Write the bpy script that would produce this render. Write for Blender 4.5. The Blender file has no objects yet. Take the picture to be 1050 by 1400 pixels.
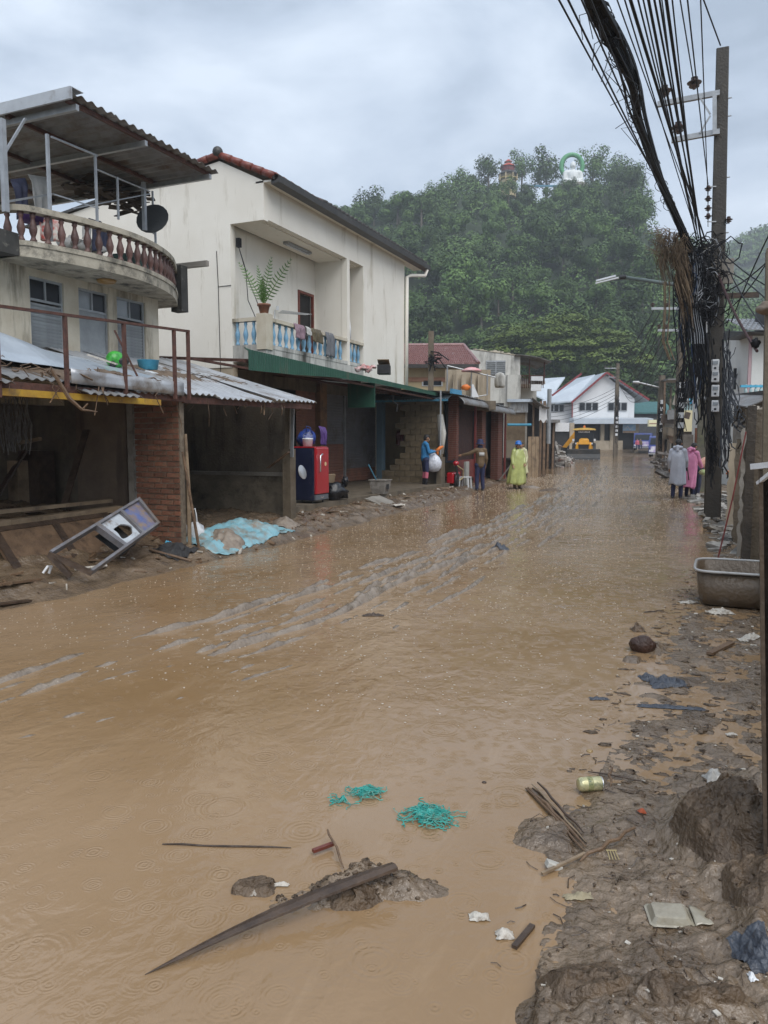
import bpy, math, random
from mathutils import Vector, Matrix, noise
S = bpy.context.scene
COL = S.collection
PI = math.pi
# ------------------------------------------------------------------ camera
F_PX = 1050.0; CAM_H = 1.65
PITCH = math.radians(5.278); YAW = math.radians(23.569)
cd = bpy.data.cameras.new('camera'); cam = bpy.data.objects.new('camera', cd); COL.objects.link(cam)
cd.sensor_fit = 'VERTICAL'; cd.sensor_height = 36.0; cd.lens = 36.0 * F_PX / 1400.0
cd.clip_start = 0.05; cd.clip_end = 3000
cam.location = (0, 0, CAM_H)
cam.rotation_euler = (math.pi/2 - PITCH, 0, YAW)
S.camera = cam
RT = Vector((math.cos(YAW), math.sin(YAW), 0)); FH = Vector((-math.sin(YAW), math.cos(YAW), 0))
FW = FH*math.cos(PITCH) + Vector((0, 0, -math.sin(PITCH))); UP = FH*math.sin(PITCH) + Vector((0, 0, math.cos(PITCH)))
def at(px, py, x=None, y=None, z=None, d=None):
    """the place where a line of sight meets a plane x=, y=, z= or the upright plane at depth d"""
    r = RT*(px-525) + UP*(700-py) + FW*F_PX
    if d is not None: t = d / r.dot(FH)
    elif x is not None: t = x / r.x
    elif y is not None: t = y / r.y
    else: t = (z - CAM_H) / r.z
    return Vector((0, 0, CAM_H)) + r*t
YF = Matrix.Rotation(YAW, 4, 'Z')          # frame whose x runs to the right of the street view and y into the distance
def fx(px, d): return (px-525)*d/(F_PX*math.cos(PITCH)+0.0)
def fz(py, d): return at(525, py, d=d).z
# ------------------------------------------------------------------ world, sun, exposure
SUN_EL = math.radians(50); SUN_AZ = math.radians(135)
W = bpy.data.worlds.new('World'); S.world = W; W.use_nodes = True
nt = W.node_tree; nt.nodes.clear()
out = nt.nodes.new('ShaderNodeOutputWorld'); bg = nt.nodes.new('ShaderNodeBackground')
sky = nt.nodes.new('ShaderNodeTexSky'); sky.sky_type = 'NISHITA'; sky.sun_disc = False
sky.sun_elevation = SUN_EL; sky.sun_rotation = SUN_AZ; sky.air_density = 1; sky.dust_density = 2
tc = nt.nodes.new('ShaderNodeTexCoord'); mp = nt.nodes.new('ShaderNodeMapping'); mp.inputs['Scale'].default_value = (1, 1, 2.1)
n1 = nt.nodes.new('ShaderNodeTexNoise'); n1.inputs['Scale'].default_value = 2.9; n1.inputs['Detail'].default_value = 7; n1.inputs['Roughness'].default_value = .56
n1.inputs['Distortion'].default_value = .25
cr = nt.nodes.new('ShaderNodeValToRGB')
cr.color_ramp.elements[0].position = .34; cr.color_ramp.elements[0].color = (2.9, 3.5, 4.35, 1)
cr.color_ramp.elements[1].position = .64; cr.color_ramp.elements[1].color = (5.6, 6.3, 7.25, 1)
e = cr.color_ramp.elements.new(.47); e.color = (4.0, 4.7, 5.7, 1)
mx = nt.nodes.new('ShaderNodeMix'); mx.data_type = 'RGBA'; mx.inputs[0].default_value = .93
L = nt.links
L.new(tc.outputs['Generated'], mp.inputs[0]); L.new(mp.outputs[0], n1.inputs['Vector']); L.new(n1.outputs['Fac'], cr.inputs[0])
L.new(sky.outputs[0], mx.inputs[6]); L.new(cr.outputs[0], mx.inputs[7]); L.new(mx.outputs[2], bg.inputs[0])
bg.inputs[1].default_value = .09
L.new(bg.outputs[0], out.inputs[0])
sd = bpy.data.lights.new('sun', 'SUN'); sd.energy = 1.5; sd.angle = math.radians(50); sd.color = (1, .97, .93)
so = bpy.data.objects.new('sun', sd); COL.objects.link(so)
so.rotation_euler = (PI/2 - SUN_EL, 0, math.radians(45)); so.location = (0, 0, 60)
S.view_settings.view_transform = 'Standard'; S.view_settings.look = 'None'
S.view_settings.exposure = 0.88; S.view_settings.gamma = 1; S.view_settings.use_curve_mapping = False
S.render.engine = 'CYCLES'
S.cycles.use_denoising = True
S.cycles.max_bounces = 6; S.cycles.diffuse_bounces = 3; S.cycles.glossy_bounces = 3; S.cycles.transparent_max_bounces = 6
S.cycles.volume_bounces = 0
# ------------------------------------------------------------------ materials
def rgb(c): return (c[0], c[1], c[2], 1)
MATS = {}
def M(name, c, c2=None, s=3, rough=.75, bump=.25, bs=25, metal=0, stain=None, ss=1.2, sa=.5, streak=False, rnd=0, detail=6, spec=.5, coat=0, alpha=None, sub=0, emit=None):
    """c, c2 two tones of a noise, stain a third colour in patches (streak: drawn out downwards), rnd per-object variation"""
    m = bpy.data.materials.new(name); m.use_nodes = True; t = m.node_tree; N = t.nodes; K = t.links
    b = N['Principled BSDF']; tcn = N.new('ShaderNodeTexCoord'); src = tcn.outputs['Object']
    if c2 is None: c2 = tuple(v*.72 for v in c)
    a = N.new('ShaderNodeTexNoise'); a.inputs['Scale'].default_value = s; a.inputs['Detail'].default_value = detail; a.inputs['Roughness'].default_value = .6
    K.new(src, a.inputs['Vector'])
    r = N.new('ShaderNodeMapRange'); r.inputs[1].default_value = .33; r.inputs[2].default_value = .67; K.new(a.outputs['Fac'], r.inputs[0])
    x = N.new('ShaderNodeMix'); x.data_type = 'RGBA'; x.inputs[6].default_value = rgb(c2); x.inputs[7].default_value = rgb(c); K.new(r.outputs[0], x.inputs[0])
    col = x.outputs[2]
    if stain:
        mpn = N.new('ShaderNodeMapping'); mpn.inputs['Scale'].default_value = (1, 1, .16) if streak else (1, 1, 1); K.new(src, mpn.inputs[0])
        q = N.new('ShaderNodeTexNoise'); q.inputs['Scale'].default_value = ss; q.inputs['Detail'].default_value = 8; q.inputs['Roughness'].default_value = .7; K.new(mpn.outputs[0], q.inputs['Vector'])
        rr = N.new('ShaderNodeMapRange'); rr.inputs[1].default_value = .62 - .25*sa; rr.inputs[2].default_value = .78 - .2*sa; K.new(q.outputs['Fac'], rr.inputs[0])
        y = N.new('ShaderNodeMix'); y.data_type = 'RGBA'; y.inputs[7].default_value = rgb(stain); K.new(col, y.inputs[6]); K.new(rr.outputs[0], y.inputs[0]); col = y.outputs[2]
    if rnd:
        oi = N.new('ShaderNodeObjectInfo'); h = N.new('ShaderNodeHueSaturation')
        mr = N.new('ShaderNodeMapRange'); mr.inputs[3].default_value = 1-rnd; mr.inputs[4].default_value = 1+rnd; K.new(oi.outputs['Random'], mr.inputs[0])
        K.new(mr.outputs[0], h.inputs['Value']); K.new(col, h.inputs['Color']); col = h.outputs[0]
    K.new(col, b.inputs['Base Color'])
    b.inputs['Roughness'].default_value = rough; b.inputs['Metallic'].default_value = metal
    b.inputs['Specular IOR Level'].default_value = spec
    if coat: b.inputs['Coat Weight'].default_value = coat; b.inputs['Coat Roughness'].default_value = .12
    if sub: b.inputs['Subsurface Weight'].default_value = sub; b.inputs['Subsurface Radius'].default_value = (.02, .01, .006)
    if alpha is not None: b.inputs['Alpha'].default_value = alpha
    if emit: b.inputs['Emission Color'].default_value = rgb(emit[0]); b.inputs['Emission Strength'].default_value = emit[1]
    if bump:
        g = N.new('ShaderNodeTexNoise'); g.inputs['Scale'].default_value = bs; g.inputs['Detail'].default_value = 6; K.new(src, g.inputs['Vector'])
        u = N.new('ShaderNodeBump'); u.inputs['Strength'].default_value = bump; u.inputs['Distance'].default_value = .02
        K.new(g.outputs['Fac'], u.inputs['Height']); K.new(u.outputs[0], b.inputs['Normal'])
    MATS[name] = m
    return m
MUD1 = (.165, .125, .090); MUD2 = (.085, .062, .042)
mud = M('wet mud', (.215, .155, .100), (.110, .076, .048), s=3.5, rough=.2, bump=1, bs=34, stain=(.065, .044, .028), ss=3.2, sa=.30, detail=10, spec=.75)
silt = M('slick silt', (.27, .215, .16), (.15, .11, .075), s=4, rough=.2, bump=.8, bs=26, stain=(.08, .06, .04), ss=3, sa=.25, detail=8, spec=.9)
mud_dark = M('dark clod mud', (.15, .102, .062), (.07, .046, .028), s=9, rough=.36, bump=.9, bs=55, detail=10)
mud_dry = M('indoor silt', (.17, .12, .08), (.09, .062, .04), s=6, rough=.7, bump=.7, bs=30)
cream = M('cream wall', (.80, .765, .69), (.74, .70, .62), s=1.1, rough=.85, bump=.12, bs=60, stain=(.43, .38, .29), ss=2.3, sa=.22, streak=True)
tanw = M('tan plinth', (.43, .36, .27), (.34, .28, .20), s=2, stain=(.2, .16, .11), ss=2, sa=.4, streak=True)
white = M('white wall', (.70, .71, .69), (.6, .61, .59), s=1.5, rough=.8, bump=.1, stain=(.36, .34, .30), ss=1.8, sa=.15, streak=True)
dirtywhite = M('mouldy white wall', (.58, .57, .53), (.44, .43, .39), s=2, stain=(.06, .055, .045), ss=1.3, sa=.5, streak=True)
oldwall = M('old cream wall', (.57, .52, .42), (.46, .40, .30), s=2.5, stain=(.10, .085, .06), ss=2.2, sa=.45, streak=True)
mould = M('mouldy concrete', (.44, .40, .32), (.30, .27, .21), s=4, stain=(.035, .033, .027), ss=3, sa=.55)
conc = M('concrete', (.31, .285, .25), (.21, .19, .16), s=4, rough=.7, bump=.4, stain=(.10, .08, .055), ss=2, sa=.5)
concd = M('muddy concrete', (.17, .135, .095), (.10, .078, .052), s=4, rough=.6, bump=.5, stain=(.045, .035, .022), ss=2.5, sa=.5, streak=True)
blockm = M('muddy block', (.20, .155, .095), (.13, .098, .058), s=6, bump=.6, rnd=.18, stain=(.06, .045, .028), ss=2, sa=.4)
brickm = M('red brick', (.24, .095, .052), (.14, .055, .032), s=9, bump=.5, rnd=.3, rough=.7, stain=(.12, .082, .052), ss=5, sa=.75)
brickd = M('dull red brick', (.21, .075, .05), (.12, .045, .032), s=9, bump=.5, rnd=.25)
mortar = M('mortar', (.22, .18, .13), (.13, .10, .075), s=12, bump=.5)
balm = M('maroon baluster', (.14, .068, .055), (.07, .035, .03), s=7, bump=.3, rough=.55, rnd=.25, stain=(.22, .2, .17), ss=6, sa=.25)
balb = M('blue baluster', (.22, .42, .58), (.15, .31, .46), s=6, bump=.2, rough=.5, rnd=.12, stain=(.3, .3, .27), ss=7, sa=.35)
steel = M('galvanised steel', (.42, .43, .44), (.3, .31, .32), s=6, rough=.45, metal=.6, bump=.1)
zinc = M('zinc sheet', (.50, .52, .54), (.36, .37, .39), s=2, rough=.35, metal=.35, bump=.12, stain=(.16, .115, .075), ss=1.6, sa=.45)
zincd = M('aged zinc sheet', (.24, .24, .24), (.15, .15, .15), s=2, rough=.5, metal=.2, bump=.15, stain=(.11, .075, .05), ss=1.5, sa=.6)
rust = M('rusty steel', (.12, .05, .035), (.055, .026, .02), s=12, rough=.7, bump=.4)
greenm = M('green sheet', (.022, .085, .055), (.016, .06, .04), s=3, rough=.45, bump=.1, stain=(.09, .08, .06), ss=3, sa=.3, streak=True)
redtile = M('red roof tile', (.23, .055, .035), (.12, .035, .026), s=5, rough=.4, bump=.3, rnd=.15)
darktile = M('dark roof tile', (.06, .055, .05), (.03, .028, .027), s=5, rough=.45, bump=.4)
pinktile = M('maroon roof tile', (.30, .16, .15), (.18, .085, .08), s=14, rough=.4, bump=.3, stain=(.42, .38, .38), ss=8, sa=.2)
wood = M('wet timber', (.20, .125, .072), (.10, .06, .034), s=4, rough=.5, bump=.5, bs=40, stain=(.05, .03, .018), ss=5, sa=.4)
woodp = M('pale timber', (.34, .25, .16), (.22, .155, .095), s=4, rough=.55, bump=.4, stain=(.12, .085, .055), ss=3, sa=.5)
woodd = M('dark timber', (.085, .055, .036), (.035, .022, .015), s=8, rough=.42, bump=.5)
black = M('black rubber', (.02, .02, .022), (.012, .012, .013), s=8, rough=.5, bump=.1)
dark = M('near black and painted shade', (.03, .028, .028), (.015, .014, .014), s=5, bump=.3)  # near-black for rags; on interiors the colour stands in for shade
cable = M('cable sheath', (.016, .016, .019), (.009, .009, .011), s=20, rough=.6, bump=0, spec=.25)
cableb = M('blue cable sheath', (.03, .06, .13), (.02, .035, .07), s=20, rough=.4, bump=0)
cablew = M('grey cable sheath', (.38, .40, .42), (.25, .27, .3), s=20, rough=.4, bump=0)
glassd = M('dark window glass', (.022, .025, .03), (.014, .016, .018), s=1, rough=.16, bump=0, spec=.35)
glassl = M('pale window glass', (.28, .31, .33), (.18, .2, .22), s=2, rough=.15, bump=0, spec=.8)
louvm = M('grey louvre', (.33, .35, .36), (.25, .265, .275), s=5, rough=.55, bump=.1, rnd=.08)
shutm = M('grey roller shutter', (.17, .165, .17), (.125, .12, .122), s=2, rough=.55, bump=.1, stain=(.09, .065, .05), ss=1.5, sa=.4)
shutr = M('red brown roller shutter', (.26, .115, .075), (.17, .08, .055), s=2, rough=.6, bump=.1, stain=(.10, .07, .045), ss=1.5, sa=.4)
yellowb = M('yellow painted beam', (.50, .31, .03), (.36, .2, .03), s=5, rough=.5, bump=.2, stain=(.10, .07, .04), ss=4, sa=.4)
tarpb = M('pale blue tarpaulin', (.27, .50, .56), (.17, .36, .42), s=2.5, rough=.3, bump=.6, bs=9, stain=(.24, .185, .13), ss=3.5, sa=.62)
tarps = M('silver sheet', (.50, .56, .62), (.36, .41, .47), s=1.5, rough=.32, metal=.25, bump=.15, bs=6)
sack = M('muddy cloth', (.30, .25, .20), (.16, .12, .09), s=7, rough=.6, bump=.6, bs=14)
redenam = M('red enamel', (.42, .012, .02), (.33, .01, .016), s=2, rough=.18, bump=0, coat=.6)
navy = M('navy enamel', (.014, .018, .045), (.01, .012, .03), s=3, rough=.25, bump=0, stain=(.08, .06, .045), ss=3, sa=.15)
chrome = M('chrome', (.7, .7, .72), (.6, .6, .62), rough=.2, metal=.9, bump=0)
skin = M('skin', (.33, .18, .11), (.28, .15, .09), s=10, rough=.5, bump=.1, sub=.05)
hairm = M('black hair', (.015, .012, .011), (.008, .007, .006), s=60, rough=.45, bump=.5, bs=150)
ponchoy = M('yellow green rain poncho', (.46, .50, .18), (.30, .33, .11), s=5, rough=.28, bump=.5, bs=10, spec=.6)
ponchog = M('grey translucent rain coat', (.46, .48, .54), (.36, .38, .44), s=5, rough=.28, bump=.5, bs=10, spec=.6)
ponchop = M('pink rain coat', (.72, .26, .42), (.58, .18, .33), s=5, rough=.28, bump=.5, bs=10, spec=.6)
blueshirt = M('blue jacket', (.03, .20, .42), (.02, .14, .32), s=9, bump=.4)
brownj = M('olive brown jacket', (.16, .105, .055), (.10, .066, .035), s=9, bump=.4)
navycl = M('navy trousers', (.018, .024, .075), (.012, .016, .05), s=9, bump=.4)
boot = M('rubber boot', (.02, .02, .025), (.012, .012, .015), rough=.3, bump=.05)
pinkleg = M('pink leggings', (.55, .14, .2), (.42, .1, .15), bump=.2)
peach = M('peach shirt', (.62, .36, .27), (.5, .28, .2), bump=.3)
helmb = M('blue helmet', (.015, .16, .55), (.01, .12, .42), rough=.3, bump=0)
plasw = M('white plastic', (.72, .73, .74), (.6, .61, .62), s=7, rough=.35, bump=.3, bs=18)
yell = M('yellow machine paint', (.72, .34, .015), (.6, .27, .012), s=3, rough=.35, bump=.05, stain=(.2, .13, .06), ss=4, sa=.2)
orange = M('orange plastic', (.75, .2, .03), (.6, .15, .02), rough=.4, bump=.1)
lavender = M('lavender cloth', (.35, .3, .5), (.25, .2, .36), bump=.4)
terra = M('terracotta', (.28, .12, .07), (.18, .08, .05), s=8, bump=.3)
fernm = M('fern leaf', (.10, .19, .04), (.055, .12, .025), s=8, rough=.45, bump=.1)
leafm = M('hill foliage', (.105, .175, .045), (.035, .07, .018), s=.35, rough=.6, bump=0, rnd=.42, detail=3, spec=.25)
leafl = M('light tree foliage', (.16, .215, .045), (.075, .115, .022), s=.4, rough=.6, bump=0, rnd=.1, detail=3, spec=.25)
bark = M('bark', (.16, .135, .10), (.09, .075, .055), s=4, bump=.5)
hillsoil = M('forest floor', (.035, .055, .022), (.02, .032, .014), s=.3, rough=.9, bump=0)
drygrass = M('dry grass', (.24, .175, .11), (.085, .056, .034), s=9, rough=.8, bump=0, rnd=.1)
teal = M('teal netting', (.045, .42, .36), (.02, .24, .21), s=30, rough=.5, bump=.5, bs=60, stain=(.16, .17, .12), ss=26, sa=.5)
can_m = M('pale yellow drink can', (.60, .57, .36), (.50, .47, .24), s=22, rough=.28, metal=.35, bump=.15, stain=(.13, .16, .09), ss=26, sa=.45)
coco = M('coconut husk', (.07, .035, .024), (.035, .018, .012), s=9, rough=.45, bump=.7, bs=60)
foam = M('foam scraps', (.58, .55, .49), (.45, .41, .35), s=12, rough=.5, bump=.3, stain=(.17, .125, .085), ss=22, sa=.6)
bluevan = M('blue van paint', (.035, .06, .26), (.02, .035, .17), rough=.3, bump=0, stain=(.12, .1, .08), ss=2, sa=.3)
purple = M('purple cloth', (.09, .04, .19), (.06, .03, .13), bump=.3)
redgl = M('red paint', (.20, .035, .03), (.12, .022, .02), s=6, rough=.5, bump=.2)
greenst = M('green plastic', (.07, .45, .06), (.03, .2, .03), s=14, rough=.3, bump=.1)
cyanp = M('cyan plastic', (.09, .45, .65), (.06, .33, .52), s=9, rough=.35, bump=.1)
stripe = M('striped cloth', (.6, .12, .1), (.7, .68, .62), s=16, bump=.3, detail=1)
denim = M('dark washing', (.04, .05, .10), (.02, .02, .04), s=5, bump=.4)
towel = M('mauve towel', (.30, .20, .24), (.2, .13, .16), s=6, bump=.4)
olive = M('olive towel', (.13, .105, .06), (.08, .065, .04), s=6, bump=.4)
palew = M('pale washing', (.5, .5, .48), (.38, .38, .37), s=6, bump=.4)
lampm = M('milky tube', (.7, .72, .74), (.6, .62, .65), rough=.3, bump=0)
# ------------------------------------------------------------------ mesh helpers
WM = {}
class MB:
    def __init__(s, xf=None): s.v = []; s.f = []; s.xf = xf; s.mi = []
    def add(s, vs, fs):
        n = len(s.v); s.v += [Vector(v) for v in vs]; s.f += [tuple(i+n for i in f) for f in fs]; return s
    def box(s, x0, x1, y0, y1, z0, z1):
        x0, x1 = sorted((x0, x1)); y0, y1 = sorted((y0, y1)); z0, z1 = sorted((z0, z1))
        return s.add([(x0,y0,z0),(x1,y0,z0),(x1,y1,z0),(x0,y1,z0),(x0,y0,z1),(x1,y0,z1),(x1,y1,z1),(x0,y1,z1)],
                     [(0,3,2,1),(4,5,6,7),(0,1,5,4),(1,2,6,5),(2,3,7,6),(3,0,4,7)])
    def obox(s, c, sz, m):
        """box of size sz about c, turned by matrix m"""
        c = Vector(c); h = Vector(sz)/2; vs = []
        for k in ((-1,-1,-1),(1,-1,-1),(1,1,-1),(-1,1,-1),(-1,-1,1),(1,-1,1),(1,1,1),(-1,1,1)):
            vs.append(c + m @ Vector((k[0]*h.x, k[1]*h.y, k[2]*h.z)))
        return s.add(vs, [(0,3,2,1),(4,5,6,7),(0,1,5,4),(1,2,6,5),(2,3,7,6),(3,0,4,7)])
    def bar(s, a, b, w, h, up=(0, 0, 1)):
        """square bar from a to b, w across and h along up"""
        a, b = Vector(a), Vector(b); d = (b-a); ln = d.length; d.normalize(); u = Vector(up)
        if abs(d.dot(u)) > .98: u = Vector((1, 0, 0))
        r = d.cross(u).normalized(); u = r.cross(d)
        m = Matrix((r, d, u)).transposed()
        return s.obox((a+b)/2, (w, ln, h), m)
    def tube(s, pts, r, n=6, cap=True):
        pts = [Vector(p) for p in pts]; rs = r if isinstance(r, (list, tuple)) else [r]*len(pts)
        rings = []; ref = None
        for i, p in enumerate(pts):
            d = (pts[min(i+1, len(pts)-1)] - pts[max(i-1, 0)])
            if d.length < 1e-9: d = Vector((0, 0, 1))
            d.normalize()
            if ref is None: ref = Vector((0, 0, 1)) if abs(d.z) < .9 else Vector((1, 0, 0))
            a = d.cross(ref); 
            if a.length < 1e-6: a = d.orthogonal()
            a.normalize(); b = a.cross(d).normalized(); ref = b
            rings.append([p + (a*math.cos(2*PI*k/n) + b*math.sin(2*PI*k/n))*rs[i] for k in range(n)])
        return s.loft(rings, cap)
    def loft(s, rings, cap=True, closed=True):
        n = len(rings[0]); vs = [v for r in rings for v in r]; fs = []
        for i in range(len(rings)-1):
            for k in range(n if closed else n-1):
                k2 = (k+1) % n
                fs.append((i*n+k, i*n+k2, (i+1)*n+k2, (i+1)*n+k))
        if cap and closed: fs.append(tuple(range(n))[::-1]); fs.append(tuple((len(rings)-1)*n+k for k in range(n)))
        return s.add(vs, fs)
    def lathe(s, prof, c=(0, 0, 0), n=10, m=None):
        c = Vector(c); rings = []
        for r, z in prof:
            ring = []
            for k in range(n):
                v = Vector((r*math.cos(2*PI*k/n), r*math.sin(2*PI*k/n), z))
                ring.append(c + (m @ v if m else v))
            rings.append(ring)
        return s.loft(rings)
    def prism(s, poly, vec):
        """polygon of 3D points pushed along vec"""
        n = len(poly); p = [Vector(q) for q in poly]; vec = Vector(vec)
        fs = [tuple(range(n))[::-1], tuple(range(n, 2*n))]
        for i in range(n): j = (i+1) % n; fs.append((i, j, n+j, n+i))
        return s.add(p + [q+vec for q in p], fs)
    def grid(s, fn, nu, nv, thick=None):
        vs = [Vector(fn(i/nu, j/nv)) for j in range(nv+1) for i in range(nu+1)]
        fs = [(j*(nu+1)+i, j*(nu+1)+i+1, (j+1)*(nu+1)+i+1, (j+1)*(nu+1)+i) for j in range(nv) for i in range(nu)]
        if thick:
            t = Vector(thick); n = len(vs); vs2 = [v+t for v in vs]
            fb = [tuple(k+n for k in f[::-1]) for f in fs]; rim = []
            for i in range(nu):
                a, b = i, i+1; rim.append((b, a, a+n, b+n)); a, b = nv*(nu+1)+i, nv*(nu+1)+i+1; rim.append((a, b, b+n, a+n))
            for j in range(nv):
                a, b = j*(nu+1), (j+1)*(nu+1); rim.append((a, b, b+n, a+n)); a, b = a+nu, b+nu; rim.append((b, a, a+n, b+n))
            return s.add(vs+vs2, fs+fb+rim)
        return s.add(vs, fs)
    def ball(s, c, r, n=8, m=8, sq=(1, 1, 1), jit=0, seed=0):
        c = Vector(c); rings = []
        for i in range(m+1):
            th = PI*i/m; ring = []
            for k in range(n):
                v = Vector((math.sin(th)*math.cos(2*PI*k/n), math.sin(th)*math.sin(2*PI*k/n), -math.cos(th)))
                q = 1 + (jit*noise.noise(v*1.7+Vector((seed, seed*.7, 0))) if jit else 0)
                if i in (0, m): v = Vector((math.cos(2*PI*k/n)*.01, math.sin(2*PI*k/n)*.01, -1 if i == 0 else 1))
                ring.append(c + Vector((v.x*sq[0], v.y*sq[1], v.z*sq[2]))*r*q)
            rings.append(ring)
        return s.loft(rings)
    def caps(s, a, b, r1, r2, n=10):
        """closed rounded limb from a to b"""
        a, b = Vector(a), Vector(b); d = b-a
        if d.length < 1e-6: d = Vector((0, 0, 1e-4))
        d.normalize(); P = []; Rr = []
        for k in (-1, -.86, -.5): P.append(a + d*r1*k); Rr.append(r1*max(.05, math.sqrt(1-k*k)))
        P.append(a); Rr.append(r1); P.append(b); Rr.append(r2)
        for k in (.5, .86, 1): P.append(b + d*r2*k); Rr.append(r2*max(.05, math.sqrt(1-k*k)))
        return s.tube(P, Rr, n)
    def mesh(s, name, mat, inv=None, smooth=False):
        me = bpy.data.meshes.new(name)
        vs = s.v
        if s.xf: vs = [s.xf @ v for v in vs]
        if inv: vs = [inv @ v for v in vs]
        me.from_pydata([tuple(v) for v in vs], [], s.f); me.materials.append(mat)
        if smooth: me.polygons.foreach_set('use_smooth', [True]*len(me.polygons))
        me.update(); return me
    def build(s, name, mat, parent=None, origin=None, smooth=False, bevel=0):
        if parent is not None: inv = WM[parent.name].inverted()
        else:
            inv = Matrix.Translation(-Vector(origin)) if origin is not None else None
        me = s.mesh(name, mat, inv, smooth); o = bpy.data.objects.new(name, me); COL.objects.link(o)
        if parent is not None: o.parent = parent; WM[o.name] = WM[parent.name]
        else:
            if origin is not None: o.location = origin
            WM[o.name] = Matrix.Translation(Vector(origin)) if origin is not None else Matrix()
        if bevel:
            bv = o.modifiers.new('bevel', 'BEVEL'); bv.width = bevel; bv.segments = 2; bv.limit_method = 'ANGLE'
        return o
def tag(o, label=None, cat=None, group=None, kind=None):
    if label: o['label'] = label
    if cat: o['category'] = cat
    if group: o['group'] = group
    if kind: o['kind'] = kind
    return o
def thing(name, label, cat, loc=(0, 0, 0), rz=0, group=None):
    o = bpy.data.objects.new(name, None); COL.objects.link(o); o.location = loc; o.rotation_euler = (0, 0, rz)
    o.empty_display_size = .2
    WM[o.name] = Matrix.Translation(Vector(loc)) @ Matrix.Rotation(rz, 4, 'Z')
    return tag(o, label, cat, group)
def inst(me, name, parent, m=None):
    """another object on the same mesh; m in world coordinates, taken over into the parent's frame"""
    o = bpy.data.objects.new(name, me); COL.objects.link(o); m = m or Matrix()
    if parent is not None: o.parent = parent; o.matrix_local = WM[parent.name].inverted() @ m; WM[o.name] = m
    else: o.matrix_world = m; WM[o.name] = m
    return o
def struct(o): return tag(o, kind='structure')
def T(x, y, z): return Matrix.Translation((x, y, z))
def RZ(a): return Matrix.Rotation(a, 4, 'Z')
def RX(a): return Matrix.Rotation(a, 4, 'X')
def RY(a): return Matrix.Rotation(a, 4, 'Y')
def lerp(a, b, t): return a + (b-a)*t
def interp(tab, y):
    if y <= tab[0][0]: return tab[0][1]
    for (a, b), (c, d) in zip(tab, tab[1:]):
        if y <= c: return b + (d-b)*(y-a)/(c-a)
    return tab[-1][1]
def sst(a, b, x):
    t = max(0, min(1, (x-a)/(b-a))); return t*t*(3-2*t)
def nz(x, y, s, seed=0): return noise.noise(Vector((x*s, y*s, seed)))
def fr(x, y, s, seed=0, o=4): return noise.fractal(Vector((x*s, y*s, seed)), .9, 2.1, o)
def curve_pts(a, b, sag=0, n=12, wob=0, rnd=None):
    a, b = Vector(a), Vector(b); P = []
    for i in range(n+1):
        t = i/n; p = a.lerp(b, t); p.z -= sag*4*t*(1-t)
        if wob and rnd and 0 < i < n: p += Vector((rnd.uniform(-wob, wob), rnd.uniform(-wob, wob), rnd.uniform(-wob, wob)))
        P.append(p)
    return P
# ------------------------------------------------------------------ ground, mud, water
LS = [(-30,-6.3),(0,-6.3),(7,-6.32),(11,-6.35),(15.6,-6.7),(21.6,-6.85),(26,-7.5),(33,-8.3),(51,-10.9),(75,-14.4),(92,-18)]
RS = [(-30,-.45),(2,-.42),(2.5,-.5),(2.8,-.5),(3.1,-.66),(3.8,-.5),(6,-.44),(9.4,-.2),(13,-.12),(17.6,-.35),(24,-.85),(30,-1.0),(40,-1.7),(50,-3.6),(75,-7.5),(92,-10)]
CLODS = [(.12,3.35,.24,.32,.12),(.3,3.75,.2,.3,.12),(-.16,2.28,.2,.13,.045),(.22,2.9,.18,.3,.09),(-.3,2.05,.16,.14,.05),(-.02,2.1,.2,.16,.05),(.2,2.35,.2,.25,.06),(-.62,3.1,.12,.16,.028),(-.1,2.45,.12,.1,.02),(-.42,6.35,.08,.14,.05),(-.56,5.95,.07,.09,.03),(-1.03,2.99,.05,.035,.0),(-6.2,27.2,.5,.3,.06),(-1.7,21.6,.45,.18,.05),(-1.3,23.1,.25,.1,.04),(-5.9,17.2,.5,.25,.03)]
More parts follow.
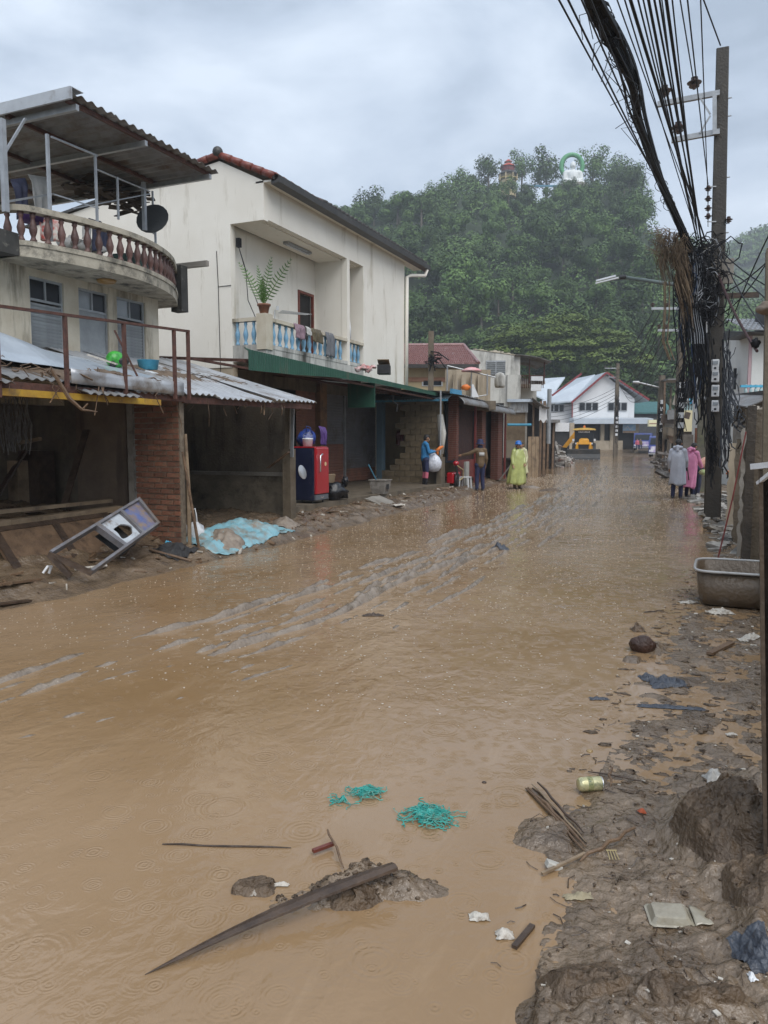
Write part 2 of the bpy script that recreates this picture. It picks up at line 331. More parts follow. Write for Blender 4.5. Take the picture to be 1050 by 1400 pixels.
def height(x, y):
    wl = .10*nz(y, 0, .9, 3) + .05*nz(y, 0, 3.1, 5)
    l = interp(LS, y) + wl*1.6; r = interp(RS, y) + (wl if y > 4.5 else wl*.3)
    dl, dr = x-l, r-x
    if dl < 0:
        z = .13*sst(0, .5, -dl) + .12*sst(.4, 1.4, -dl) + .03*sst(1.4, 3, -dl)
        if y > 12.9: z = min(z, .19)
        z += (.055*fr(x, y, 2.3, 1) + .035*fr(x, y, 6, 2)) * sst(-.05, .4, -dl)
        if y < 9.0 and x < -7.4: z += .52*math.exp(-((x+9.6)/1.4)**2 - ((y-7.6)/1.9)**2) + .05*fr(x, y, 3, 7)
        return z
    if dr < 0:
        a = -dr
        z = (.014*sst(0, .2, a) + .045*sst(.15, 1.2, a)) if y < 3.6 else .012*sst(0, .15, a) + .03*sst(.4, 1.3, a) - .010*sst(3.6, 4.4, y)
        amp = .018 + .02*sst(.1, .8, a)
        z += amp*fr(x, y, 3.2, 4) + amp*.55*fr(x, y, 9, 6)
        if y < 4.6: z += .007*fr(x, y, 24, 8) 
        ch = math.exp(-((x - (.02 + .22*math.sin((y-2.4)*1.15)))/.055)**2) if 2.2 < y < 5.5 else 0
        z -= .018*ch
    else:
        d = min(dl, dr)
        z = -.02 - .10*sst(0, 1.2, d)
        if dl < .7: z += (.035*fr(x, y, 3.5, 2))*sst(.7, 0, dl)
        if dr < .5: z += .02*fr(x, y, 4, 9)*sst(.5, 0, dr)
        # ruts: low ridges of churned silt that run with the street
        if 2.0 < y < 62:
            c0 = interp([(2,-4.45),(3.2,-3.95),(6,-3.45),(9.7,-3.45),(13.4,-3.45),(20,-3.75),(30,-4.5),(48,-6.7),(62,-9.2)], y)
            env = interp([(2,.8),(6,.95),(8,1.05),(30,1.05),(50,.9),(62,0)], y)
            up = 0
            for k, (off, w, h, sd_) in enumerate(((-.80,.09,.145,1),(-.60,.07,.14,6),(-.33,.09,.138,2),(-.08,.06,.14,7),(.10,.10,.148,3),(.36,.07,.135,4),(.58,.06,.13,8),(.86,.07,.125,5))):
                o_ = off*(1 if y > 5 else sst(1.5, 5, y)*.7+.3) + .10*nz(y, 0, .55, sd_)
                g = math.exp(-((x-c0-o_)/w)**2)
                m_ = max(0, .92 + .60*nz(y, 0, .42, 10+sd_) + .30*nz(x, y, 2.5, sd_))
                up = max(up, h*g*min(1.02, m_)*1.08)
            up += (.030*fr(x, y, 4, 12)+.014*fr(x, y, 13, 13))*math.exp(-((x-c0)/.95)**2)
            if y > 12: up += .05*max(0, fr(x, y, 1.3, 31))*math.exp(-((x-c0-.4)/1.5)**2)
            up = up*(.98 + .45*nz(x*9, y*.9, 1, 51)) + .009*fr(x*2.2, y, 6, 52)*min(1, up*12); z += up*env
        # island with the long blade of timber
        u = (x+1.27)*math.cos(-.55) - (y-2.36)*math.sin(-.55); v = (x+1.27)*math.sin(-.55) + (y-2.36)*math.cos(-.55)
        u -= .05*nz(x, y, 4, 41); v -= .07*nz(x, y, 4, 42); g = math.exp(-(abs(u)/.42)**3 - (abs(v)/.155)**2.4)
        if g > .02: z += g*(.140 + .060*fr(x, y, 5, 21) + .016*fr(x, y, 18, 22) + .006*fr(x, y, 40, 23))
    for cx, cy, rx, ry, h in CLODS:
        if abs(x-cx) < rx*2.4 and abs(y-cy) < ry*2.4:
            wx_ = 1+.30*nz(x, y, 5, cx*9); g = math.exp(-(abs((x-cx)/rx*wx_))**3.6 - (abs((y-cy)/ry*wx_))**3.6)
            z += g*(h + (min(.13, max(0, -z)) if dr > 0 and dl > 0 else 0)) + g*(max(h, .02)*.42*fr(x, y, 5, 15) + .010*fr(x, y, 15, 16) + .004*fr(x, y, 40, 17))
    return z
def sheet(name, x0, x1, y0, y1, dx, dy, mat=mud, skew=False):
    nx = int((x1-x0)/dx); ny = int((y1-y0)/dy); vs = []; fs = []
    for j in range(ny+1):
        y = y0 + (y1-y0)*j/ny; c = interp(LS, y) - interp(LS, y0) if skew else 0
        for i in range(nx+1):
            x = x0 + (x1-x0)*i/nx + c; vs.append((x, y, height(x, y)))
    for j in range(ny):
        for i in range(nx):
            a = j*(nx+1)+i; fs.append((a, a+1, a+nx+2, a+nx+1))
    me = bpy.data.meshes.new(name); me.from_pydata(vs, [], fs); me.materials.append(mat)
    me.polygons.foreach_set('use_smooth', [True]*len(fs)); me.update()
    o = bpy.data.objects.new(name, me); COL.objects.link(o); return struct(o)
sheet('mud_bank', -2.1, .72, 1.3, 4.4, .0085, .0085)
sheet('mud_bank', -1.0, 2.2, 4.4, 11.0, .02, .022)
sheet('mud_bank', -5.3, -1.6, 2.0, 16.0, .03, .035) if False else None
sheet('mud_ridges', -5.4, -2.15, 2.0, 18.0, .024, .045, silt)
sheet('mud_ridges', -6.2, -2.2, 18.0, 36.0, .045, .09, silt)
sheet('mud_bank', -11.2, -5.6, 3.2, 15.0, .034, .04)
sheet('mud_bank', -11.5, -6.2, 15.0, 30.0, .05, .07)
sheet('mud_bank', -15.5, -7.3, 30.0, 62.0, .12, .16)
sheet('mud_bank', -2.2, 4.0, 11.0, 34.0, .05, .06)
sheet('mud_bank', -9.5, 3.0, 36.0, 66.0, .12, .14)
# far road bed rising a little to the houses at the end
b = MB(YF)
b.grid(lambda u, v: (lerp(-30, 40, u), lerp(76, 130, v), -.06 + .75*sst(82, 97, lerp(76, 130, v)) + .05*nz(u*20, v*30, 1.5, 3)), 60, 50)
struct(b.build('street', mud))
b = MB(); b.grid(lambda u, v: (lerp(-900, 900, u), lerp(-300, 1500, v), -.35), 8, 8); struct(b.build('ground', hillsoil))
# flood water
m = bpy.data.materials.new('silty flood water'); m.use_nodes = True; t = m.node_tree; N = t.nodes; K = t.links; P = N['Principled BSDF']
tcn = N.new('ShaderNodeTexCoord'); O = tcn.outputs['Object']
na = N.new('ShaderNodeTexNoise'); na.inputs['Scale'].default_value = .35; na.inputs['Detail'].default_value = 4; K.new(O, na.inputs['Vector'])
mr = N.new('ShaderNodeMapRange'); mr.inputs[1].default_value = .35; mr.inputs[2].default_value = .65; K.new(na.outputs['Fac'], mr.inputs[0])
mc = N.new('ShaderNodeMix'); mc.data_type = 'RGBA'; mc.inputs[6].default_value = (.25, .156, .076, 1); mc.inputs[7].default_value = (.33, .225, .135, 1); K.new(mr.outputs[0], mc.inputs[0])
# streaks of paler silt drawn out along the flow
mps = N.new('ShaderNodeMapping'); mps.inputs['Scale'].default_value = (3.2, .5, 1); K.new(O, mps.inputs[0])
nb = N.new('ShaderNodeTexNoise'); nb.inputs['Scale'].default_value = 1.3; nb.inputs['Detail'].default_value = 9; nb.inputs['Roughness'].default_value = .68; nb.inputs['Distortion'].default_value = .6; K.new(mps.outputs[0], nb.inputs['Vector'])
mr2 = N.new('ShaderNodeMapRange'); mr2.inputs[1].default_value = .56; mr2.inputs[2].default_value = .74; mr2.inputs[4].default_value = .4; K.new(nb.outputs['Fac'], mr2.inputs[0])
mc2 = N.new('ShaderNodeMix'); mc2.data_type = 'RGBA'; mc2.inputs[7].default_value = (.38, .27, .165, 1); K.new(mc.outputs[2], mc2.inputs[6]); K.new(mr2.outputs[0], mc2.inputs[0])
K.new(mc2.outputs[2], P.inputs['Base Color'])
P.inputs['Roughness'].default_value = .05; P.inputs['IOR'].default_value = 1.42; P.inputs['Specular IOR Level'].default_value = .5
def mth(op, a, b=None, c=None):
    n = N.new('ShaderNodeMath'); n.operation = op
    for i, q in enumerate((a, b, c)):
        if q is None: continue
        if isinstance(q, (int, float)): n.inputs[i].default_value = q
        else: K.new(q, n.inputs[i])
    return n.outputs[0]
hs = []
for sc_, off, R0, w_, gain in ((1.7, 0, .26, .045, .55), (3.7, 5.3, .30, .07, .6), (6.5, 9.1, .34, .10, .5), (10.5, 2.7, .38, .14, .4)):
    mp_ = N.new('ShaderNodeMapping'); mp_.inputs['Location'].default_value = (off, off*1.7, 0); K.new(O, mp_.inputs[0])
    vo = N.new('ShaderNodeTexVoronoi'); vo.voronoi_dimensions = '2D'; vo.inputs['Scale'].default_value = sc_; vo.inputs['Randomness'].default_value = 1; K.new(mp_.outputs[0], vo.inputs['Vector'])
    sx = N.new('ShaderNodeSeparateColor'); K.new(vo.outputs['Color'], sx.inputs[0])
    r0 = mth('MULTIPLY', sx.outputs[0], R0); dd = mth('SUBTRACT', vo.outputs['Distance'], r0)
    en = mth('SUBTRACT', 1.0, mth('DIVIDE', mth('ABSOLUTE', dd), w_*2.2)); en = mth('MAXIMUM', en, 0.0)
    wv = mth('MULTIPLY', mth('COSINE', mth('MULTIPLY', dd, 6.283/w_)), en)
    wv = mth('MULTIPLY', wv, mth('SUBTRACT', 1.0, mth('MULTIPLY', sx.outputs[0], .7)))
    wv = mth('MULTIPLY', wv, mth('GREATER_THAN', sx.outputs[1], .55))
    hs.append(mth('MULTIPLY', wv, gain*.0016))
h = hs[0]
for q in hs[1:]: h = mth('ADD', h, q)
mkn = N.new('ShaderNodeTexNoise'); mkn.inputs['Scale'].default_value = .55; mkn.inputs['Detail'].default_value = 3; K.new(O, mkn.inputs['Vector'])
mkr = N.new('ShaderNodeMapRange'); mkr.inputs[1].default_value = .38; mkr.inputs[2].default_value = .62; mkr.inputs[3].default_value = .25; mkr.inputs[4].default_value = 1.25; K.new(mkn.outputs['Fac'], mkr.inputs[0])
for sc_, st, am, dist in ((2.6, (1, .7, 1), .016, .9), (8, (1, .7, 1), .0070, 1.2), (22, (1, .8, 1), .0026, .6)):
    mp_ = N.new('ShaderNodeMapping'); mp_.inputs['Scale'].default_value = st; mp_.inputs['Rotation'].default_value = (0, 0, .5); K.new(O, mp_.inputs[0])
    q = N.new('ShaderNodeTexNoise'); q.inputs['Scale'].default_value = sc_; q.inputs['Detail'].default_value = 4; q.inputs['Distortion'].default_value = dist; K.new(mp_.outputs[0], q.inputs['Vector'])
    h = mth('ADD', h, mth('MULTIPLY', mth('MULTIPLY', q.outputs['Fac'], mkr.outputs[0]), am))
bp = N.new('ShaderNodeBump'); bp.inputs['Strength'].default_value = 1; bp.inputs['Distance'].default_value = 1.0; K.new(h, bp.inputs['Height']); K.new(bp.outputs[0], P.inputs['Normal'])
b = MB(); b.grid(lambda u, v: (lerp(-45, 12, u), lerp(-6, 92, v), 0), 4, 6)
struct(b.build('flood_water', m))
# ------------------------------------------------------------------ rain drops bursting on the water, their pale colour also painting glints
rnd = random.Random(4)
b = MB()
for i in range(8000):
    y = 4.0 + 34*rnd.random()**1.05; l = interp(LS, y)+.1; r = interp(RS, y)-.1
    x = rnd.uniform(l, r)
    if height(x, y) > -.005: continue
    s_ = rnd.uniform(.0018, .0042)*(1+.14*y); c = Vector((x, y, .0))
    n = 5; hh = s_*rnd.uniform(.3, .9)
    ring = [c+Vector((math.cos(2*PI*k/n)*s_, math.sin(2*PI*k/n)*s_, .001)) for k in range(n)]
    rt = [c+Vector((math.cos(2*PI*k/n)*s_*1.2, math.sin(2*PI*k/n)*s_*1.2, hh)) for k in range(n)]
    b.loft([ring, rt])
splash = M('splashing water and glints', (.66, .60, .52), (.56, .48, .38), rough=.2, bump=0)
tag(b.build('rain_splashes_glints', splash), 'small pale splashes of rain and painted glints all over the brown flood water', 'splash', kind='stuff')
# ================================================================== house with the curved balcony
def brick_wall(parent, x0, x1, y, z0, z1, bw=.21, bh=.062, j=.016, depth=.1, mat=brickm, seed=0, along='x', ends=0):
    """bricks laid one by one on the face y (or x) of a wall, each its own object"""
    R = random.Random(seed); mb = MB(); mb.box(0, bw, 0, depth, 0, bh); me = mb.mesh('brick', mat); k = 0
    mb = MB(); mb.box(0, bw/2-j/2, 0, depth, 0, bh); mh = mb.mesh('brick', mat)
    z = z0; row = 0
    while z + bh < z1:
        x = x0; half = row % 2
        while x < x1 - .02:
            w = bw/2-j/2 if (half and x == x0) or x+bw > x1+.01 else bw
            mm = me if w == bw else mh; p = R.uniform(-.008, .008); tw = R.uniform(-.015, .015)
            if along == 'x': mt = T(x, y+p, z) @ RY(tw*.5)
            else: mt = T(y+p, x, z) @ RZ(PI/2) @ T(0, -depth, 0) @ RY(tw*.5)
            inst(mm, 'brick', parent, mt); x += w + j
        z += bh + j; row += 1
A = thing('old_house', 'weathered house with curved balustrade balcony under a tin canopy', 'house', (-9.5, 9, .2))
w = MB()
w.box(-9.7, -9.45, 2, 8.55, 2.2, 4.2).box(-9.7, -9.45, 9.2, 9.5, 2.2, 4.2).box(-9.7, -9.45, 10.15, 10.35, 2.2, 4.2).box(-9.7, -9.45, 11.05, 11.4, 2.2, 4.2)
w.box(-9.7, -9.45, 8.55, 9.2, 4.09, 4.2).box(-9.7, -9.45, 9.5, 10.15, 4.09, 4.2).box(-9.7, -9.45, 10.35, 11.05, 4.09, 4.2)
w.box(-9.7, -9.45, 8.55, 9.2, 2.2, 2.95).box(-9.7, -9.45, 9.5, 10.15, 2.2, 2.95).box(-9.7, -9.45, 10.35, 11.05, 2.2, 2.95)
w.box(-14.5, -9.7, 11.2, 11.4, 0, 4.2).box(-14.5, -14.3, 2, 11.2, 0, 4.2)
w.build('wall', oldwall, A)
MB().box(-14.5, -9.45, 2, 11.4, 4.2, 4.38).build('floor_slab', mould, A)
lm = MB(); lm.obox((0, 0, 0), (.012, .60, .055), Matrix.Rotation(.5, 3, 'Y')); lmesh = lm.mesh('louvre_slat', louvm)
for (y0, y1, kind) in ((8.55, 9.2, 0), (9.5, 10.15, 1), (10.35, 11.05, 0)):
    f = MB(); x = -9.50
    f.box(x-.05, x+.02, y0, y0+.035, 2.95, 4.09).box(x-.05, x+.02, y1-.035, y1, 2.95, 4.09).box(x-.05, x+.02, y0+.035, y1-.035, 4.055, 4.09)
    f.box(x-.05, x+.02, y0+.035, y1-.035, 3.74, 3.775).box(x-.05, x+.02, y0+.035, y1-.035, 2.95, 2.98).box(x-.04, x+.015, (y0+y1)/2-.015, (y0+y1)/2+.015, 3.775, 4.055)
    W_ = f.build('window', louvm if kind == 0 else steel, A)
    MB().box(x-.02, x-.01, y0+.035, (y0+y1)/2-.015, 3.775, 4.055).build('pane', glassd if y0 < 9 else glassl, W_)
    MB().box(x-.02, x-.01, (y0+y1)/2+.015, y1-.035, 3.775, 4.055).build('pane', glassd, W_)
    if kind == 0:
        for k in range(14): 
            o = inst(lmesh, 'louvre_slat', W_, T(x, (y0+y1)/2, 3.01+k*.052))
    else: MB().box(x-.02, x, y0+.035, y1-.035, 2.98, 3.74).build('panel', louvm, W_)
# balcony, its edge an arc
ARC = []
ctrl = [(-9.45, 7.85), (-8.98, 8.0), (-8.80, 8.35), (-8.63, 8.95), (-8.55, 9.75), (-8.68, 10.5), (-8.98, 11.25), (-9.45, 11.95), (-9.62, 12.15)]
for i in range(len(ctrl)-1):
    p0 = ctrl[max(i-1, 0)]; p1 = ctrl[i]; p2 = ctrl[i+1]; p3 = ctrl[min(i+2, len(ctrl)-1)]
    for k in range(6):
        t = k/6; q = []
        for a in (0, 1):
            q.append(.5*((2*p1[a]) + (-p0[a]+p2[a])*t + (2*p0[a]-5*p1[a]+4*p2[a]-p3[a])*t*t + (-p0[a]+3*p1[a]-3*p2[a]+p3[a])*t**3))
        ARC.append(tuple(q))
ARC.append(ctrl[-1])
b = MB(); b.prism([(x, y, 4.20) for x, y in ARC] + [(-10.6, 12.15, 4.20), (-10.6, 7.85, 4.20)], (0, 0, .15)); b.build('balcony_slab', mould, A)
b = MB(); n = len(ARC)
def arcring(i, w2, z0, z1):
    x, y = ARC[i]; a = ARC[max(i-1, 0)]; c = ARC[min(i+1, n-1)]; d = Vector((c[0]-a[0], c[1]-a[1], 0)).normalized(); q = Vector((d.y, -d.x, 0)); p = Vector((x, y, 0)) - q*.07
    return [p-q*w2+Vector((0, 0, z0)), p+q*w2+Vector((0, 0, z0)), p+q*w2+Vector((0, 0, z1)), p-q*w2+Vector((0, 0, z1))]
b.loft([arcring(i, .075, 4.82, 4.90) for i in range(n)]); b.build('handrail', mould, A)
b = MB(); b.loft([arcring(i, .085, 4.352, 4.42) for i in range(n)]); b.build('kerb', mould, A)
bal_prof = [(.045, 0), (.05, .03), (.035, .05), (.03, .08), (.052, .14), (.058, .19), (.045, .24), (.028, .30), (.026, .33), (.042, .36), (.03, .375), (.05, .40)]
bm = MB().lathe(bal_prof, n=10).mesh('baluster', balm, smooth=True)
acc = 0; last = ARC[0]; nxt = .08
for p in ARC[1:]:
    d = math.hypot(p[0]-last[0], p[1]-last[1])
    while acc + d >= nxt:
        t = (nxt-acc)/d; x = lerp(last[0], p[0], t); y = lerp(last[1], p[1], t)
        dx, dy = (p[0]-last[0])/d, (p[1]-last[1])/d
        inst(bm, 'baluster', A, T(x-dy*.07, y+dx*.07, 4.42)); nxt += .205
    acc += d; last = p
sooty = M('soot black concrete', (.06, .058, .052), (.025, .024, .022), s=4, stain=(.2, .19, .16), ss=5, sa=.2)
MB().box(-9.35, -8.98, 7.0, 7.98, 4.20, 4.50).build('beam_end', sooty, A)
MB().box(-9.75, -9.5, 12.14, 12.34, 4.12, 4.98).build('end_pier', sooty, A)
MB().box(-11.2, -9.1, 12.4, 12.48, 4.98, 5.08).build('projecting_beam', conc, A)
MB().lathe([(.02, 0), (.13, .02), (.16, .06), (.15, .065)], (-9.05, 9.7, 4.135), 14).build('ceiling_lamp', M('amber glass', (.35, .2, .06), rough=.3, bump=0), A, smooth=True)
# terrace canopy
def corrug(x0, x1, y0, y1, zf, period=.19, amp=.022, along='x', th=.004, per=6):
    """corrugated sheet, ridges run along `along`; zf(x,y) gives its height"""
    mb = MB()
    if along == 'x':
        nv = max(2, int(abs(y1-y0)/period*per)); nu = 6
        mb.grid(lambda u, v: (lerp(x0, x1, u), lerp(y0, y1, v), zf(lerp(x0, x1, u), lerp(y0, y1, v)) + amp*math.cos(2*PI*abs(y1-y0)*v/period)), nu, nv, thick=(0, 0, -th))
    else:
        nv = max(2, int(abs(x1-x0)/period*per)); nu = 8
        mb.grid(lambda u, v: (lerp(x0, x1, v), lerp(y0, y1, u), zf(lerp(x0, x1, v), lerp(y0, y1, u)) + amp*math.cos(2*PI*abs(x1-x0)*v/period)), nu, nv, thick=(0, 0, -th))
    return mb
CN = thing('terrace_canopy', 'large flat corrugated metal canopy on steel posts above the curved balcony', 'canopy', (-9.5, 9.5, 4.4))
for k in range(4):
    y0 = 8.35 + k*.84
    corrug(-13.8, -8.3, y0, y0+.845, lambda x, y, k=k: 6.40 + .03*(x+8.3)*.5 - .006*k, per=8).build('roof_sheet', zincd, CN, smooth=True)
b = MB()
for x in (-8.45, -9.6, -10.8, -12.0, -13.2): b.box(x-.025, x+.025, 8.4, 11.66, 6.40+.015*(x+8.3)-.09, 6.40+.015*(x+8.3)-.03)
b.build('purlins', rust, CN)
b = MB()
for y in (8.5, 9.9, 11.55): b.box(-13.6, -8.35, y-.03, y+.03, 6.22, 6.30)
b.build('rafters', steel, CN)
MB().box(-13.8, -8.28, 8.31, 8.345, 6.30, 6.46).box(-13.8, -8.28, 8.345, 8.55, 6.455, 6.463).build('edge_flashing', zinc, CN)
def post(px, py0, py1, x, r=.02, parent=CN, mat=steel, name='post'):
    a = at(px, py0, x=x); c = at(px, py1, x=x); mb = MB(); mb.bar(a, (a.x, a.y, c.z), r*2, r*2); return mb.build(name, mat, parent)
post(8, 290, 165, -9.0, .035)
p_ = at(8, 215, x=-9.0); MB().bar((-9.0, p_.y, 5.55), (-9.0, p_.y+.35, 6.1), .03, .03).build('brace', steel, CN)
post(70, 330, 186, -8.9, .02); post(133, 303, 212, -8.9, .016); post(162, 300, 243, -9.05, .014); post(198, 315, 250, -9.5, .03); post(210, 320, 262, -9.6, .014)
a = at(70, 187, x=-8.9); c = at(133, 213, x=-8.9); MB().bar(a, c, .025, .025).build('cross_bar', steel, CN)
a = at(133, 232, x=-8.95); c = at(205, 262, x=-9.3); MB().bar(a, c, .02, .02).build('cross_bar', steel, CN)
a = at(8, 276, x=-8.98); c = at(72, 265, x=-9.6); d_ = at(135, 285, x=-8.9); MB().bar(a, c, .025, .025).bar(c, d_, .02, .02).build('drying_rail', steel, CN)
a = at(100, 285, x=-9.2); c = at(205, 265, x=-9.5); MB().bar(a, c, .018, .018).build('drying_rail', steel, CN)
# washing and clutter on the terrace
def cloth(name, mat, label, a, b_, drop, cat='laundry', group=None, seed=0, depth=.08, w2=None):
    """cloth hung over the line a-b, falling by drop"""
    a, b_ = Vector(a), Vector(b_); dr = (b_-a).normalized(); side = Vector((dr.y, -dr.x, 0))
    def fn(u, v):
        p = a.lerp(b_, u); z = -drop*v*(1+.12*nz(u*3, seed, 1.5, seed))
        fold = .035*math.sin(u*15+seed)*v + .03*nz(u*4, v*2, 1.4, seed)
        return p + side*(depth*min(1, v*4) + fold) + Vector((0, 0, z))
    mb = MB(); mb.grid(fn, 14, 10, thick=side*-.006)
    o = mb.build(name, mat, origin=(a+b_)/2 - Vector((0, 0, drop)), smooth=True); return tag(o, label, cat, group)
cloth('hanging_shirt', palew, 'grey shirt hung at the left end of the curved balcony terrace', at(38, 238, x=-9.9), at(62, 242, x=-9.9), .55, seed=1)
cloth('hanging_shirt', denim, 'dark garment hanging beside the grey shirt on the terrace', at(14, 245, x=-9.9), at(34, 243, x=-9.9), .6, seed=2)
cloth('striped_cloth', stripe, 'red and white striped cloth showing between the maroon balusters', at(48, 285, x=-9.3), at(80, 290, x=-9.3), .45, seed=3)
cloth('hanging_cloth', palew, 'white cloth hung behind the right part of the curved balustrade', at(108, 296, x=-9.3), at(118, 298, x=-9.3), .35, seed=4)
cloth('hanging_trousers', denim, 'dark trousers hung behind the middle of the curved balustrade', at(121, 298, x=-9.3), at(140, 303, x=-9.3), .5, seed=5)
b = MB(); p_ = at(42, 282, x=-9.35); b.lathe([(.16, 0), (.2, .16), (.21, .17), (.19, .165)], (p_.x, p_.y, 4.90-.06), 14)
o = b.build('purple_basin', purple, origin=(p_.x, p_.y, 4.84), smooth=True); tag(o, 'purple plastic basin on the balcony terrace beside the hung shirts', 'basin')
b = MB(); p_ = at(88, 290, x=-9.5); 
for k in range(5): b.ball((p_.x+.05*k, p_.y+.12*k, 4.72+.05*(k % 2)), .12, 8, 6, (1, 1.2, .7), .5, k)
tag(b.build('laundry_heap', palew, origin=(p_.x, p_.y, 4.6), smooth=True), 'heap of pale and dark washing behind the curved handrail', 'laundry')
b = MB(); p_ = at(190, 290, x=-10.2); b.obox((p_.x, p_.y, 4.93), (.5, 1.1, .28), Matrix.Rotation(.2, 3, 'Z')); b.obox((p_.x+.2, p_.y-.1, 4.68), (.3, .7, .22), Matrix.Rotation(.3, 3, 'Z'))
tag(b.build('stacked_crates', M('dark green crate', (.03, .07, .05), (.02, .03, .03), s=9, bump=.4), origin=(p_.x, p_.y, 4.4), bevel=.01), 'dark green crates stacked on the terrace behind the satellite dish', 'crates')
b = MB(); p_ = at(212, 305, x=-9.55); b.lathe([(.0, .0), (.12, .015), (.22, .06), (.30, .13), (.29, .135)], (p_.x, p_.y, p_.z), 18, Matrix.Rotation(1.2, 3, 'X') @ Matrix.Rotation(.3, 3, 'Y'))
DH = tag(b.build('satellite_dish', M('dark dish mesh', (.07, .075, .08), rough=.5), origin=(p_.x, p_.y, p_.z-.5), smooth=True), 'dark round satellite dish at the right end of the curved balcony', 'dish')
MB().bar((p_.x, p_.y, 4.4), (p_.x, p_.y, p_.z), .03, .03).build('dish_post', steel, DH)
b = MB(); R = random.Random(8); p_ = at(150, 245, x=-10.5)
for k in range(60): b.obox((p_.x+R.uniform(-.4, .4), p_.y+R.uniform(-.8, .7), 6.17+R.uniform(-.12, .1)), (R.uniform(.1, .5), R.uniform(.05, .3), .02), Matrix.Rotation(R.uniform(-.5, .5), 3, 'X') @ Matrix.Rotation(R.uniform(0, 3), 3, 'Z'))
tag(b.build('stored_scrap', M('brown scrap', (.08, .055, .04), (.04, .03, .02), s=8), origin=(p_.x, p_.y, 6)), 'brown scrap boards stored up under the canopy roof', 'scrap', kind='stuff')
V3 = lambda *a: Vector(a)
# -------- lean-to in front with the yellow beam
LT = thing('lean_to_shop', 'ruined lean-to shop with yellow beam and mud filled room at the far left', 'lean-to', (-8.2, 6.5, .1))
def zroof(x): return 2.31 + .29*(-6.9-x)
R = random.Random(3)
for k in range(5):
    y0 = 4.0 + k*.95
    sag = R.uniform(-.02, .03)
    corrug(-9.42, -6.86+R.uniform(-.05, .15), y0, y0+.97, lambda x, y, s=sag, k=k: zroof(x)-.02+s*(x+9.4)+.004*k, period=.13, amp=.014).build('roof_sheet', zincd, LT, smooth=True)
MB().box(-6.95, -6.87, 3.5, 8.3, 2.125, 2.20).build('yellow_beam', yellowb, LT)
MB().box(-7.0, -6.9, 3.5, 8.85, 2.20, 2.28).box(-7.0, -6.92, 4.8, 4.88, 0, 2.12).build('front_beam', rust, LT)
b = MB(); 
def fas(u, v):
    y = lerp(6.72, 8.75, u); return (-6.84 + .03*nz(u*4, v, 1, 4), y, 2.31 + (.17 + .03*nz(u*6, 0, 1, 2))*v - .03*u)
b.grid(fas, 16, 3, thick=(-.004, 0, 0)); b.build('fascia_sheet', zinc, LT, smooth=True)
MB().box(-14.3, -11.0, 9.35, 9.5, 0, 3.2).box(-11.15, -11.0, 2.0, 9.35, 0, 3.2).build('back_wall', brickd, LT)
# interior piers and panel, low wall with timber sill
for (px0, px1, y) in ((40, 60, 9.35), (62, 90, 9.3), (92, 104, 9.2)):
    a = at(px0, 600, y=y); c = at(px1, 600, y=y)
    MB().box(a.x, c.x, y, y+.14, .1, 2.5).build('brick_pier', brickd, LT)
a = at(104, 600, y=9.1); c = at(172, 600, y=9.1)
MB().box(a.x, c.x, 9.1, 9.18, .15, 2.4).build('wall_panel', M('stained board', (.20, .145, .10), (.13, .09, .06), s=2, stain=(.06, .04, .028), ss=2, sa=.5, streak=True), LT)
b = MB(); a = at(181, 600, y=8.95); b.box(a.x-.05, a.x+.05, 8.9, 9.0, .1, 2.35)
for k in range(8): b.box(a.x+.05, a.x+.05+R.uniform(.05, .16), 8.92, 8.97, .5+k*.22, .53+k*.22)
b.build('concrete_post', conc, LT)
MB().box(-7.78, -7.005, 8.845, 8.94, .1, 2.24).build('mortar_core', mortar, LT)
BP = LT
brick_wall(LT, -7.80, -7.0, 8.83, .12, 2.24, seed=5)

MB().box(-8.34, -8.2, 4.5, 8.8, 0, .55).build('low_wall_core', mortar, LT)
brick_wall(LT, 4.6, 8.8, -8.19, .1, .50, seed=7, along='y', depth=.05)
MB().bar((-8.22, 4.5, .60), (-8.18, 6.9, .63), .16, .09).bar((-8.22, 6.95, .62), (-8.1, 8.8, .66), .14, .08).bar((-8.5, 7.0, .74), (-8.35, 8.9, .76), .08, .05).build('sill_timber', woodp, LT)
b = MB(); a = at(50, 520+150, y=8.6)
for i, (px0, px1, t0, t1) in enumerate(((118, 100, 585, 680),)): b.bar(at(118, 588, y=8.9), at(88, 690, y=8.3), .1, .03)
b.build('leaning_plank', woodd, LT)
# hanging strips at far left, dark clutter
b = MB(); R = random.Random(11)
for k in range(46):
    p = at(R.uniform(-15, 40), R.uniform(540, 548), y=R.uniform(7.6, 8.4)); q = [p + Vector((.04*math.sin(t*1.3+k)+R.uniform(-.01, .01), 0, -t*R.uniform(.12, .16))) for t in range(6)]
    b.tube(q, .008, 4)
tag(b.build('hanging_strips', M('grey strips', (.16, .15, .14), (.08, .075, .07), s=20), LT), kind='stuff')
b = MB(); b.box(*[v for v in (at(8, 600, y=8.5).x, at(22, 600, y=8.5).x)], 8.5, 8.8, .3, 1.35); b.build('side_panel', woodp, LT)
b = MB(); b.box(at(24, 600, y=8.7).x, at(52, 600, y=8.7).x, 8.7, 9.0, .3, 1.5); b.build('side_panel', woodd, LT)
b = MB(); b.bar(at(25, 606, y=8.4), at(55, 600, y=8.4), .06, .05); b.build('shelf', woodp, LT)
R = random.Random(41)
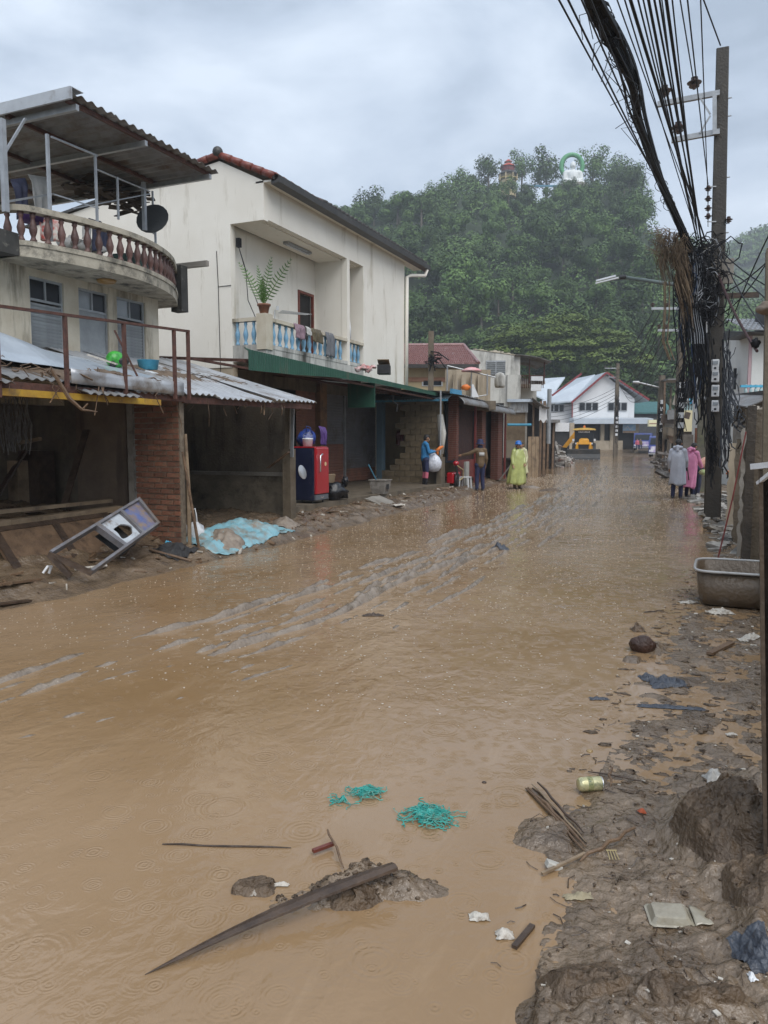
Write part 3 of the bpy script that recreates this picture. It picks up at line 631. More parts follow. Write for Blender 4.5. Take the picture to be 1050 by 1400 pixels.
for k, (x, y, z_, ln, rz_2, ry_, m2, lb) in enumerate(((-9.2, 7.6, .62, 1.5, .5, .12, wood, 'brown board half buried in the mud heap inside the ruined shop'), (-8.9, 6.6, .50, 1.1, 1.9, -.1, woodp, 'pale board lying across the mud inside the ruined shop'), (-9.9, 8.3, .95, 1.3, 1.2, 1.0, woodd, 'dark board standing askew at the back of the ruined shop'), (-10.3, 7.2, .9, 1.1, .3, .7, concd, 'grey slab sticking out of the mud inside the ruined shop'))):
    c = V3(x, y, z_); tag(MB().obox(c, (ln, .16, .03), Matrix.Rotation(rz_2, 3, 'Z') @ Matrix.Rotation(-ry_, 3, 'Y')).build('loose_plank', m2, origin=c), lb, 'plank')
# debris on the lean-to roof
b = MB()
def mudroof(u, v):
    y = lerp(6.4, 8.7, u); x = lerp(-6.95, -7.75, v); e_ = min(u, 1-u, v, 1-v)*5; e_ = max(0, min(1, e_))
    return (x, y, zroof(x)+.012+e_*(.06+.07*fr(x, y, 2.5, 3)))
b.grid(mudroof, 60, 24); tag(b.build('roof_mud', mud_dry, LT, smooth=True), kind='stuff')
b = MB(); R = random.Random(21)
for k in range(60):
    y = R.uniform(4.2, 8.7); x = R.uniform(-6.85, -7.5); a_ = R.uniform(0, PI); ln = R.uniform(.08, .4); z = zroof(x)+.05+R.uniform(0, .06)
    b.tube([(x, y, z), (x+math.cos(a_)*ln*.3, y+math.sin(a_)*ln*.5, z+R.uniform(-.01, .06)), (x+math.cos(a_)*ln*.5, y+math.sin(a_)*ln, z+R.uniform(-.05, .04))], R.uniform(.004, .012), 4)
for k in range(13):
    y = R.uniform(4.6, 8.7); x = -6.85; z = 2.3; ln = R.uniform(.06, .4)
    b.tube([(x, y, z), (x+.04, y+R.uniform(-.1, .1), z-.06), (x+.03, y+R.uniform(-.15, .15), z-ln)], R.uniform(.003, .009), 4)
tag(b.build('roof_twigs', wood, LT), kind='stuff')
b = MB(); b.tube([at(70, 505, x=-6.8), at(95, 545, x=-6.7), at(112, 560, x=-6.65), at(133, 563, x=-6.6)], [.02, .025, .018, .006], 6); b.tube([at(112, 560, x=-6.65), at(120, 552, x=-6.6)], .01, 5)
tag(b.build('broken_branch', wood, origin=at(95, 545, x=-6.7)), 'broken brown branch hanging below the yellow beam', 'branch')
# silver sheet heaped on the roof
b = MB()
def sil(u, v):
    y = lerp(5.2, 9.2, u); x = lerp(-7.35, -9.1, v); ridge = math.exp(-(abs(u-.16)/.14)**1.2)*.52 + math.exp(-(abs(u-.42)/.25)**1.4)*.34
    return (x + .15*nz(u*3, v*2, 1, 4), y, zroof(x) + .02 + ridge*math.sin(PI*min(1, v*.9+.08))*(1-.5*u) + .03*nz(u*9, v*5, 1, 8))
b.grid(sil, 34, 14, thick=(0, 0, -.006))
tag(b.build('silver_sheet', tarps, origin=(-8.2, 7, zroof(-8.2))), 'crumpled silver sheeting heaped on the low roof under the windows', 'sheeting')
p_ = at(157, 463, x=-8.3); b = MB(); c = Vector((p_.x, p_.y, zroof(p_.x)+.14))
b.ball(c, .13, 14, 10, (1, 1.15, 1)); HL = b.build('motorbike_helmet', greenst, origin=c-Vector((0, 0, .14)), smooth=True); tag(HL, 'green and black motorbike helmet lying on the low roof', 'helmet')
MB().ball(c+Vector((.05, .05, -.02)), .115, 12, 8, (1, 1.2, .62)).build('visor', black, HL, smooth=True); MB().ball(c+Vector((.05, -.11, -.08)), .05, 8, 6).build('chin_vent', black, HL, smooth=True)
p_ = at(202, 475, x=-8.4); b = MB(); c = Vector((p_.x, p_.y, zroof(p_.x)+.03)); b.lathe([(.14, 0), (.17, .15), (.18, .155), (.165, .15), (.13, .02)], c, 18)
tag(b.build('blue_basin', cyanp, origin=c, smooth=True), 'cyan plastic basin standing on the tin roof below the balcony', 'basin')
b = MB(); c = at(213, 487, x=-8.2); c.z = zroof(c.x)+.035; b.obox(c, (.16, .42, .02), Matrix.Rotation(.28, 3, 'Y') @ Matrix.Rotation(.2, 3, 'Z')); b.obox(c+Vector((-.2, .2, .13)), (.16, .2, .05), Matrix.Rotation(.28, 3, 'Y'))
tag(b.build('white_board', plasw, origin=c), 'white plastic board lying beside the cyan basin on the roof', 'board')
b = MB(); b.bar(at(120, 483, x=-8.0)+Vector((0, 0, -.02)), at(160, 500, x=-7.6)+Vector((0, 0, .02)), .06, .02)
tag(b.build('white_lath', foam, origin=at(140, 490, x=-7.8)), 'white lath lying on the roof mud left of the helmet', 'lath')
# rusty railing
RL = thing('rusty_railing', 'rusty steel railing standing along the edge of the low tin roof', 'railing', (-6.9, 7, 2.3))
ys = [3.6, 4.9, 5.75, 6.66, 7.6, 8.56, 8.86]
def zr(y): return 2.93 + .024*(y-3.6)*1.9
for y in ys:
    MB().box(-6.86, -6.82, y-.02, y+.02, 2.22 if y > 6 else 2.1, zr(y)).build('post', rust, RL)
MB().bar((-6.84, 3.4, zr(3.4)), (-6.84, 8.88, zr(8.88)), .045, .03).build('top_rail', rust, RL)
MB().bar((-6.9, 7.95, zroof(-7.2)), (-7.1, 7.72, 3.05), .04, .02).build('stay', rust, RL)
# -------- shed roofed in tin beside it
SH = thing('tin_roof_shed', 'open shed with patched corrugated roof and muddy side wall left of the fridge', 'shed', (-8.5, 11, .1))
R = random.Random(13)
for k in range(5):
    y0 = 8.82 + k*.775
    corrug(-9.95, -6.88+R.uniform(-.04, .04), y0, y0+.79, lambda x, y, k=k: zroof(x)+.01+.006*(k % 2)-.035*sst(-8.2, -7.4, x)*(1 if k in (1, 2) else 0)+.012*(y-8.8), period=.145, amp=.017, per=8).build('roof_sheet', zinc, SH, smooth=True)
MB().bar((-6.98, 8.9, 2.23), (-6.98, 12.6, 2.28), .05, .09).build('front_beam', rust, SH)
b = MB()
for x in (-8.0, -9.1): b.bar((x, 8.9, zroof(x)-.08), (x, 12.6, zroof(x)-.04), .05, .07)
b.build('purlin', wood, SH)
MB().box(-7.55, -7.38, 12.52, 12.72, 0, 1.5).bar((-7.47, 12.6, 1.5), (-7.42, 12.58, 2.5), .1, .1).build('post', concd, SH)
MB().bar((-7.33, 12.5, 1.35), (-7.3, 12.5, 2.3), .03, .06).build('post_plate', steel, SH)
MB().box(-11.2, -7.62, 12.9, 13.05, 0, 1.0).build('lower_side_wall', M('olive concrete', (.25, .21, .155), (.15, .125, .09), s=3, bump=.4, stain=(.06, .05, .035), ss=2.4, sa=.45), SH)
MB().prism([(-11.2, 12.94, 1.0), (-7.62, 12.94, 1.0), (-7.62, 12.94, 2.42), (-9.9, 12.94, 3.1), (-11.2, 12.94, 3.1)], (0, .11, 0)).build('upper_side_wall', M('dark streaked board', (.17, .14, .105), (.11, .09, .066), s=2.5, stain=(.03, .025, .02), ss=2, sa=.5, streak=True), SH)  # upper wall darker than the lower one, with dark streaks
MB().box(-11.2, -7.6, 12.86, 12.93, .97, 1.04).build('wall_ledge', conc, SH)
MB().bar(at(366, 640, y=12.4), at(395, 618, y=12.35), .08, .02).build('leaning_lath', wood, SH)
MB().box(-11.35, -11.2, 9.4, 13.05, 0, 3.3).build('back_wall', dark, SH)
MB().prism([(-11.2, 9.13, 0), (-7.8, 9.13, 0), (-7.8, 9.13, 2.48), (-9.4, 9.13, 2.95), (-11.2, 9.13, 2.95)], (0, .09, 0)).build('party_wall', concd, SH)
MB().tube([(-6.97, 8.96, .1), (-6.96, 8.95, 1.0), (-6.99, 8.95, 1.75)], [.03, .028, .02], 8).build('pipe_post', woodp, SH)
b = MB(); R = random.Random(31)
for k in range(22):
    y = R.uniform(9, 12.5); x = -6.95+R.uniform(-.2, .05); z = 2.27; ln = R.uniform(.05, .5)*R.random()+.04; b.tube([(x, y, z), (x+R.uniform(-.05, .05), y+R.uniform(-.06, .06), z-ln*.5), (x+R.uniform(-.05, .05), y+R.uniform(-.1, .1), z-ln)], R.uniform(.003, .012), 4)
b.tube([at(240, 545, x=-7), at(248, 580, x=-7), at(246, 605, x=-7.02), at(244, 612, x=-7)], .006, 5)
tag(b.build('eave_debris', wood, SH), kind='stuff')
b = MB(); R = random.Random(19)
for k in range(40):
    y = R.uniform(10.6, 12.4); x = R.uniform(-8.6, -7.9); z = zroof(x)+.04; a_ = R.uniform(0, 3); b.tube([(x, y, z), (x+math.cos(a_)*.12, y+math.sin(a_)*.15, z+.02)], .006, 4)
def roofsilt(u, v):
    x = lerp(-7.9, -8.9, v); y = lerp(9.3, 12.3, u); e_ = max(0, min(1, min(u, 1-u, v, 1-v)*5)); return (x, y, zroof(x)+.012*(y-8.8)+.0+e_*.07*max(0, .25+fr(x, y, 2.4, 5)))
b.grid(roofsilt, 60, 20)
tag(b.build('roof_silt', mud_dry, SH, smooth=True), kind='stuff')
tag(MB().tube([(-6.8, 8.95, .12), (-6.93, 8.8, 1.5)], [.022, .018], 8).build('leaning_pole', wood, origin=(-6.8, 8.95, .1)), 'brown pole leaning on the edge of the brick wall', 'pole')
# tarpaulin and bags in front of the shed
def drape(name, mat, label, cx, cy, rx, ry, h, rz, seed, cat, fold=.5, nu=44, nv=34, edge=.5):
    c_, s_ = math.cos(rz), math.sin(rz)
    def fn(u, v):
        a, b_ = (u-.5)*2, (v-.5)*2; q = 1 + .14*noise.noise(Vector((a*1.4, b_*1.4, seed)))
        x = a*rx*q; y = b_*ry*q; X = cx + x*c_ - y*s_; Y = cy + x*s_ + y*c_
        r_ = max(abs(a), abs(b_)); r_ = min(1, math.hypot(a, b_))
        g = (1-r_**2.2)
        z = max(height(X, Y), 0) + .012 + h*g*(.75+.5*nz(X, Y, 2.3, seed)) + fold*.12*h*math.sin(9*a+3*nz(X, Y, 3, seed))*g**.5 + fold*.22*h*fr(X, Y, 7, seed)
        return (X, Y, z)
    mb = MB(); mb.grid(fn, nu, nv); o = mb.build(name, mat, origin=(cx, cy, max(0, height(cx, cy))), smooth=True)
    sl = o.modifiers.new('thick', 'SOLIDIFY'); sl.thickness = .004
    return tag(o, label, cat)
drape('blue_tarpaulin', tarpb, 'crumpled pale blue tarpaulin lying on the mud in front of the shed', -7.0, 10.3, .44, 1.25, .19, .12, 3, 'tarpaulin', fold=.85)
drape('muddy_blanket', sack, 'mud soaked blanket bunched under the left end of the blue tarpaulin', -6.85, 9.65, .3, .42, .17, .5, 5, 'blanket', fold=.6)
drape('muddy_sack', sack, 'mud coloured sack at the right end of the blue tarpaulin', -7.05, 11.75, .22, .35, .14, .2, 7, 'sack', fold=.6)
b = MB(); c = Vector((-7.25, 9.45, height(-7.25, 9.45)+.1)); b.ball(c, .16, 12, 9, (.9, .9, 1), .6, 3); b.tube([c+Vector((-.06, -.02, .1)), c+Vector((-.08, 0, .3)), c+Vector((0, .02, .36)), c+Vector((.03, 0, .28)), c+Vector((.05, 0, .12))], .012, 5)
tag(b.build('white_carrier_bag', plasw, origin=c-Vector((0, 0, .1)), smooth=True), 'white carrier bag with its handles up, left of the blue tarpaulin', 'bag')
# furniture and boards thrown out in front of the lean-to
FRM = thing('broken_cabinet', 'tipped broken cabinet frame with blue and white panels lying on the mud', 'cabinet', (-6.9, 7.2, .15))
qa, qb, qc, qd = at(66, 757, x=-6.78), at(189, 683, x=-7.15), at(217, 718, x=-6.80), at(126, 784, x=-6.42)
nrm = (qb-qa).cross(qd-qa).normalized()
if nrm.dot(V3(0, 0, CAM_H)-qa) < 0: nrm = -nrm
def bil(u, v, o=0): return qa.lerp(qb, u).lerp(qd.lerp(qc, u), v) + nrm*o
def bq(u0, u1, v0, v1, o0, o1): return [bil(u0, v0, o0), bil(u1, v0, o0), bil(u1, v1, o0), bil(u0, v1, o0)], (bil(u0, v0, o1)-bil(u0, v0, o0))
greyw = M('grey painted timber', (.20, .20, .22), (.12, .115, .12), s=6, stain=(.13, .095, .065), ss=5, sa=.5, rough=.5)
for q in ((0, 1, 0, .07), (0, 1, .93, 1), (.45, .49, .07, .93), (.73, .76, .07, .93), (.97, 1, .07, .93)):
    pl, vec = bq(*q, -.03, .05); MB().prism(pl, vec).build('frame_bar', greyw, FRM)
pl, vec = bq(.76, .97, .07, .93, -.012, .012); MB().prism(pl, vec).build('blue_panel', M('muddy blue panel', (.11, .15, .33), (.07, .10, .24), s=5, stain=(.26, .18, .10), ss=4, sa=.7, rough=.35), FRM)
wp = M('dirty white panel', (.52, .56, .60), (.40, .43, .46), s=5, stain=(.14, .09, .06), ss=7, sa=.45, rough=.4)
# white panel with a broken hole
hole = [(.615+.085*math.cos(a)*(1+.25*math.sin(3*a+1)), .56+.26*math.sin(a)*(1+.2*math.cos(2*a))) for a in [2*PI*k/24 for k in range(24)]]
vs = []; fs = []
for k in range(24):
    a = 2*PI*k/24; cx_, cy_ = math.cos(a), math.sin(a); s_ = min(.12/max(1e-6, abs(cx_)), .43/max(1e-6, abs(cy_)))
    u_, v_ = .61+cx_*s_, .5+cy_*s_
    vs += [bil(hole[k][0], hole[k][1], .01), bil(u_, v_, .01), bil(hole[k][0], hole[k][1], -.01), bil(u_, v_, -.01)]
for k in range(24):
    a = k*4; c = ((k+1) % 24)*4; fs += [(a, a+1, c+1, c), (a+2, c+2, c+3, a+3), (a, c, c+2, a+2)]
MB().add(vs, fs).build('white_panel', wp, FRM)
MB().bar(bil(0, .02, 0), bil(0, .02, 0)+Vector((.2, .1, -.25)), .05, .06).bar(bil(0, 0, 0), bil(0, 1, 0), .05, .06).build('leg', woodd, FRM)
pl, vec = bq(.49, .73, .1, .93, -.16, -.15); MB().prism(pl, vec).build('shade_panel', dark, FRM)  # dark sheet paints the black seen through the broken hole
b = MB(); a = at(20, 770, x=-7.3); a.z = .12; c = at(155, 742, x=-7.5); q1, q2, q3, q4 = a, Vector((-7.35, 8.15, .12)), Vector((-7.9, 8.3, .62)), Vector((-7.85, a.y+.1, .60)); b.prism([q1, q2, q3, q4], (.03, 0, .02)); BB = b.build('door_panel', wood, origin=(-7.5, 7.2, .1)); tag(BB, 'dark brown panelled door leaning on the low brick wall', 'door')
b = MB()
nn = (q2-q1).cross(q4-q1).normalized(); nn = nn if nn.x > 0 else -nn
def dq(u0, u1, v0, v1, o): 
    f_ = lambda u, v: q1.lerp(q2, u).lerp(q4.lerp(q3, u), v) + nn*.03
    return [f_(u0, v0), f_(u1, v0), f_(u1, v1), f_(u0, v1)]
for q in ((0, 1, 0, .1), (0, 1, .9, 1), (0, .06, .1, .9), (.94, 1, .1, .9), (.47, .53, .1, .9)): b.prism(dq(*q, 0), nn*.018)
b.build('door_frame', woodd, BB)
# ================================================================== white house
B = thing('white_house', 'two storey cream house with blue baluster balcony and dark tiled roof', 'house', (-10, 19, .2))
X0 = -9.5; Y0 = 15.09; Y1 = 23.43
pk = (-10.66, 8.01)
w = MB()
w.prism([(-10.4, Y0, 3.35), (-10.4, Y0, 6.56), (X0, Y0, 6.56), (X0, Y0, 7.40), (pk[0], Y0, pk[1]-.03), (-16.5, Y0, 7.15), (-16.5, Y0, 3.35)], (0, .18, 0))
w.build('side_wall', cream, B)
MB().box(-16.5, -10.4, Y0+.02, Y0+.2, 0, 3.348).build('side_wall', tanw, B)
w = MB(); w.box(X0-.18, X0-.002, Y0+.18, Y1, 6.60, 7.38).box(X0-.18, X0-.002, 20.3, Y1, 3.45, 6.60).box(X0-.16, X0, 19.25, 19.42, 3.75, 6.60)
w.box(-10.5, X0-.16, 19.27, 19.40, 3.75, 6.6).box(-10.5, X0-.18, 20.3, 20.42, 3.75, 6.6).box(-16.5, -14, Y1-.18, Y1+.003, 0, 3.45).box(-16.5, X0-.19, Y1-.18, Y1+.003, 3.45, 7.3)
w.build('front_wall', cream, B)
MB().box(-10.4, X0-.18, Y0+.18, 20.3, 6.565, 6.62).build('balcony_ceiling', cream, B)
w = MB(); w.box(-10.62, -10.5, Y0+.18, 18.3, 3.75, 6.6).box(-10.62, -10.5, 19.15, 20.42, 3.75, 6.6).box(-10.62, -10.5, 18.3, 19.15, 5.68, 6.6)
w.build('balcony_back_wall', cream, B)
D_ = MB().box(-10.53, -10.47, 18.3, 18.37, 3.75, 5.68).box(-10.53, -10.47, 19.08, 19.15, 3.75, 5.68).box(-10.53, -10.47, 18.37, 19.08, 5.61, 5.68).build('door', redtile, B)
MB().box(-10.6, -10.56, 18.37, 19.08, 3.75, 5.61).build('door_leaf', dark, D_)
MB().box(-16.4, X0, Y0+.01, 20.3, 3.47, 3.75).build('balcony_floor', dirtywhite, B)
MB().box(-10.42, -10.38, 17.05, 17.13, 4.95, 5.05).box(-10.49, -10.47, 17.08, 17.1, 3.8, 4.95).build('switch_box', plasw, B)
b = MB(); b.box(-10.1, -9.95, 16.9, 18.1, 6.5, 6.565); LF = b.build('tube_light', steel, B); MB().tube([(-10.02, 16.95, 6.485), (-10.02, 18.05, 6.485)], .015, 8).build('tube', lampm, LF)
# balustrade
mb_ = MB().lathe([(r*1.0, z*1.32) for r, z in bal_prof], n=12).mesh('baluster', balb, smooth=True)
y = 15.55
while y < 19.2: inst(mb_, 'baluster', B, T(-9.58, y, 3.84)); y += .285
for y in (19.6, 19.85, 20.1): inst(mb_, 'baluster', B, T(-9.58, y, 3.84))
for x in (-9.86, -10.08, -10.3): inst(mb_, 'baluster', B, T(x, 15.17, 3.84))
MB().box(-9.66, -9.49, 15.4, 19.25, 4.37, 4.45).box(-9.66, -9.49, 19.42, 20.3, 4.37, 4.45).box(-10.4, -9.7, 15.1, 15.24, 4.37, 4.45).build('handrail', oldwall, B)
MB().box(-9.66, -9.49, 15.4, 19.25, 3.751, 3.84).box(-9.66, -9.49, 19.42, 20.3, 3.751, 3.84).box(-10.4, -9.7, 15.1, 15.24, 3.751, 3.84).build('bottom_rail', dirtywhite, B)
MB().box(-9.72, -9.47, 15.06, 15.36, 3.72, 4.52).build('corner_post', oldwall, B)
# roof
def rz_(x): return 7.42 + (-9.25-x)*(8.06-7.42)/1.41 if x > pk[0] else 8.06 - (pk[0]-x)*.15
w = MB(); w.prism([(-9.2, Y0-.06, 7.38), (pk[0], Y0-.06, 8.03), (-16.7, Y0-.06, 7.14), (-16.7, Y0-.06, 7.2), (pk[0], Y0-.06, 8.10), (-9.2, Y0-.06, 7.45)], (0, 9.7, 0)); w.build('roof', darktile, B)
vt = MB(); vt.tube([(0, 0, 0), (0, .34, .0)], [.085, .07], 10); vme = vt.mesh('verge_tile', redtile, smooth=True)
dv = Vector((pk[0]+9.25, 0, 8.08-7.44)); L_ = dv.length; dv.normalize()
k = 0
while k*.3 < L_-.1:
    p = Vector((-9.22, Y0-.04, 7.46)) + dv*(k*.3); q_ = Vector((0, 1, 0)).rotation_difference(dv).to_matrix().to_4x4(); inst(vme, 'verge_tile', B, T(*p) @ q_); k += 1
for k in range(7):
    d2 = Vector((-1, 0, -.15)).normalized(); p = Vector((pk[0], Y0-.04, 8.1)) + d2*(k*.3); inst(vme, 'verge_tile', B, T(*p) @ Vector((0, 1, 0)).rotation_difference(d2).to_matrix().to_4x4())
MB().ball((pk[0], Y0-.06, 8.16), .12, 12, 8).build('ridge_cap', darktile, B, smooth=True)
# eave: red tiles at the left end, then the dark gutter
for k in range(7): inst(vme, 'eave_tile', B, T(-9.2, Y0+.0+k*.33, 7.46) @ RX(0))
w = MB(); w.prism([(-9.30, Y0, 7.30), (-9.10, Y0, 7.33), (-9.08, Y0, 7.47), (-9.2, Y0, 7.52), (-9.3, Y0, 7.5)], (0, 9.65, 0)); w.build('gutter', darktile, B)
tb = MB()
for k in range(30): tb.tube([(-9.15, Y0+2.35+k*.245, 7.53), (-9.75, Y0+2.35+k*.245, 7.80)], .05, 6)
tag(tb.build('roof_tiles', darktile, B, smooth=True), kind='stuff')
MB().box(X0-.2, -9.24, Y0+.0, 24.7, 7.36, 7.40).build('soffit', cream, B)
MB().tube([(-9.15, 24.55, 7.32), (-9.2, 24.5, 7.12), (-9.4, 23.75, 7.0), (-9.42, 23.45, 6.9), (-9.42, 23.42, 3.4)], .055, 10).build('downpipe', cream, B, smooth=True)
# ground floor: shop front with shutters
def roller(parent, x, y0, y1, z0, z1, mat, pitch=.085, name='roller_shutter'):
    nz_ = int((z1-z0)/pitch*4); mb = MB()
    mb.grid(lambda u, v: (x + .012*abs(math.sin(PI*v*(z1-z0)/pitch)), lerp(y0, y1, u), lerp(z0, z1, v)), 2, nz_, thick=(-.01, 0, 0)); return mb.build(name, mat, parent)
sx_ = -11.2
def yat(px, x=sx_): return at(px, 600, x=x).y
roller(B, sx_, yat(444), yat(469), 1.55, 3.1, shutm); roller(B, sx_, yat(444), yat(469), .32, 1.55, shutr)
roller(B, sx_, yat(471), yat(513), .75, 3.1, shutm); roller(B, sx_, yat(471), yat(513), .32, .75, shutr)
MB().box(sx_-.02, sx_+.06, yat(469), yat(471), .3, 3.1).build('shutter_guide', steel, B)
MB().box(sx_-.02, sx_+.16, yat(432), yat(441), .3, 3.45).build('shop_post', M('orange brown post', (.25, .14, .075), (.17, .1, .055), s=4, stain=(.08, .06, .04), ss=3, sa=.5), B)
MB().box(sx_-.02, sx_+.14, yat(513), yat(522), .3, 3.0).build('shop_post', cream, B)
roller(B, sx_, yat(405), yat(431), 1.5, 3.3, shutr)
MB().box(sx_-.1, sx_+.02, 15.1, 25.3, 3.1, 3.47).box(sx_-.1, X0-.1, Y1-.16, Y1-.02, 3.2, 3.45).build('shop_lintel', concd, B)
MB().box(sx_-3, sx_-.1, 15.3, 25.2, 3.3, 3.4).box(sx_-.9, sx_-.8, 15.3, 25.2, .3, 3.3).build('shop_interior', dark, B)  # ceiling and back coloured near-black in place of shade
MB().box(sx_-3, -7.95, 13.1, 23.5, -.3, .30).box(sx_-3, -10.8, 23.5, 25.3, -.3, .298).build('shop_floor', concd, B)
b = MB(); b.box(-9.6, -9.5, Y0+.2, Y1, 3.38, 3.45); b.build('edge_beam', concd, B)
# green awning
G = thing('green_awning', 'green corrugated awning over the shop front below the blue baluster balcony', 'awning', (-8.8, 18, 3.3))
def gx(y): return -8.45
for k in range(5):
    y0 = 12.75 + k*2.25; y1 = y0+2.27
    mb = MB(); nv = int((y1-y0)/.09*2)
    mb.grid(lambda u, v: (lerp(-8.45, interp([(12.75, -8.52), (15.05, -9.45), (24.1, -9.52)], lerp(y0, y1, v)), u), lerp(y0, y1, v), lerp(3.40, 3.46, u) - .022*(lerp(y0, y1, v)-12.75)*(1-u)*.9 + .012*math.cos(PI*v*nv)), 2, nv, thick=(0, 0, -.004)); mb.build('awning_sheet', greenm, G)
mb = MB(); nv = 260
def hfas(y): return interp([(12.75, .40), (14.5, .32), (16.5, .19), (19, .13), (24, .11)], y)
mb.grid(lambda u, v: (-8.43+.010*math.cos(PI*v*nv), lerp(12.75, 24, v), (3.42-.0195*(lerp(12.75, 24, v)-12.75)) - u*hfas(lerp(12.75, 24, v))), 1, nv, thick=(-.004, 0, 0)); mb.build('fascia', greenm, G)
b = MB()
for y in (13.2, 15.6, 18, 20.4, 22.8): b.bar((-8.5, y, 3.25-.02*(y-12.75)), (-11.1, y, 3.42), .04, .06)
b.bar((-8.55, 12.8, 3.2), (-8.55, 24, 3.0), .05, .05); b.bar((-9.8, 12.8, 3.3), (-9.8, 24, 3.15), .05, .05)
b.build('frame', rust, G)
a = at(508, 545, x=-8.6); MB().box(-9.3, -8.5, a.y-.02, a.y+.02, 2.55, 3.2).build('side_flap', greenm, G)
b = MB(); b.tube([(-8.7, 20.6, 3.0), (-8.72, 20.62, 2.8), (-8.6, 20.7, 2.7), (-8.62, 20.66, 2.5)], .02, 6); tag(b.build('hanging_rag', dark, G), kind='stuff')
# things on the awning and balcony
b = MB(); c = at(525, 512, x=-8.9); b.obox((c.x, c.y, 3.68), (.35, .42, .26), Matrix.Rotation(.3, 3, 'Z')); BX = tag(b.build('black_box', black, origin=(c.x, c.y, 3.5), bevel=.01), 'black cardboard box with open lid on top of the green awning', 'box')
MB().obox((c.x, c.y, 3.86), (.33, .5, .02), Matrix.Rotation(.3, 3, 'Z') @ Matrix.Rotation(-.35, 3, 'X')).build('lid', M('brown card', (.25, .17, .1)), BX)
b = MB(); c = at(497, 505, x=-9.0)
for k in range(6): b.ball((c.x+.09*(k % 2), c.y-.3+.13*k, 3.58+.05*(k % 3)), .08, 8, 6, (1.2, 1.6, .7), 1.6, k*1.3)
tag(b.build('rag_heap', M('pink and white rags', (.6, .2, .2), (.6, .58, .56), s=7), origin=(c.x, c.y, 3.6), smooth=True), 'small heap of pink and white rags on the green awning', 'rags')
for (pa, pb, m_, dr_, lb) in ((403, 417, towel, .36, 'mauve towel hung over the blue baluster rail'), (418, 424, palew, .22, 'pale cloth hung between two towels on the baluster rail'), (427, 440, olive, .34, 'olive brown cloth hung over the middle of the baluster rail'), (446, 457, M('grey trousers', (.16, .165, .18)), .62, 'grey trousers hung over the baluster rail')):
    ya, yb = at(pa, 450, x=-9.46).y, at(pb, 450, x=-9.46).y
    cloth('hanging_towel', m_, lb, (-9.5, yb, 4.475), (-9.5, ya, 4.475), dr_, seed=pa, depth=-.06, group=None)
b = MB(); b.tube([(-9.56, 19.5, 4.46), (-9.56, 19.5, 4.75), (-9.56, 19.52, 5.0)], [.05, .05, .01], 10); tag(b.build('white_bottle', plasw, origin=(-9.56, 19.5, 4.46), smooth=True), 'white bottle standing on the baluster rail by the pilaster', 'bottle')
# airer on the balcony wall
b = MB()
for k in range(4): b.tube([(-10.45, 17.2+k*.06, 4.9+.03*k), (-9.8, 17.5+k*.1, 4.85+.02*k)], .008, 5)
tag(b.build('clothes_airer', steel, origin=(-10.45, 17.3, 4.9)), 'folding metal clothes airer on the balcony back wall', 'airer')
b = MB(); R = random.Random(2)
b.box(-10.39, -10.3, Y0+.2, Y0+.3, 6.1, 6.3)
b.tube([(-10.36, Y0+.22, 6.2), (-10.2, Y0+.3, 5.6), (-10.15, Y0+.3, 4.9), (-9.9, Y0+.2, 4.5), (-9.6, Y0+.05, 4.0), (-9.55, Y0, 3.8)], .01, 5)
b.tube([(-10.36, Y0+.22, 6.2), (-10.3, Y0+.5, 5.5), (-10.2, Y0+1.1, 4.5)], .009, 5); b.tube([(-10.4, Y0-.01, 5.2), (-10.75, Y0-.01, 5.2), (-10.78, Y0-.01, 6.0)], .008, 5); b.tube([(-10.75, Y0-.01, 5.2), (-10.73, Y0-.01, 3.2)], .008, 5)
tag(b.build('loose_wiring', cable, origin=(-10.36, Y0+.2, 6.1)), 'loose black wiring hanging down the corner of the balcony wall', 'wiring')
# potted fern
FP = thing('potted_fern', 'tall fern in a terracotta pot on the balcony corner post', 'plant', (-9.6, 15.2, 4.52))
c = Vector((-9.6, 15.2, 4.52)); MB().lathe([(.09, 0), (.13, .17), (.155, .18), (.155, .22), (.13, .22), (.12, .19)], c, 14).build('pot', terra, FP, smooth=True)
R = random.Random(5)
def frond(ang, tilt, ln, bend):
    mb = MB(); side = Vector((math.cos(ang), math.sin(ang), 0)); P_ = []
    for i in range(15):
        t = i/14; P_.append(c + Vector((0, 0, .2)) + side*(ln*(math.sin(tilt)*t + bend*t*t)) + Vector((0, 0, ln*(math.cos(tilt)*t - .3*bend*t*t))))
    mb.tube(P_, [.012*(1-.8*i/14) for i in range(15)], 5)
    for i in range(2, 15):
        for h_ in range(1):
            t = (i-.5*h_)/14; p = P_[i].lerp(P_[i-1], .5*h_); d = (P_[i]-P_[i-1]).normalized()
            for sg in (-1, 1):
                o_ = d.cross(Vector((math.sin(ang+1), -math.cos(ang+1), .3))).normalized()*sg
                l_ = ln*.14*math.sin(PI*min(1, t*.86+.14))+.03; w_ = d*.020
                mb.add([p-w_*.6, p+w_*.6, p+o_*l_*.6+w_*1.0+d*.02, p+o_*l_+d*.05, p+o_*l_*.6-w_*.6+d*.02], [(0, 1, 2, 3, 4)])
    return mb.build('frond', fernm, FP)
for a_, ti, ln, be in ((.42, .12, 1.05, .05), (.42, .50, 1.15, .05), (3.5, .45, 1.05, .08), (3.6, .12, .85, .03), (2.4, .3, .6, .1), (5.2, .3, .6, .1)): frond(a_, ti, ln, be)
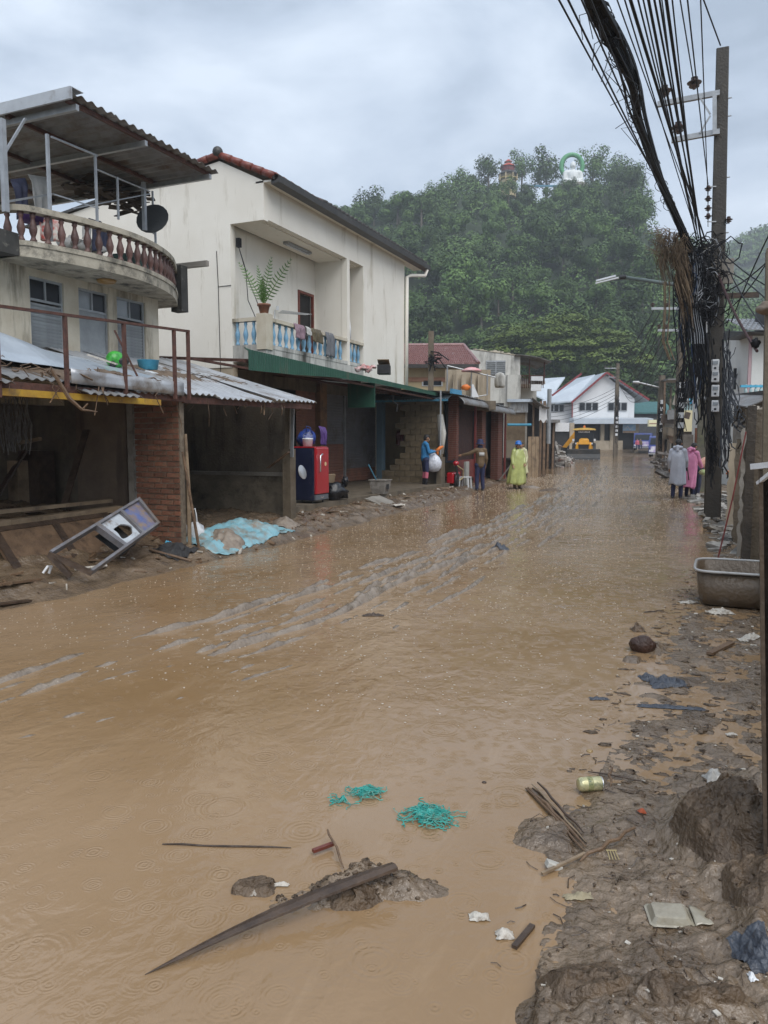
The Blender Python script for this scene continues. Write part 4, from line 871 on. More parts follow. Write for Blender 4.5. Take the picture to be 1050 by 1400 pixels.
# -------- fridge and things by the shop
FR = thing('red_fridge', 'small red door refrigerator with navy side standing on the shop floor', 'refrigerator', (-8.15, 15.0, .30))
fa, fb = -8.62, -7.98
fy0, fy1 = 14.55, 15.15
b = MB(); b.box(fa, fb-.02, fy0, fy1, .36, 1.50); b.build('body', navy, FR, bevel=.02)
MB().box(fb-.016, fb+.045, fy0+.005, fy1-.005, .50, 1.51).build('door', redenam, FR, bevel=.022)
MB().box(fb-.016, fb+.03, fy0+.01, fy1-.01, .37, .485).build('drawer', M('grey plinth', (.13, .14, .16), rough=.4, bump=0), FR, bevel=.01)
MB().box(fa, fb, fy0-.004, fy1+.004, 1.503, 1.53).build('top', redenam, FR, bevel=.008)
MB().tube([(fb+.045, fy0+.12, .98), (fb+.085, fy0+.12, 1.0), (fb+.085, fy0+.12, 1.33), (fb+.085, fy0+.22, 1.37), (fb+.045, fy0+.24, 1.37)], .016, 8).build('handle', chrome, FR, smooth=True)
b = MB(); b.lathe([(.045, 0), (.045, .004)], (fb+.046, fy0+.42, 1.15), 16, Matrix.Rotation(PI/2, 3, 'Y')); b.build('sticker', M('cream sticker', (.7, .6, .4), (.6, .3, .1), s=30), FR)
MB().box(fb+.031, fb+.036, fy0+.22, fy0+.36, .41, .435).build('badge', chrome, FR)
for (dx, dy) in ((.04, .04), (.04, .52), (.56, .04), (.56, .52)): MB().lathe([(.02, 0), (.02, .07)], (fa+dx, fy0+dy, .30), 8).build('foot', black, FR)
c = Vector((-8.25, 14.75, 1.535)); b = MB(); b.lathe([(.10, 0), (.115, .15), (.12, .155), (.12, .175), (.02, .185)], c, 18); PT = tag(b.build('white_pot', plasw, origin=c, smooth=True), 'white lidded rice pot standing on top of the red fridge', 'pot')
MB().tube([c+Vector((-.12, 0, .13)), c+Vector((-.1, 0, .26)), c+Vector((0, 0, .3)), c+Vector((.1, 0, .26)), c+Vector((.12, 0, .13))], .006, 5).build('handle', steel, PT)
b = MB(); b.ball((-8.45, 15.05, 1.70), .2, 12, 9, (1, .9, .95), .6, 5); b.tube([(-8.4, 14.95, 1.85), (-8.36, 14.9, 1.98), (-8.3, 14.95, 1.95), (-8.27, 15.0, 1.8)], .012, 5)
tag(b.build('blue_bag', M('dark blue plastic', (.02, .05, .25), (.012, .03, .15), rough=.3, bump=.6, bs=14), origin=(-8.45, 15.05, 1.53), smooth=True), 'dark blue plastic bag behind the white pot on the fridge', 'bag')
cloth('purple_bag', purple, 'purple cloth bag hanging behind the red fridge', (-8.5, 15.7, 2.0), (-8.42, 15.88, 1.97), .42, cat='bag', seed=9)
cloth('blue_raincoat', M('blue raincoat', (.015, .05, .22), (.01, .03, .14), rough=.35, bump=.5), 'blue raincoat hanging from the awning left of the fridge', (-8.9, 13.6, 2.0), (-8.8, 14.1, 2.0), 1.2, cat='coat', seed=12)
b = MB(); c = Vector((-8.1, 15.75, .30)); b.ball(c+Vector((0, 0, .2)), .3, 14, 10, (.85, 1.05, .72), .7, 9); b.ball(c+Vector((.12, .28, .42)), .07, 8, 6, (1, 1, 1.6), .8, 2)
tag(b.build('black_rubbish_bag', M('black plastic bag', (.012, .012, .014), rough=.25, bump=.8, bs=16), origin=c, smooth=True), 'full black rubbish bag on the shop floor beside the fridge', 'bag')
b = MB(); b.obox((-8.45, 16.15, .6), (.04, .34, .55), Matrix.Rotation(.2, 3, 'Y')); b.bar((-8.36, 15.98, .3), (-8.5, 15.98, .9), .02, .02)
tag(b.build('chair_back', woodp, origin=(-8.45, 16.15, .3)), 'pale board propped behind the black rubbish bag', 'board')
# basket with a spade handle
BK = thing('plastic_basket', 'grey square plastic basket with a blue handled tool in it on the shop floor', 'basket', (-7.85, 17.9, .28))
c = Vector((-8.0, 18.1, .30)); mb = MB()
def bring(h_, z): return [c+Vector((-h_, -h_, z)), c+Vector((h_, -h_, z)), c+Vector((h_, h_, z)), c+Vector((-h_, h_, z))]
mb.loft([bring(.15, 0), bring(.19, .14), bring(.215, .33), bring(.24, .345), bring(.24, .365), bring(.2, .36), bring(.14, .02)]); gb = M('grey muddy plastic', (.30, .28, .25), (.18, .16, .14), s=7, stain=(.10, .08, .06), ss=5, sa=.5)
mb.build('bin', gb, BK)
MB().box(c.x+.205, c.x+.215, c.y-.08, c.y+.08, .30+.12, .30+.25).build('hole_shade', dark, BK)  # dark plate on the outer face paints the hole's shade
tag(MB().tube([c+Vector((0, .05, .1)), c+Vector((-.22, -.25, .75))], .018, 8).build('tool_handle', M('blue handle', (.05, .18, .26)), origin=c+Vector((0, .05, .1))), 'blue tool handle sticking out of the grey basket', 'tool')
tag(MB().grid(lambda u, v: (-7.75+.45*u, 16.6+.9*v, .30-.16*u+.03*nz(u*3, v*3, 1, 2)), 8, 8, thick=(0, 0, -.02)).build('grey_board', conc, origin=(-7.5, 17, .2)), 'pale grey board lying on the mud below the shop floor', 'board')
tag(MB().grid(lambda u, v: (-7.15+.3*u, 16.75+.3*v, .13+.05*nz(u*3, v*4, 1.6, 5)), 6, 6).build('white_scrap', foam, origin=(-7.0, 16.9, .1)), 'small white plastic scrap on the mud below the grey board', 'scrap')
# ladle shaped pan hung on the shed post
b = MB(); b.lathe([(.01, 0), (.1, .015), (.14, .05), (.135, .055)], (-7.3, 12.75, 1.05), 16, Matrix.Rotation(1.3, 3, 'Y')); tag(b.build('hanging_pan', zinc, origin=(-7.3, 12.75, 1.0), smooth=True), 'shallow metal pan hanging beside the shed post', 'pan')
# ================================================================== block wall building and its neighbours
DB = thing('brick_column_building', 'low building with broken block wall, red brick columns and a dark tin roof', 'building', (-8.6, 26, .2))
bw_, bh_ = .36, .185
me_ = MB().box(0, bw_, 0, .12, 0, bh_).mesh('concrete_block', blockm); mh_ = MB().box(0, bw_*.5-.008, 0, .12, 0, bh_).mesh('concrete_block', blockm)
yb = 24.0; R = random.Random(9)
for r_ in range(14):
    z = .27 + r_*(bh_+.014); x = -8.40
    left = interp([(.2, -10.6), (.6, -10.3), (.95, -9.75), (1.05, -9.6), (3.2, -9.68)], z) + R.uniform(-.08, .08)
    first = r_ % 2
    while x > left:
        w_ = bw_*.5-.008 if first else bw_; first = 0
        inst(mh_ if w_ < bw_ else me_, 'concrete_block', DB, T(x-w_, yb+R.uniform(-.012, .012), z)); x -= w_+.014
MB().prism([(-8.41, yb+.03, .2), (-8.41, yb+.03, 3.0), (-9.6, yb+.03, 3.0), (-9.62, yb+.03, 1.1), (-10.4, yb+.03, .6), (-10.6, yb+.03, .2)], (0, .08, 0)).build('mortar_core', mortar, DB)
MB().box(-10.75, -10.55, 24.0, 24.3, .2, 3.05).build('door_post', M('blue grey frame', (.10, .16, .2)), DB)
MB().box(-12.5, -12.4, 24, 31, .2, 3.2).box(-12.4, -8.2, 31.0, 31.1, .2, 3.2).box(-12.4, -8.6, 24.2, 31, .15, .2).build('interior', dark, DB)  # inner walls and floor coloured near-black in place of shade
tag(cloth('red_cloth', redgl, 'red cloth hanging in the dark doorway of the broken block wall', (-10.5, 25.2, 2.0), (-10.2, 25.2, 2.0), .5, cat='cloth', seed=4))
mb = corrug(-10.9, -8.05, 23.6, 24.3, lambda x, y: 3.02+.35*(y-23.6), period=.1, amp=.012, along='y', per=6); mb.build('awning_sheet', M('pale blue sheet', (.42, .52, .58), (.33, .42, .48), s=3, rough=.4, stain=(.2, .2, .18), ss=3, sa=.3), DB, smooth=True)
MB().box(-10.9, -8.05, 23.55, 23.6, 2.93, 3.0).build('awning_rail', M('blue rail', (.08, .28, .42)), DB)
MB().tube([(-8.2, 23.3, .25), (-8.2, 23.3, 3.25)], .03, 8).build('pipe_post', steel, DB)
MB().box(-8.15, -8.0, 22.8, 23.2, 0, 1.15).box(-8.6, -8.15, 23.05, 23.2, 0, 1.2).build('low_wall', concd, DB)
MB().tube([(-8.3, 23.6, 1.25), (-8.25, 23.6, 1.9), (-8.32, 23.6, 2.5)], [.11, .14, .10], 8).build('rolled_sheet', dirtywhite, DB, smooth=True)
XC = -8.15
yc = lambda px: at(px, 600, x=XC).y
def brick_col(px0, px1, z0, z1):
    y0, y1 = yc(px0), yc(px1); mb = MB(); R = random.Random(px0); z = z0
    while z < z1:
        for (xa, xb) in ((XC-.30, XC-.155), (XC-.145, XC)): mb.box(xa+R.uniform(-.006, .006), xb+R.uniform(-.006, .006), y0, y1, z, z+.058)
        z += .072
    o = mb.build('brick_column', brickd, DB); tag(o, kind='stuff'); MB().box(XC-.285, XC-.015, y0+.015, y1-.015, z0, z1).build('column_core', mortar, DB)
brick_col(659, 664, .1, 2.95); brick_col(681, 687, .1, 2.9); brick_col(624, 627, 1.0, 3.1)
for px in (649, 690): MB().box(XC-.02, XC+.05, yc(px)-.04, yc(px)+.04, .1, 3.0).build('red_post', redgl, DB)
MB().box(XC-.03, XC, yc(627), yc(649), .35, 1.0).build('gate_board', redgl, DB)
b = MB()
for k in range(22): y = lerp(yc(627), yc(649), k/22); b.box(XC-.08, XC-.07, y, y+.02, 1.0, 2.8)
tag(b.build('grille', rust, DB), kind='stuff')
MB().box(XC-.5, XC-.45, yc(627), yc(690), .9, 2.9).build('inner_screen', M('blue black screen', (.03, .045, .06), (.02, .025, .035), s=3), DB)
MB().box(XC-.46, XC-.42, yc(633), yc(642), 1.05, 1.3).build('pink_cloth', M('crimson cloth', (.35, .03, .08)), DB)
for k in range(2):
    ya, yb_ = yc(616+k*36), yc(616+36+k*38); mb = MB()
    mb.grid(lambda u, v: (XC+.35+.22*math.sin(PI*u*.6)-.12, lerp(ya, yb_, v), 3.12-.30*k*.35-.28*u-.02*v), 6, 10, thick=(-.006, 0, 0)); mb.build('eave_sheet', zincd, DB, smooth=True)
corrug(-12.6, XC+.3, 23.4, 31.3, lambda x, y: 3.22-.03*(y-23.4)+.06*(XC-x), period=.2, amp=.02).build('roof_sheet', zincd, DB)
MB().box(XC+.26, XC+.33, 23.3, 24.3, 3.15, 3.3).build('blue_edge', M('blue edge', (.08, .3, .5)), DB)
MB().box(-10.6, -8.2, 21.7, 24.3, -.2, .24).build('step', concd, DB)
# broken timber post in front of the house wall (px 588)
b = MB(YF); d = 26; x = fx(588, d); b.box(x-.09, x+.09, d-.09, d+.09, 2.9, fz(453, d)); o = b.build('short_pole', concd, origin=YF @ Vector((x, d, 2.9))); tag(o, 'dark short pole with torn wires standing up behind the green awning', 'pole')
b = MB(YF); R = random.Random(6)
for k in range(16): z = fz(R.uniform(480, 496), d); b.tube([(x+R.uniform(-.1, .1), d-.12, z), (x+R.uniform(-.25, .4), d-.2, z+R.uniform(-.15, .1)), (x+R.uniform(-.2, .6), d-.2, z+R.uniform(-.4, .0))], .02, 4)
b.build('torn_wires', cable, o)
# -------- ochre house with tiled roof
d = 31
E_ = thing('ochre_house', 'ochre house with maroon tiled gable roof behind the brick column building', 'house', YF @ Vector((fx(600, d), d, .2)), YAW)
X_ = lambda px, dd=d: fx(px, dd); Z_ = lambda py, dd=d: fz(py, dd)
ochre = M('ochre wall', (.62, .50, .30), (.52, .41, .25), s=2, stain=(.3, .24, .15), ss=2, sa=.25, streak=True)
MB(YF).box(X_(520), X_(648), d, d+6, 0, Z_(500)).build('wall', ochre, E_)
MB(YF).box(X_(520), X_(612), d-.05, d, Z_(522), Z_(516)).build('band', M('salmon band', (.5, .27, .18)), E_)
f = MB(YF).box(X_(576), X_(604), d-.04, d+.02, Z_(528), Z_(519)).build('window', plasw, E_); MB(YF).box(X_(578), X_(602), d-.05, d-.042, Z_(527), Z_(520.5)).build('pane', glassd, f)
xe = X_(650); zr_, ze_ = Z_(463), Z_(500)
xg = X_(640)
tl = MB(YF); nr, nc = 10, 46
xl_ = X_(520)
for r_ in range(nr):
    for c_ in range(nc):
        u0 = c_/nc; x0_ = lerp(xl_, lerp(xe-.1, xg, r_/nr), u0); x1_ = lerp(xl_, lerp(xe-.1, xg, r_/nr), (c_+1)/nc)
        y0_ = lerp(d-.55, d+2.4, r_/nr); y1_ = lerp(d-.55, d+2.4, (r_+1)/nr); z0_ = lerp(ze_, zr_, r_/nr)+.06; z1_ = lerp(ze_, zr_, (r_+1)/nr)
        xm = (x0_+x1_)/2
        tl.add([(x0_, y0_, z0_), (xm, y0_, z0_+.05), (x1_, y0_, z0_), (x1_, y1_, z1_), (xm, y1_, z1_+.05), (x0_, y1_, z1_)], [(0, 1, 4, 5), (1, 2, 3, 4)])
        tl.add([(x0_, y0_, z0_-.05), (x1_, y0_, z0_-.05), (x1_, y0_, z0_), (xm, y0_, z0_+.05), (x0_, y0_, z0_)], [(0, 1, 2, 3, 4)])
tag(tl.build('roof_tiles', pinktile, E_), kind='stuff')
MB(YF).prism([(xl_, d-.5, ze_-.05), (xl_, d+2.4, zr_-.08), (xl_, d+5.5, ze_-.05)], (xe-.15-xl_, 0, 0)).build('roof', pinktile, E_)
MB(YF).box(xl_, xe, d-.62, d-.5, ze_-.14, ze_-.0).build('gutter', darktile, E_)
MB(YF).tube([(xl_, d+2.4, zr_+.03), (xg, d+2.4, zr_+.05)], .08, 8).tube([(xg, d+2.4, zr_+.05), (xe, d-.55, ze_+.05)], .07, 8).tube([(xg, d+2.4, zr_+.05), (xe+.35, d+5.2, ze_)], .07, 8).build('ridge', pinktile, E_)
MB(YF).prism([(xe-.02, d-.2, ze_), (xe-.02, d+2.4, zr_-.2), (xe-.02, d+5.2, ze_)], (.04, 0, 0)).build('gable', M('gable boards', (.33, .18, .1)), E_)
# terrace in front with posts, parasol
TE = thing('roof_terrace', 'upstairs terrace with old columns and thin rails under the ochre house eave', 'terrace', YF @ Vector((fx(640, 28), 28, 2.9)), YAW)
d = 28
MB(YF).box(X_(612, d), X_(676, d), d, d+2.8, fz(560, d), fz(548, d)).build('floor', concd, TE)
for px in (625, 637, 650, 660):
    MB(YF).box(X_(px, d)-.09, X_(px, d)+.09, d+1.2, d+1.38, fz(552, d), fz(508, d)).build('column', tanw, TE)
MB(YF).box(X_(612, d), X_(676, d), d+1.5, d+1.6, fz(552, d), fz(500, d)).build('wall', tanw, TE)
f = MB(YF).box(X_(622, d), X_(630, d), d+1.44, d+1.5, fz(535, d), fz(516, d)).build('window', steel, TE); MB(YF).box(X_(623, d), X_(629, d), d+1.42, d+1.44, fz(533, d), fz(518, d)).build('pane', glassd, f)
for (px, p0, p1) in ((610, 500, 545), (664, 511, 540)): MB(YF).tube([(X_(px, d), d, fz(p1, d)), (X_(px, d), d, fz(p0, d))], .03, 6).build('rail_post', steel, TE)
MB(YF).tube([(X_(610, d), d, fz(500, d)), (X_(675, d), d, fz(516, d))], .025, 6).tube([(X_(612, d), d, fz(548, d)), (X_(664, d), d, fz(540, d))], .02, 6).build('rail', steel, TE)
d = 27; x = X_(647, d); PR = thing('parasol', 'red and white parasol open on the roof terrace', 'parasol', YF @ Vector((x, d+1, 3.2)))
n = 12; rng = []
zc = fz(498, d)
for rr, zz in ((.01, .0), (.14, -.02), (.27, -.07), (.38, -.14), (.37, -.155), (.25, -.09), (.01, -.02)): rng.append([Vector((x+rr*math.cos(2*PI*k/n), d+1+rr*math.sin(2*PI*k/n), zc+zz)) for k in range(n)])
MB(YF).loft(rng).build('canopy', M('faded red and white cloth', (.62, .18, .2), (.72, .6, .58), s=2.2, detail=2), PR, smooth=True)
MB(YF).tube([(x, d+1, zc), (x, d+1, 3.2)], .02, 6).build('pole', steel, PR)
b = MB(YF); b.ball((X_(636, 27), 27.2, fz(529, 27)), .13, 10, 8, (1.2, .7, .8), .4, 3); tag(b.build('orange_bundle', orange, origin=YF @ Vector((X_(636, 27), 27.2, fz(533, 27))), smooth=True), 'orange plastic bundle on the edge of the roof terrace', 'bundle')
b = MB(YF); b.grid(lambda u, v: (X_(642, 27)+.25*u*(v*.8+.2)+.05, 27.1, fz(525, 27)-.45*v), 6, 6, thick=(0, .02, 0)); tag(b.build('white_rag', plasw, origin=YF @ Vector((X_(644, 27), 27.1, fz(530, 27)))), 'white rag hanging below the parasol', 'rag')
# -------- white concrete house with louvred window, and its balcony
d = 40
Fh = thing('mouldy_white_house', 'mouldy white concrete house with big grey louvred window and railed balcony', 'house', YF @ Vector((X_(690, d), d, .2)), YAW)
MB(YF).prism([(X_(640, d), d, 0), (X_(640, d), d, fz(478, d)), (X_(708, d), d, fz(487, d)), (X_(708, d), d, 0)], (0, 5, 0)).build('wall', dirtywhite, Fh)
b = MB(YF); R = random.Random(4)
for k in range(14): x0_ = lerp(X_(645, d), X_(708, d), k/14); z_ = lerp(fz(478, d), fz(487, d), k/14); b.box(x0_, x0_+.17, d-.03, d+.25, z_, z_+R.uniform(.02, .12))
b.build('parapet', oldwall, Fh)
f = MB(YF).box(X_(662, d), X_(688, d), d-.06, d, fz(513, d), fz(493, d)).build('window', steel, Fh)
for c_ in range(2):
    for k in range(7):
        xa = X_(663+c_*13, d); z_ = fz(512-k*2.7, d); MB(YF).obox((xa+.22, d-.08, z_), (.44, .02, .09), Matrix.Rotation(.5, 3, 'X')).build('louvre_slat', M('slat', (.24, .27, .29)) if False else louvm, f)
MB(YF).box(X_(708, d), X_(745, d), d+.5, d+4, fz(524, d), fz(520, d)).build('balcony_slab', dirtywhite, Fh)
MB(YF).box(X_(708, d), X_(746, d), d+3, d+3.2, 0, fz(512, d)).build('rear_wall', dirtywhite, Fh)
mb = MB(YF); mb.grid(lambda u, v: (lerp(X_(700, d), X_(748, d), u), lerp(d-.3, d+3.5, v), fz(486, d)-.35*u**2+.02*math.cos(v*60)), 10, 60, thick=(0, 0, -.02)); mb.build('tin_canopy', zincd, Fh)
for px in (722, 742): MB(YF).tube([(X_(px, d), d+.3, fz(524, d)), (X_(px, d), d+.3, fz(490, d))], .035, 6).build('canopy_post', rust, Fh)
for k in range(16): MB(YF).tube([(X_(704+2.5*k, d), d+.4, fz(530, d)), (X_(704+2.5*k, d), d+.4, fz(513, d))], .022, 5).build('railing_bar', rust, Fh)
MB(YF).box(X_(703, d), X_(745, d), d+.36, d+.42, fz(513, d), fz(512, d)).build('railing_rail', rust, Fh)
MB(YF).box(X_(724, d), X_(740, d), d+.2, d+.45, fz(520, d), fz(514, d)).box(X_(724, d), X_(738, d), d+.2, d+.45, fz(534, d), fz(525, d)).build('balcony_box', plasw, Fh)
MB(YF).box(X_(690, d), X_(708, d), d-.3, d, fz(550, d), fz(513, d)).build('stained_pier', dirtywhite, Fh)
b = MB(YF); b.lathe([(.2, 0), (.24, .1), (.24, .5), (.15, .62), (.05, .66)], (X_(681, 34), 34, fz(530, 34)), 14); tag(b.build('water_tank', dirtywhite, origin=YF @ Vector((X_(681, 34), 34, fz(527, 34))), smooth=True), 'white rounded water tank on the roof before the louvred window', 'tank')
# -------- shacks further along on the left
d = 36
SK = thing('timber_shack', 'timber and tin shack with a pale blue beam and torn canvas awning', 'shack', YF @ Vector((X_(710, d), d, .1)), YAW)
MB(YF).box(X_(690, d), X_(716, d), d, d+.2, .1, fz(556, d)).build('wall', M('brown clay wall', (.18, .13, .08), (.11, .08, .05), s=6, bump=.6), SK)
corrug_ = MB(YF); corrug_.grid(lambda u, v: (lerp(X_(694, d), X_(719, d), u), d-.1+.02*math.cos(u*70), lerp(fz(564, d), fz(548, d), v)), 60, 2, thick=(0, .01, 0)); corrug_.build('tin_wall', zinc, SK)
MB(YF).box(X_(690, d), X_(724, d), d-.3, d-.1, fz(550, d), fz(546, d)).build('front_beam', tarps, SK)
MB(YF).grid(lambda u, v: (lerp(X_(722, d), X_(745, d), u), lerp(d-.6, d+3, v), fz(545, d)-.45*math.sin(u*1.4)+.03*math.cos(v*50)), 10, 60, thick=(0, 0, -.02)).build('bent_roof', zincd, SK)
MB(YF).tube([(X_(690, d), d-.4, fz(581, d)), (X_(722, d), d-.4, fz(581, d))], .06, 8).build('blue_pipe', M('blue pipe', (.07, .3, .45)), SK)
for px, w_ in ((717, .1), (727, .08), (737, .1), (742, .12)): MB(YF).bar((X_(px, d), d, 0), (X_(px+1, d), d+.2, fz(548, d)), w_, w_).build('post', wood if px > 720 else conc, SK)
MB(YF).box(X_(690, d), X_(712, d), d-.25, d-.15, .1, fz(602, d)).build('front_board', M('grey brown board', (.19, .16, .12)), SK)
MB(YF).box(X_(722, d), X_(745, d), d+1, d+1.1, 0, fz(550, d)).build('interior_shade', dark, SK)  # dark sheet painting the shade inside the shack
MB(YF).grid(lambda u, v: (X_(733, d)+.3*u*(1+.3*v), d-.3, fz(557, d)-.65*v+.08*math.sin(u*9)), 8, 8, thick=(0, .02, 0)).build('torn_canvas', plasw, SK)
for k in range(3):
    o = MB(YF).box(X_(717+5*k, d), X_(721.6+5*k, d), d-.62, d-.56, .0, fz(597, d)).build('gate_plank', woodp, SK)
MB(YF).tube([(X_(748, 44), 44, 1.5), (X_(748, 44), 44, fz(532, 44))], .12, 10).build('grey_flue', steel, SK)
d = 46
S2 = thing('dark_stall', 'dark open stall beyond the timber shack with a sagging tin eave', 'stall', YF @ Vector((X_(748, d), d, 0)), YAW)
MB(YF).box(X_(738, d), X_(757, d), d, d+3, 0, fz(578, d)).build('interior', dark, S2)  # solid near-black block paints the shade inside the stall
MB(YF).box(X_(738, d), X_(760, d), d-.6, d+3, fz(578, d), fz(574, d)).build('roof_sheet', zincd, S2)
for px in (741, 746, 753): MB(YF).bar((X_(px, d), d-.2, 0), (X_(px+1, d), d-.1, fz(577, d)), .12, .12).build('post', wood, S2)
d = 58
S3 = thing('far_shop_row', 'low dim shops with white blinds to the left of the excavator', 'shops', YF @ Vector((X_(770, d), d, 0)), YAW)
dd_ = 84
MB(YF).box(X_(735, dd_), X_(776, dd_), dd_, dd_+4, 0, fz(580, dd_)).build('interior', dark, S3)  # solid near-black block paints the shops' inner shade
MB(YF).box(X_(750, dd_), X_(775, dd_), dd_-.3, dd_-.2, fz(590, dd_), fz(578, dd_)).build('blind', plasw, S3)
MB(YF).box(X_(776, dd_), X_(782, dd_), dd_-.2, dd_+.3, 0, fz(578, dd_)).build('pillar', tanw, S3)
MB(YF).grid(lambda u, v: (lerp(X_(738, dd_), X_(760, dd_), u), lerp(dd_-1.5, dd_+1, v), fz(574, dd_)-.3*v), 8, 3, thick=(0, 0, -.05)).build('eave', zinc, S3)
# rubble by the excavator
b = MB(YF); R = random.Random(44)
for k in range(420):
    d = R.uniform(48, 64); px = R.uniform(746, 775)+ (d-48)*.35; h_ = max(0, 1.5*math.exp(-((px-757)/13)**2)*(1-(d-48)/22)); z = R.uniform(-.05, 1)*h_
    ax = Matrix.Rotation(R.uniform(0, 3), 3, 'X') @ Matrix.Rotation(R.uniform(0, 3), 3, 'Z'); b.obox((X_(px, d), d, z+.05), (R.uniform(.1, .9), R.uniform(.05, .35), R.uniform(.03, .2)), ax)
rub = M('mixed rubble', (.45, .42, .38), (.06, .05, .045), s=1.1, bump=.4, stain=(.25, .1, .08), ss=1.7, sa=.35, detail=3)
tag(b.build('rubble_heap', rub, origin=YF @ Vector((X_(760, 54), 54, 0))), 'heap of broken boards and rubble beside the left shops', 'rubble', kind='stuff')
b = MB(YF); b.bar((X_(750, 50), 50, 1.9), (X_(768, 52), 52, .4), .12, .05); tag(b.build('leaning_plank', woodp, origin=YF @ Vector((X_(760, 51), 51, 1))), 'pale plank slanting over the rubble heap', 'plank')
# ================================================================== far white house at the end
d = 95
WH = thing('red_trim_house', 'white two storey house with red edged gable roofs at the end of the street', 'house', YF @ Vector((X_(820, d), d, .6)), YAW)
whb = M('white panelled wall', (.72, .73, .74), (.66, .67, .68), s=1, rough=.7, bump=.05, stain=(.5, .5, .5), ss=1, sa=.15, streak=True)
zg = lambda py: fz(py, d)
MB(YF).prism([(X_(780, d), d, .3), (X_(780, d), d, zg(546)), (X_(823, d), d, zg(513)), (X_(863, d), d, zg(545)), (X_(863, d), d, .3)], (0, 9, 0)).build('gable_wall', whb, WH)
MB(YF).box(X_(728, d), X_(780, d), d+1.2, d+9, .3, zg(552)).build('side_wall', whb, WH)
rf = M('pale sheet roof', (.52, .57, .62), (.44, .49, .54), s=1, rough=.4, bump=.05)
def slab(pa, pb, pc, pd, th=.18, name='roof', mat=rf): return MB(YF).prism([pa, pb, pc, pd], (0, 0, th)).build(name, mat, WH)
slab((X_(776, d), d-.6, zg(551)), (X_(822, d), d-.6, zg(511)), (X_(822, d), d+9, zg(511)), (X_(776, d), d+9, zg(551)))
slab((X_(822, d), d-.6, zg(511)), (X_(880, d), d-.6, zg(549)), (X_(880, d), d+9, zg(549)), (X_(822, d), d+9, zg(511)))
# long roofs towards the left
slab((X_(735, d), d+1, zg(553)), (X_(778, d), d-.3, zg(550)), (X_(821, d), d+4, zg(510)), (X_(785, d+6), d+8, zg(513)))
slab((X_(722, d), d+2, zg(535)), (X_(752, d), d+2.2, zg(549)), (X_(789, d), d+8, zg(510)), (X_(745, d), d+8, zg(513)))
redt = M('red trim', (.25, .04, .045), (.2, .035, .04), rough=.4, bump=0)
def trim(p0, p1, dy=-.75, w_=.12, h_=.22): MB(YF).bar((X_(p0[0], d), d+dy, zg(p0[1])), (X_(p1[0], d), d+dy, zg(p1[1])), w_, h_).build('red_trim', redt, WH)
trim((776, 551), (822, 510)); trim((822, 510), (880, 547)); trim((751, 541), (790, 511), -.2); trim((779, 550), (779, 598), -.05, .25, .12)
for (a, c, y0_, y1_, dy) in ((788, 814, 550, 562, 0), (827, 853, 550, 562, 0), (750, 771, 552, 563, 1.2)):
    f = MB(YF).box(X_(a, d), X_(c, d), d+dy-.10, d+dy-.02, zg(y1_), zg(y0_)).build('window', steel, WH)
    for k in range(3): xa, xb = lerp(X_(a, d), X_(c, d), k/3)+.08, lerp(X_(a, d), X_(c, d), (k+1)/3)-.08; MB(YF).box(xa, xb, d+dy-.13, d+dy-.10, zg(y1_)+.1, zg(y0_)-.1).build('pane', glassd, f)
MB(YF).prism([(X_(775, d), d-2.4, zg(580)), (X_(775, d), d-2.4, zg(573)), (X_(775, d), d-.1, zg(571)), (X_(775, d), d-.1, zg(578))], (X_(880, d)-X_(775, d), 0, 0)).build('street_awning', rf, WH)
MB(YF).box(X_(782, d), X_(862, d), d-.3, d-.12, .3, zg(580)).build('opening_shade', dark, WH)  # dark slab before the wall, painted as the shade of an opening
for px in (816, 829, 862): MB(YF).box(X_(px, d), X_(px+5, d), d-.8, d-.4, .3, zg(580)).build('pillar', tanw, WH)
MB(YF).box(X_(800, d), X_(844, d), d-1.4, d-.8, .3, 1.7).build('counter', tanw, WH)
# poster with a triangle sign, lit box sign
PS = thing('blue_poster', 'blue and white poster with a house outline on the shop front pillar', 'poster', YF @ Vector((X_(853, d), d-1, 3)), YAW)
MB(YF).box(X_(845, d), X_(862, d), d-1.0, d-.9, zg(592), zg(580)).build('board', M('blue poster print', (.18, .42, .68), (.55, .68, .75), s=1.3, detail=2, bump=0), PS)
MB(YF).bar((X_(847, d), d-1.04, zg(588)), (X_(851, d), d-1.04, zg(583)), .03, .1).bar((X_(851, d), d-1.04, zg(583)), (X_(855, d), d-1.04, zg(588)), .03, .1).build('roof_mark', plasw, PS)
MB(YF).box(X_(845, d), X_(862, d), d-1.03, d-1.0, zg(592), zg(589)).build('lower_band', M('brown band', (.45, .3, .2)), PS)
SG = MB(YF).box(X_(883, 88), X_(895, 88), 88, 88.4, fz(583, 88), fz(574, 88)).build('box_sign', M('cream sign face', (.78, .74, .5), (.7, .66, .42), rough=.3, bump=0), origin=YF @ Vector((X_(889, 88), 88, fz(583, 88)))); tag(SG, 'cream coloured box sign fixed to the building right of the white house', 'sign')
MB(YF).box(X_(884, 88), X_(894, 88), 87.96, 88, fz(579.4, 88), fz(578.6, 88)).build('lettering_bar', redt, SG)
d = 100
BK2 = thing('teal_roof_building', 'dim building with dark teal roof behind the blue van', 'building', YF @ Vector((X_(880, d), d, .6)), YAW)
MB(YF).box(X_(862, d), X_(915, d), d, d+6, .3, fz(563, d)).build('wall', M('dim grey wall', (.07, .07, .075), (.045, .045, .05)), BK2)
MB(YF).prism([(X_(860, d), d-.5, fz(566, d)), (X_(918, d), d-.5, fz(566, d)), (X_(918, d), d+4, fz(549, d)), (X_(860, d), d+4, fz(549, d))], (0, 0, .2)).build('roof', M('teal sheet roof', (.05, .15, .15), (.035, .1, .1)), BK2)
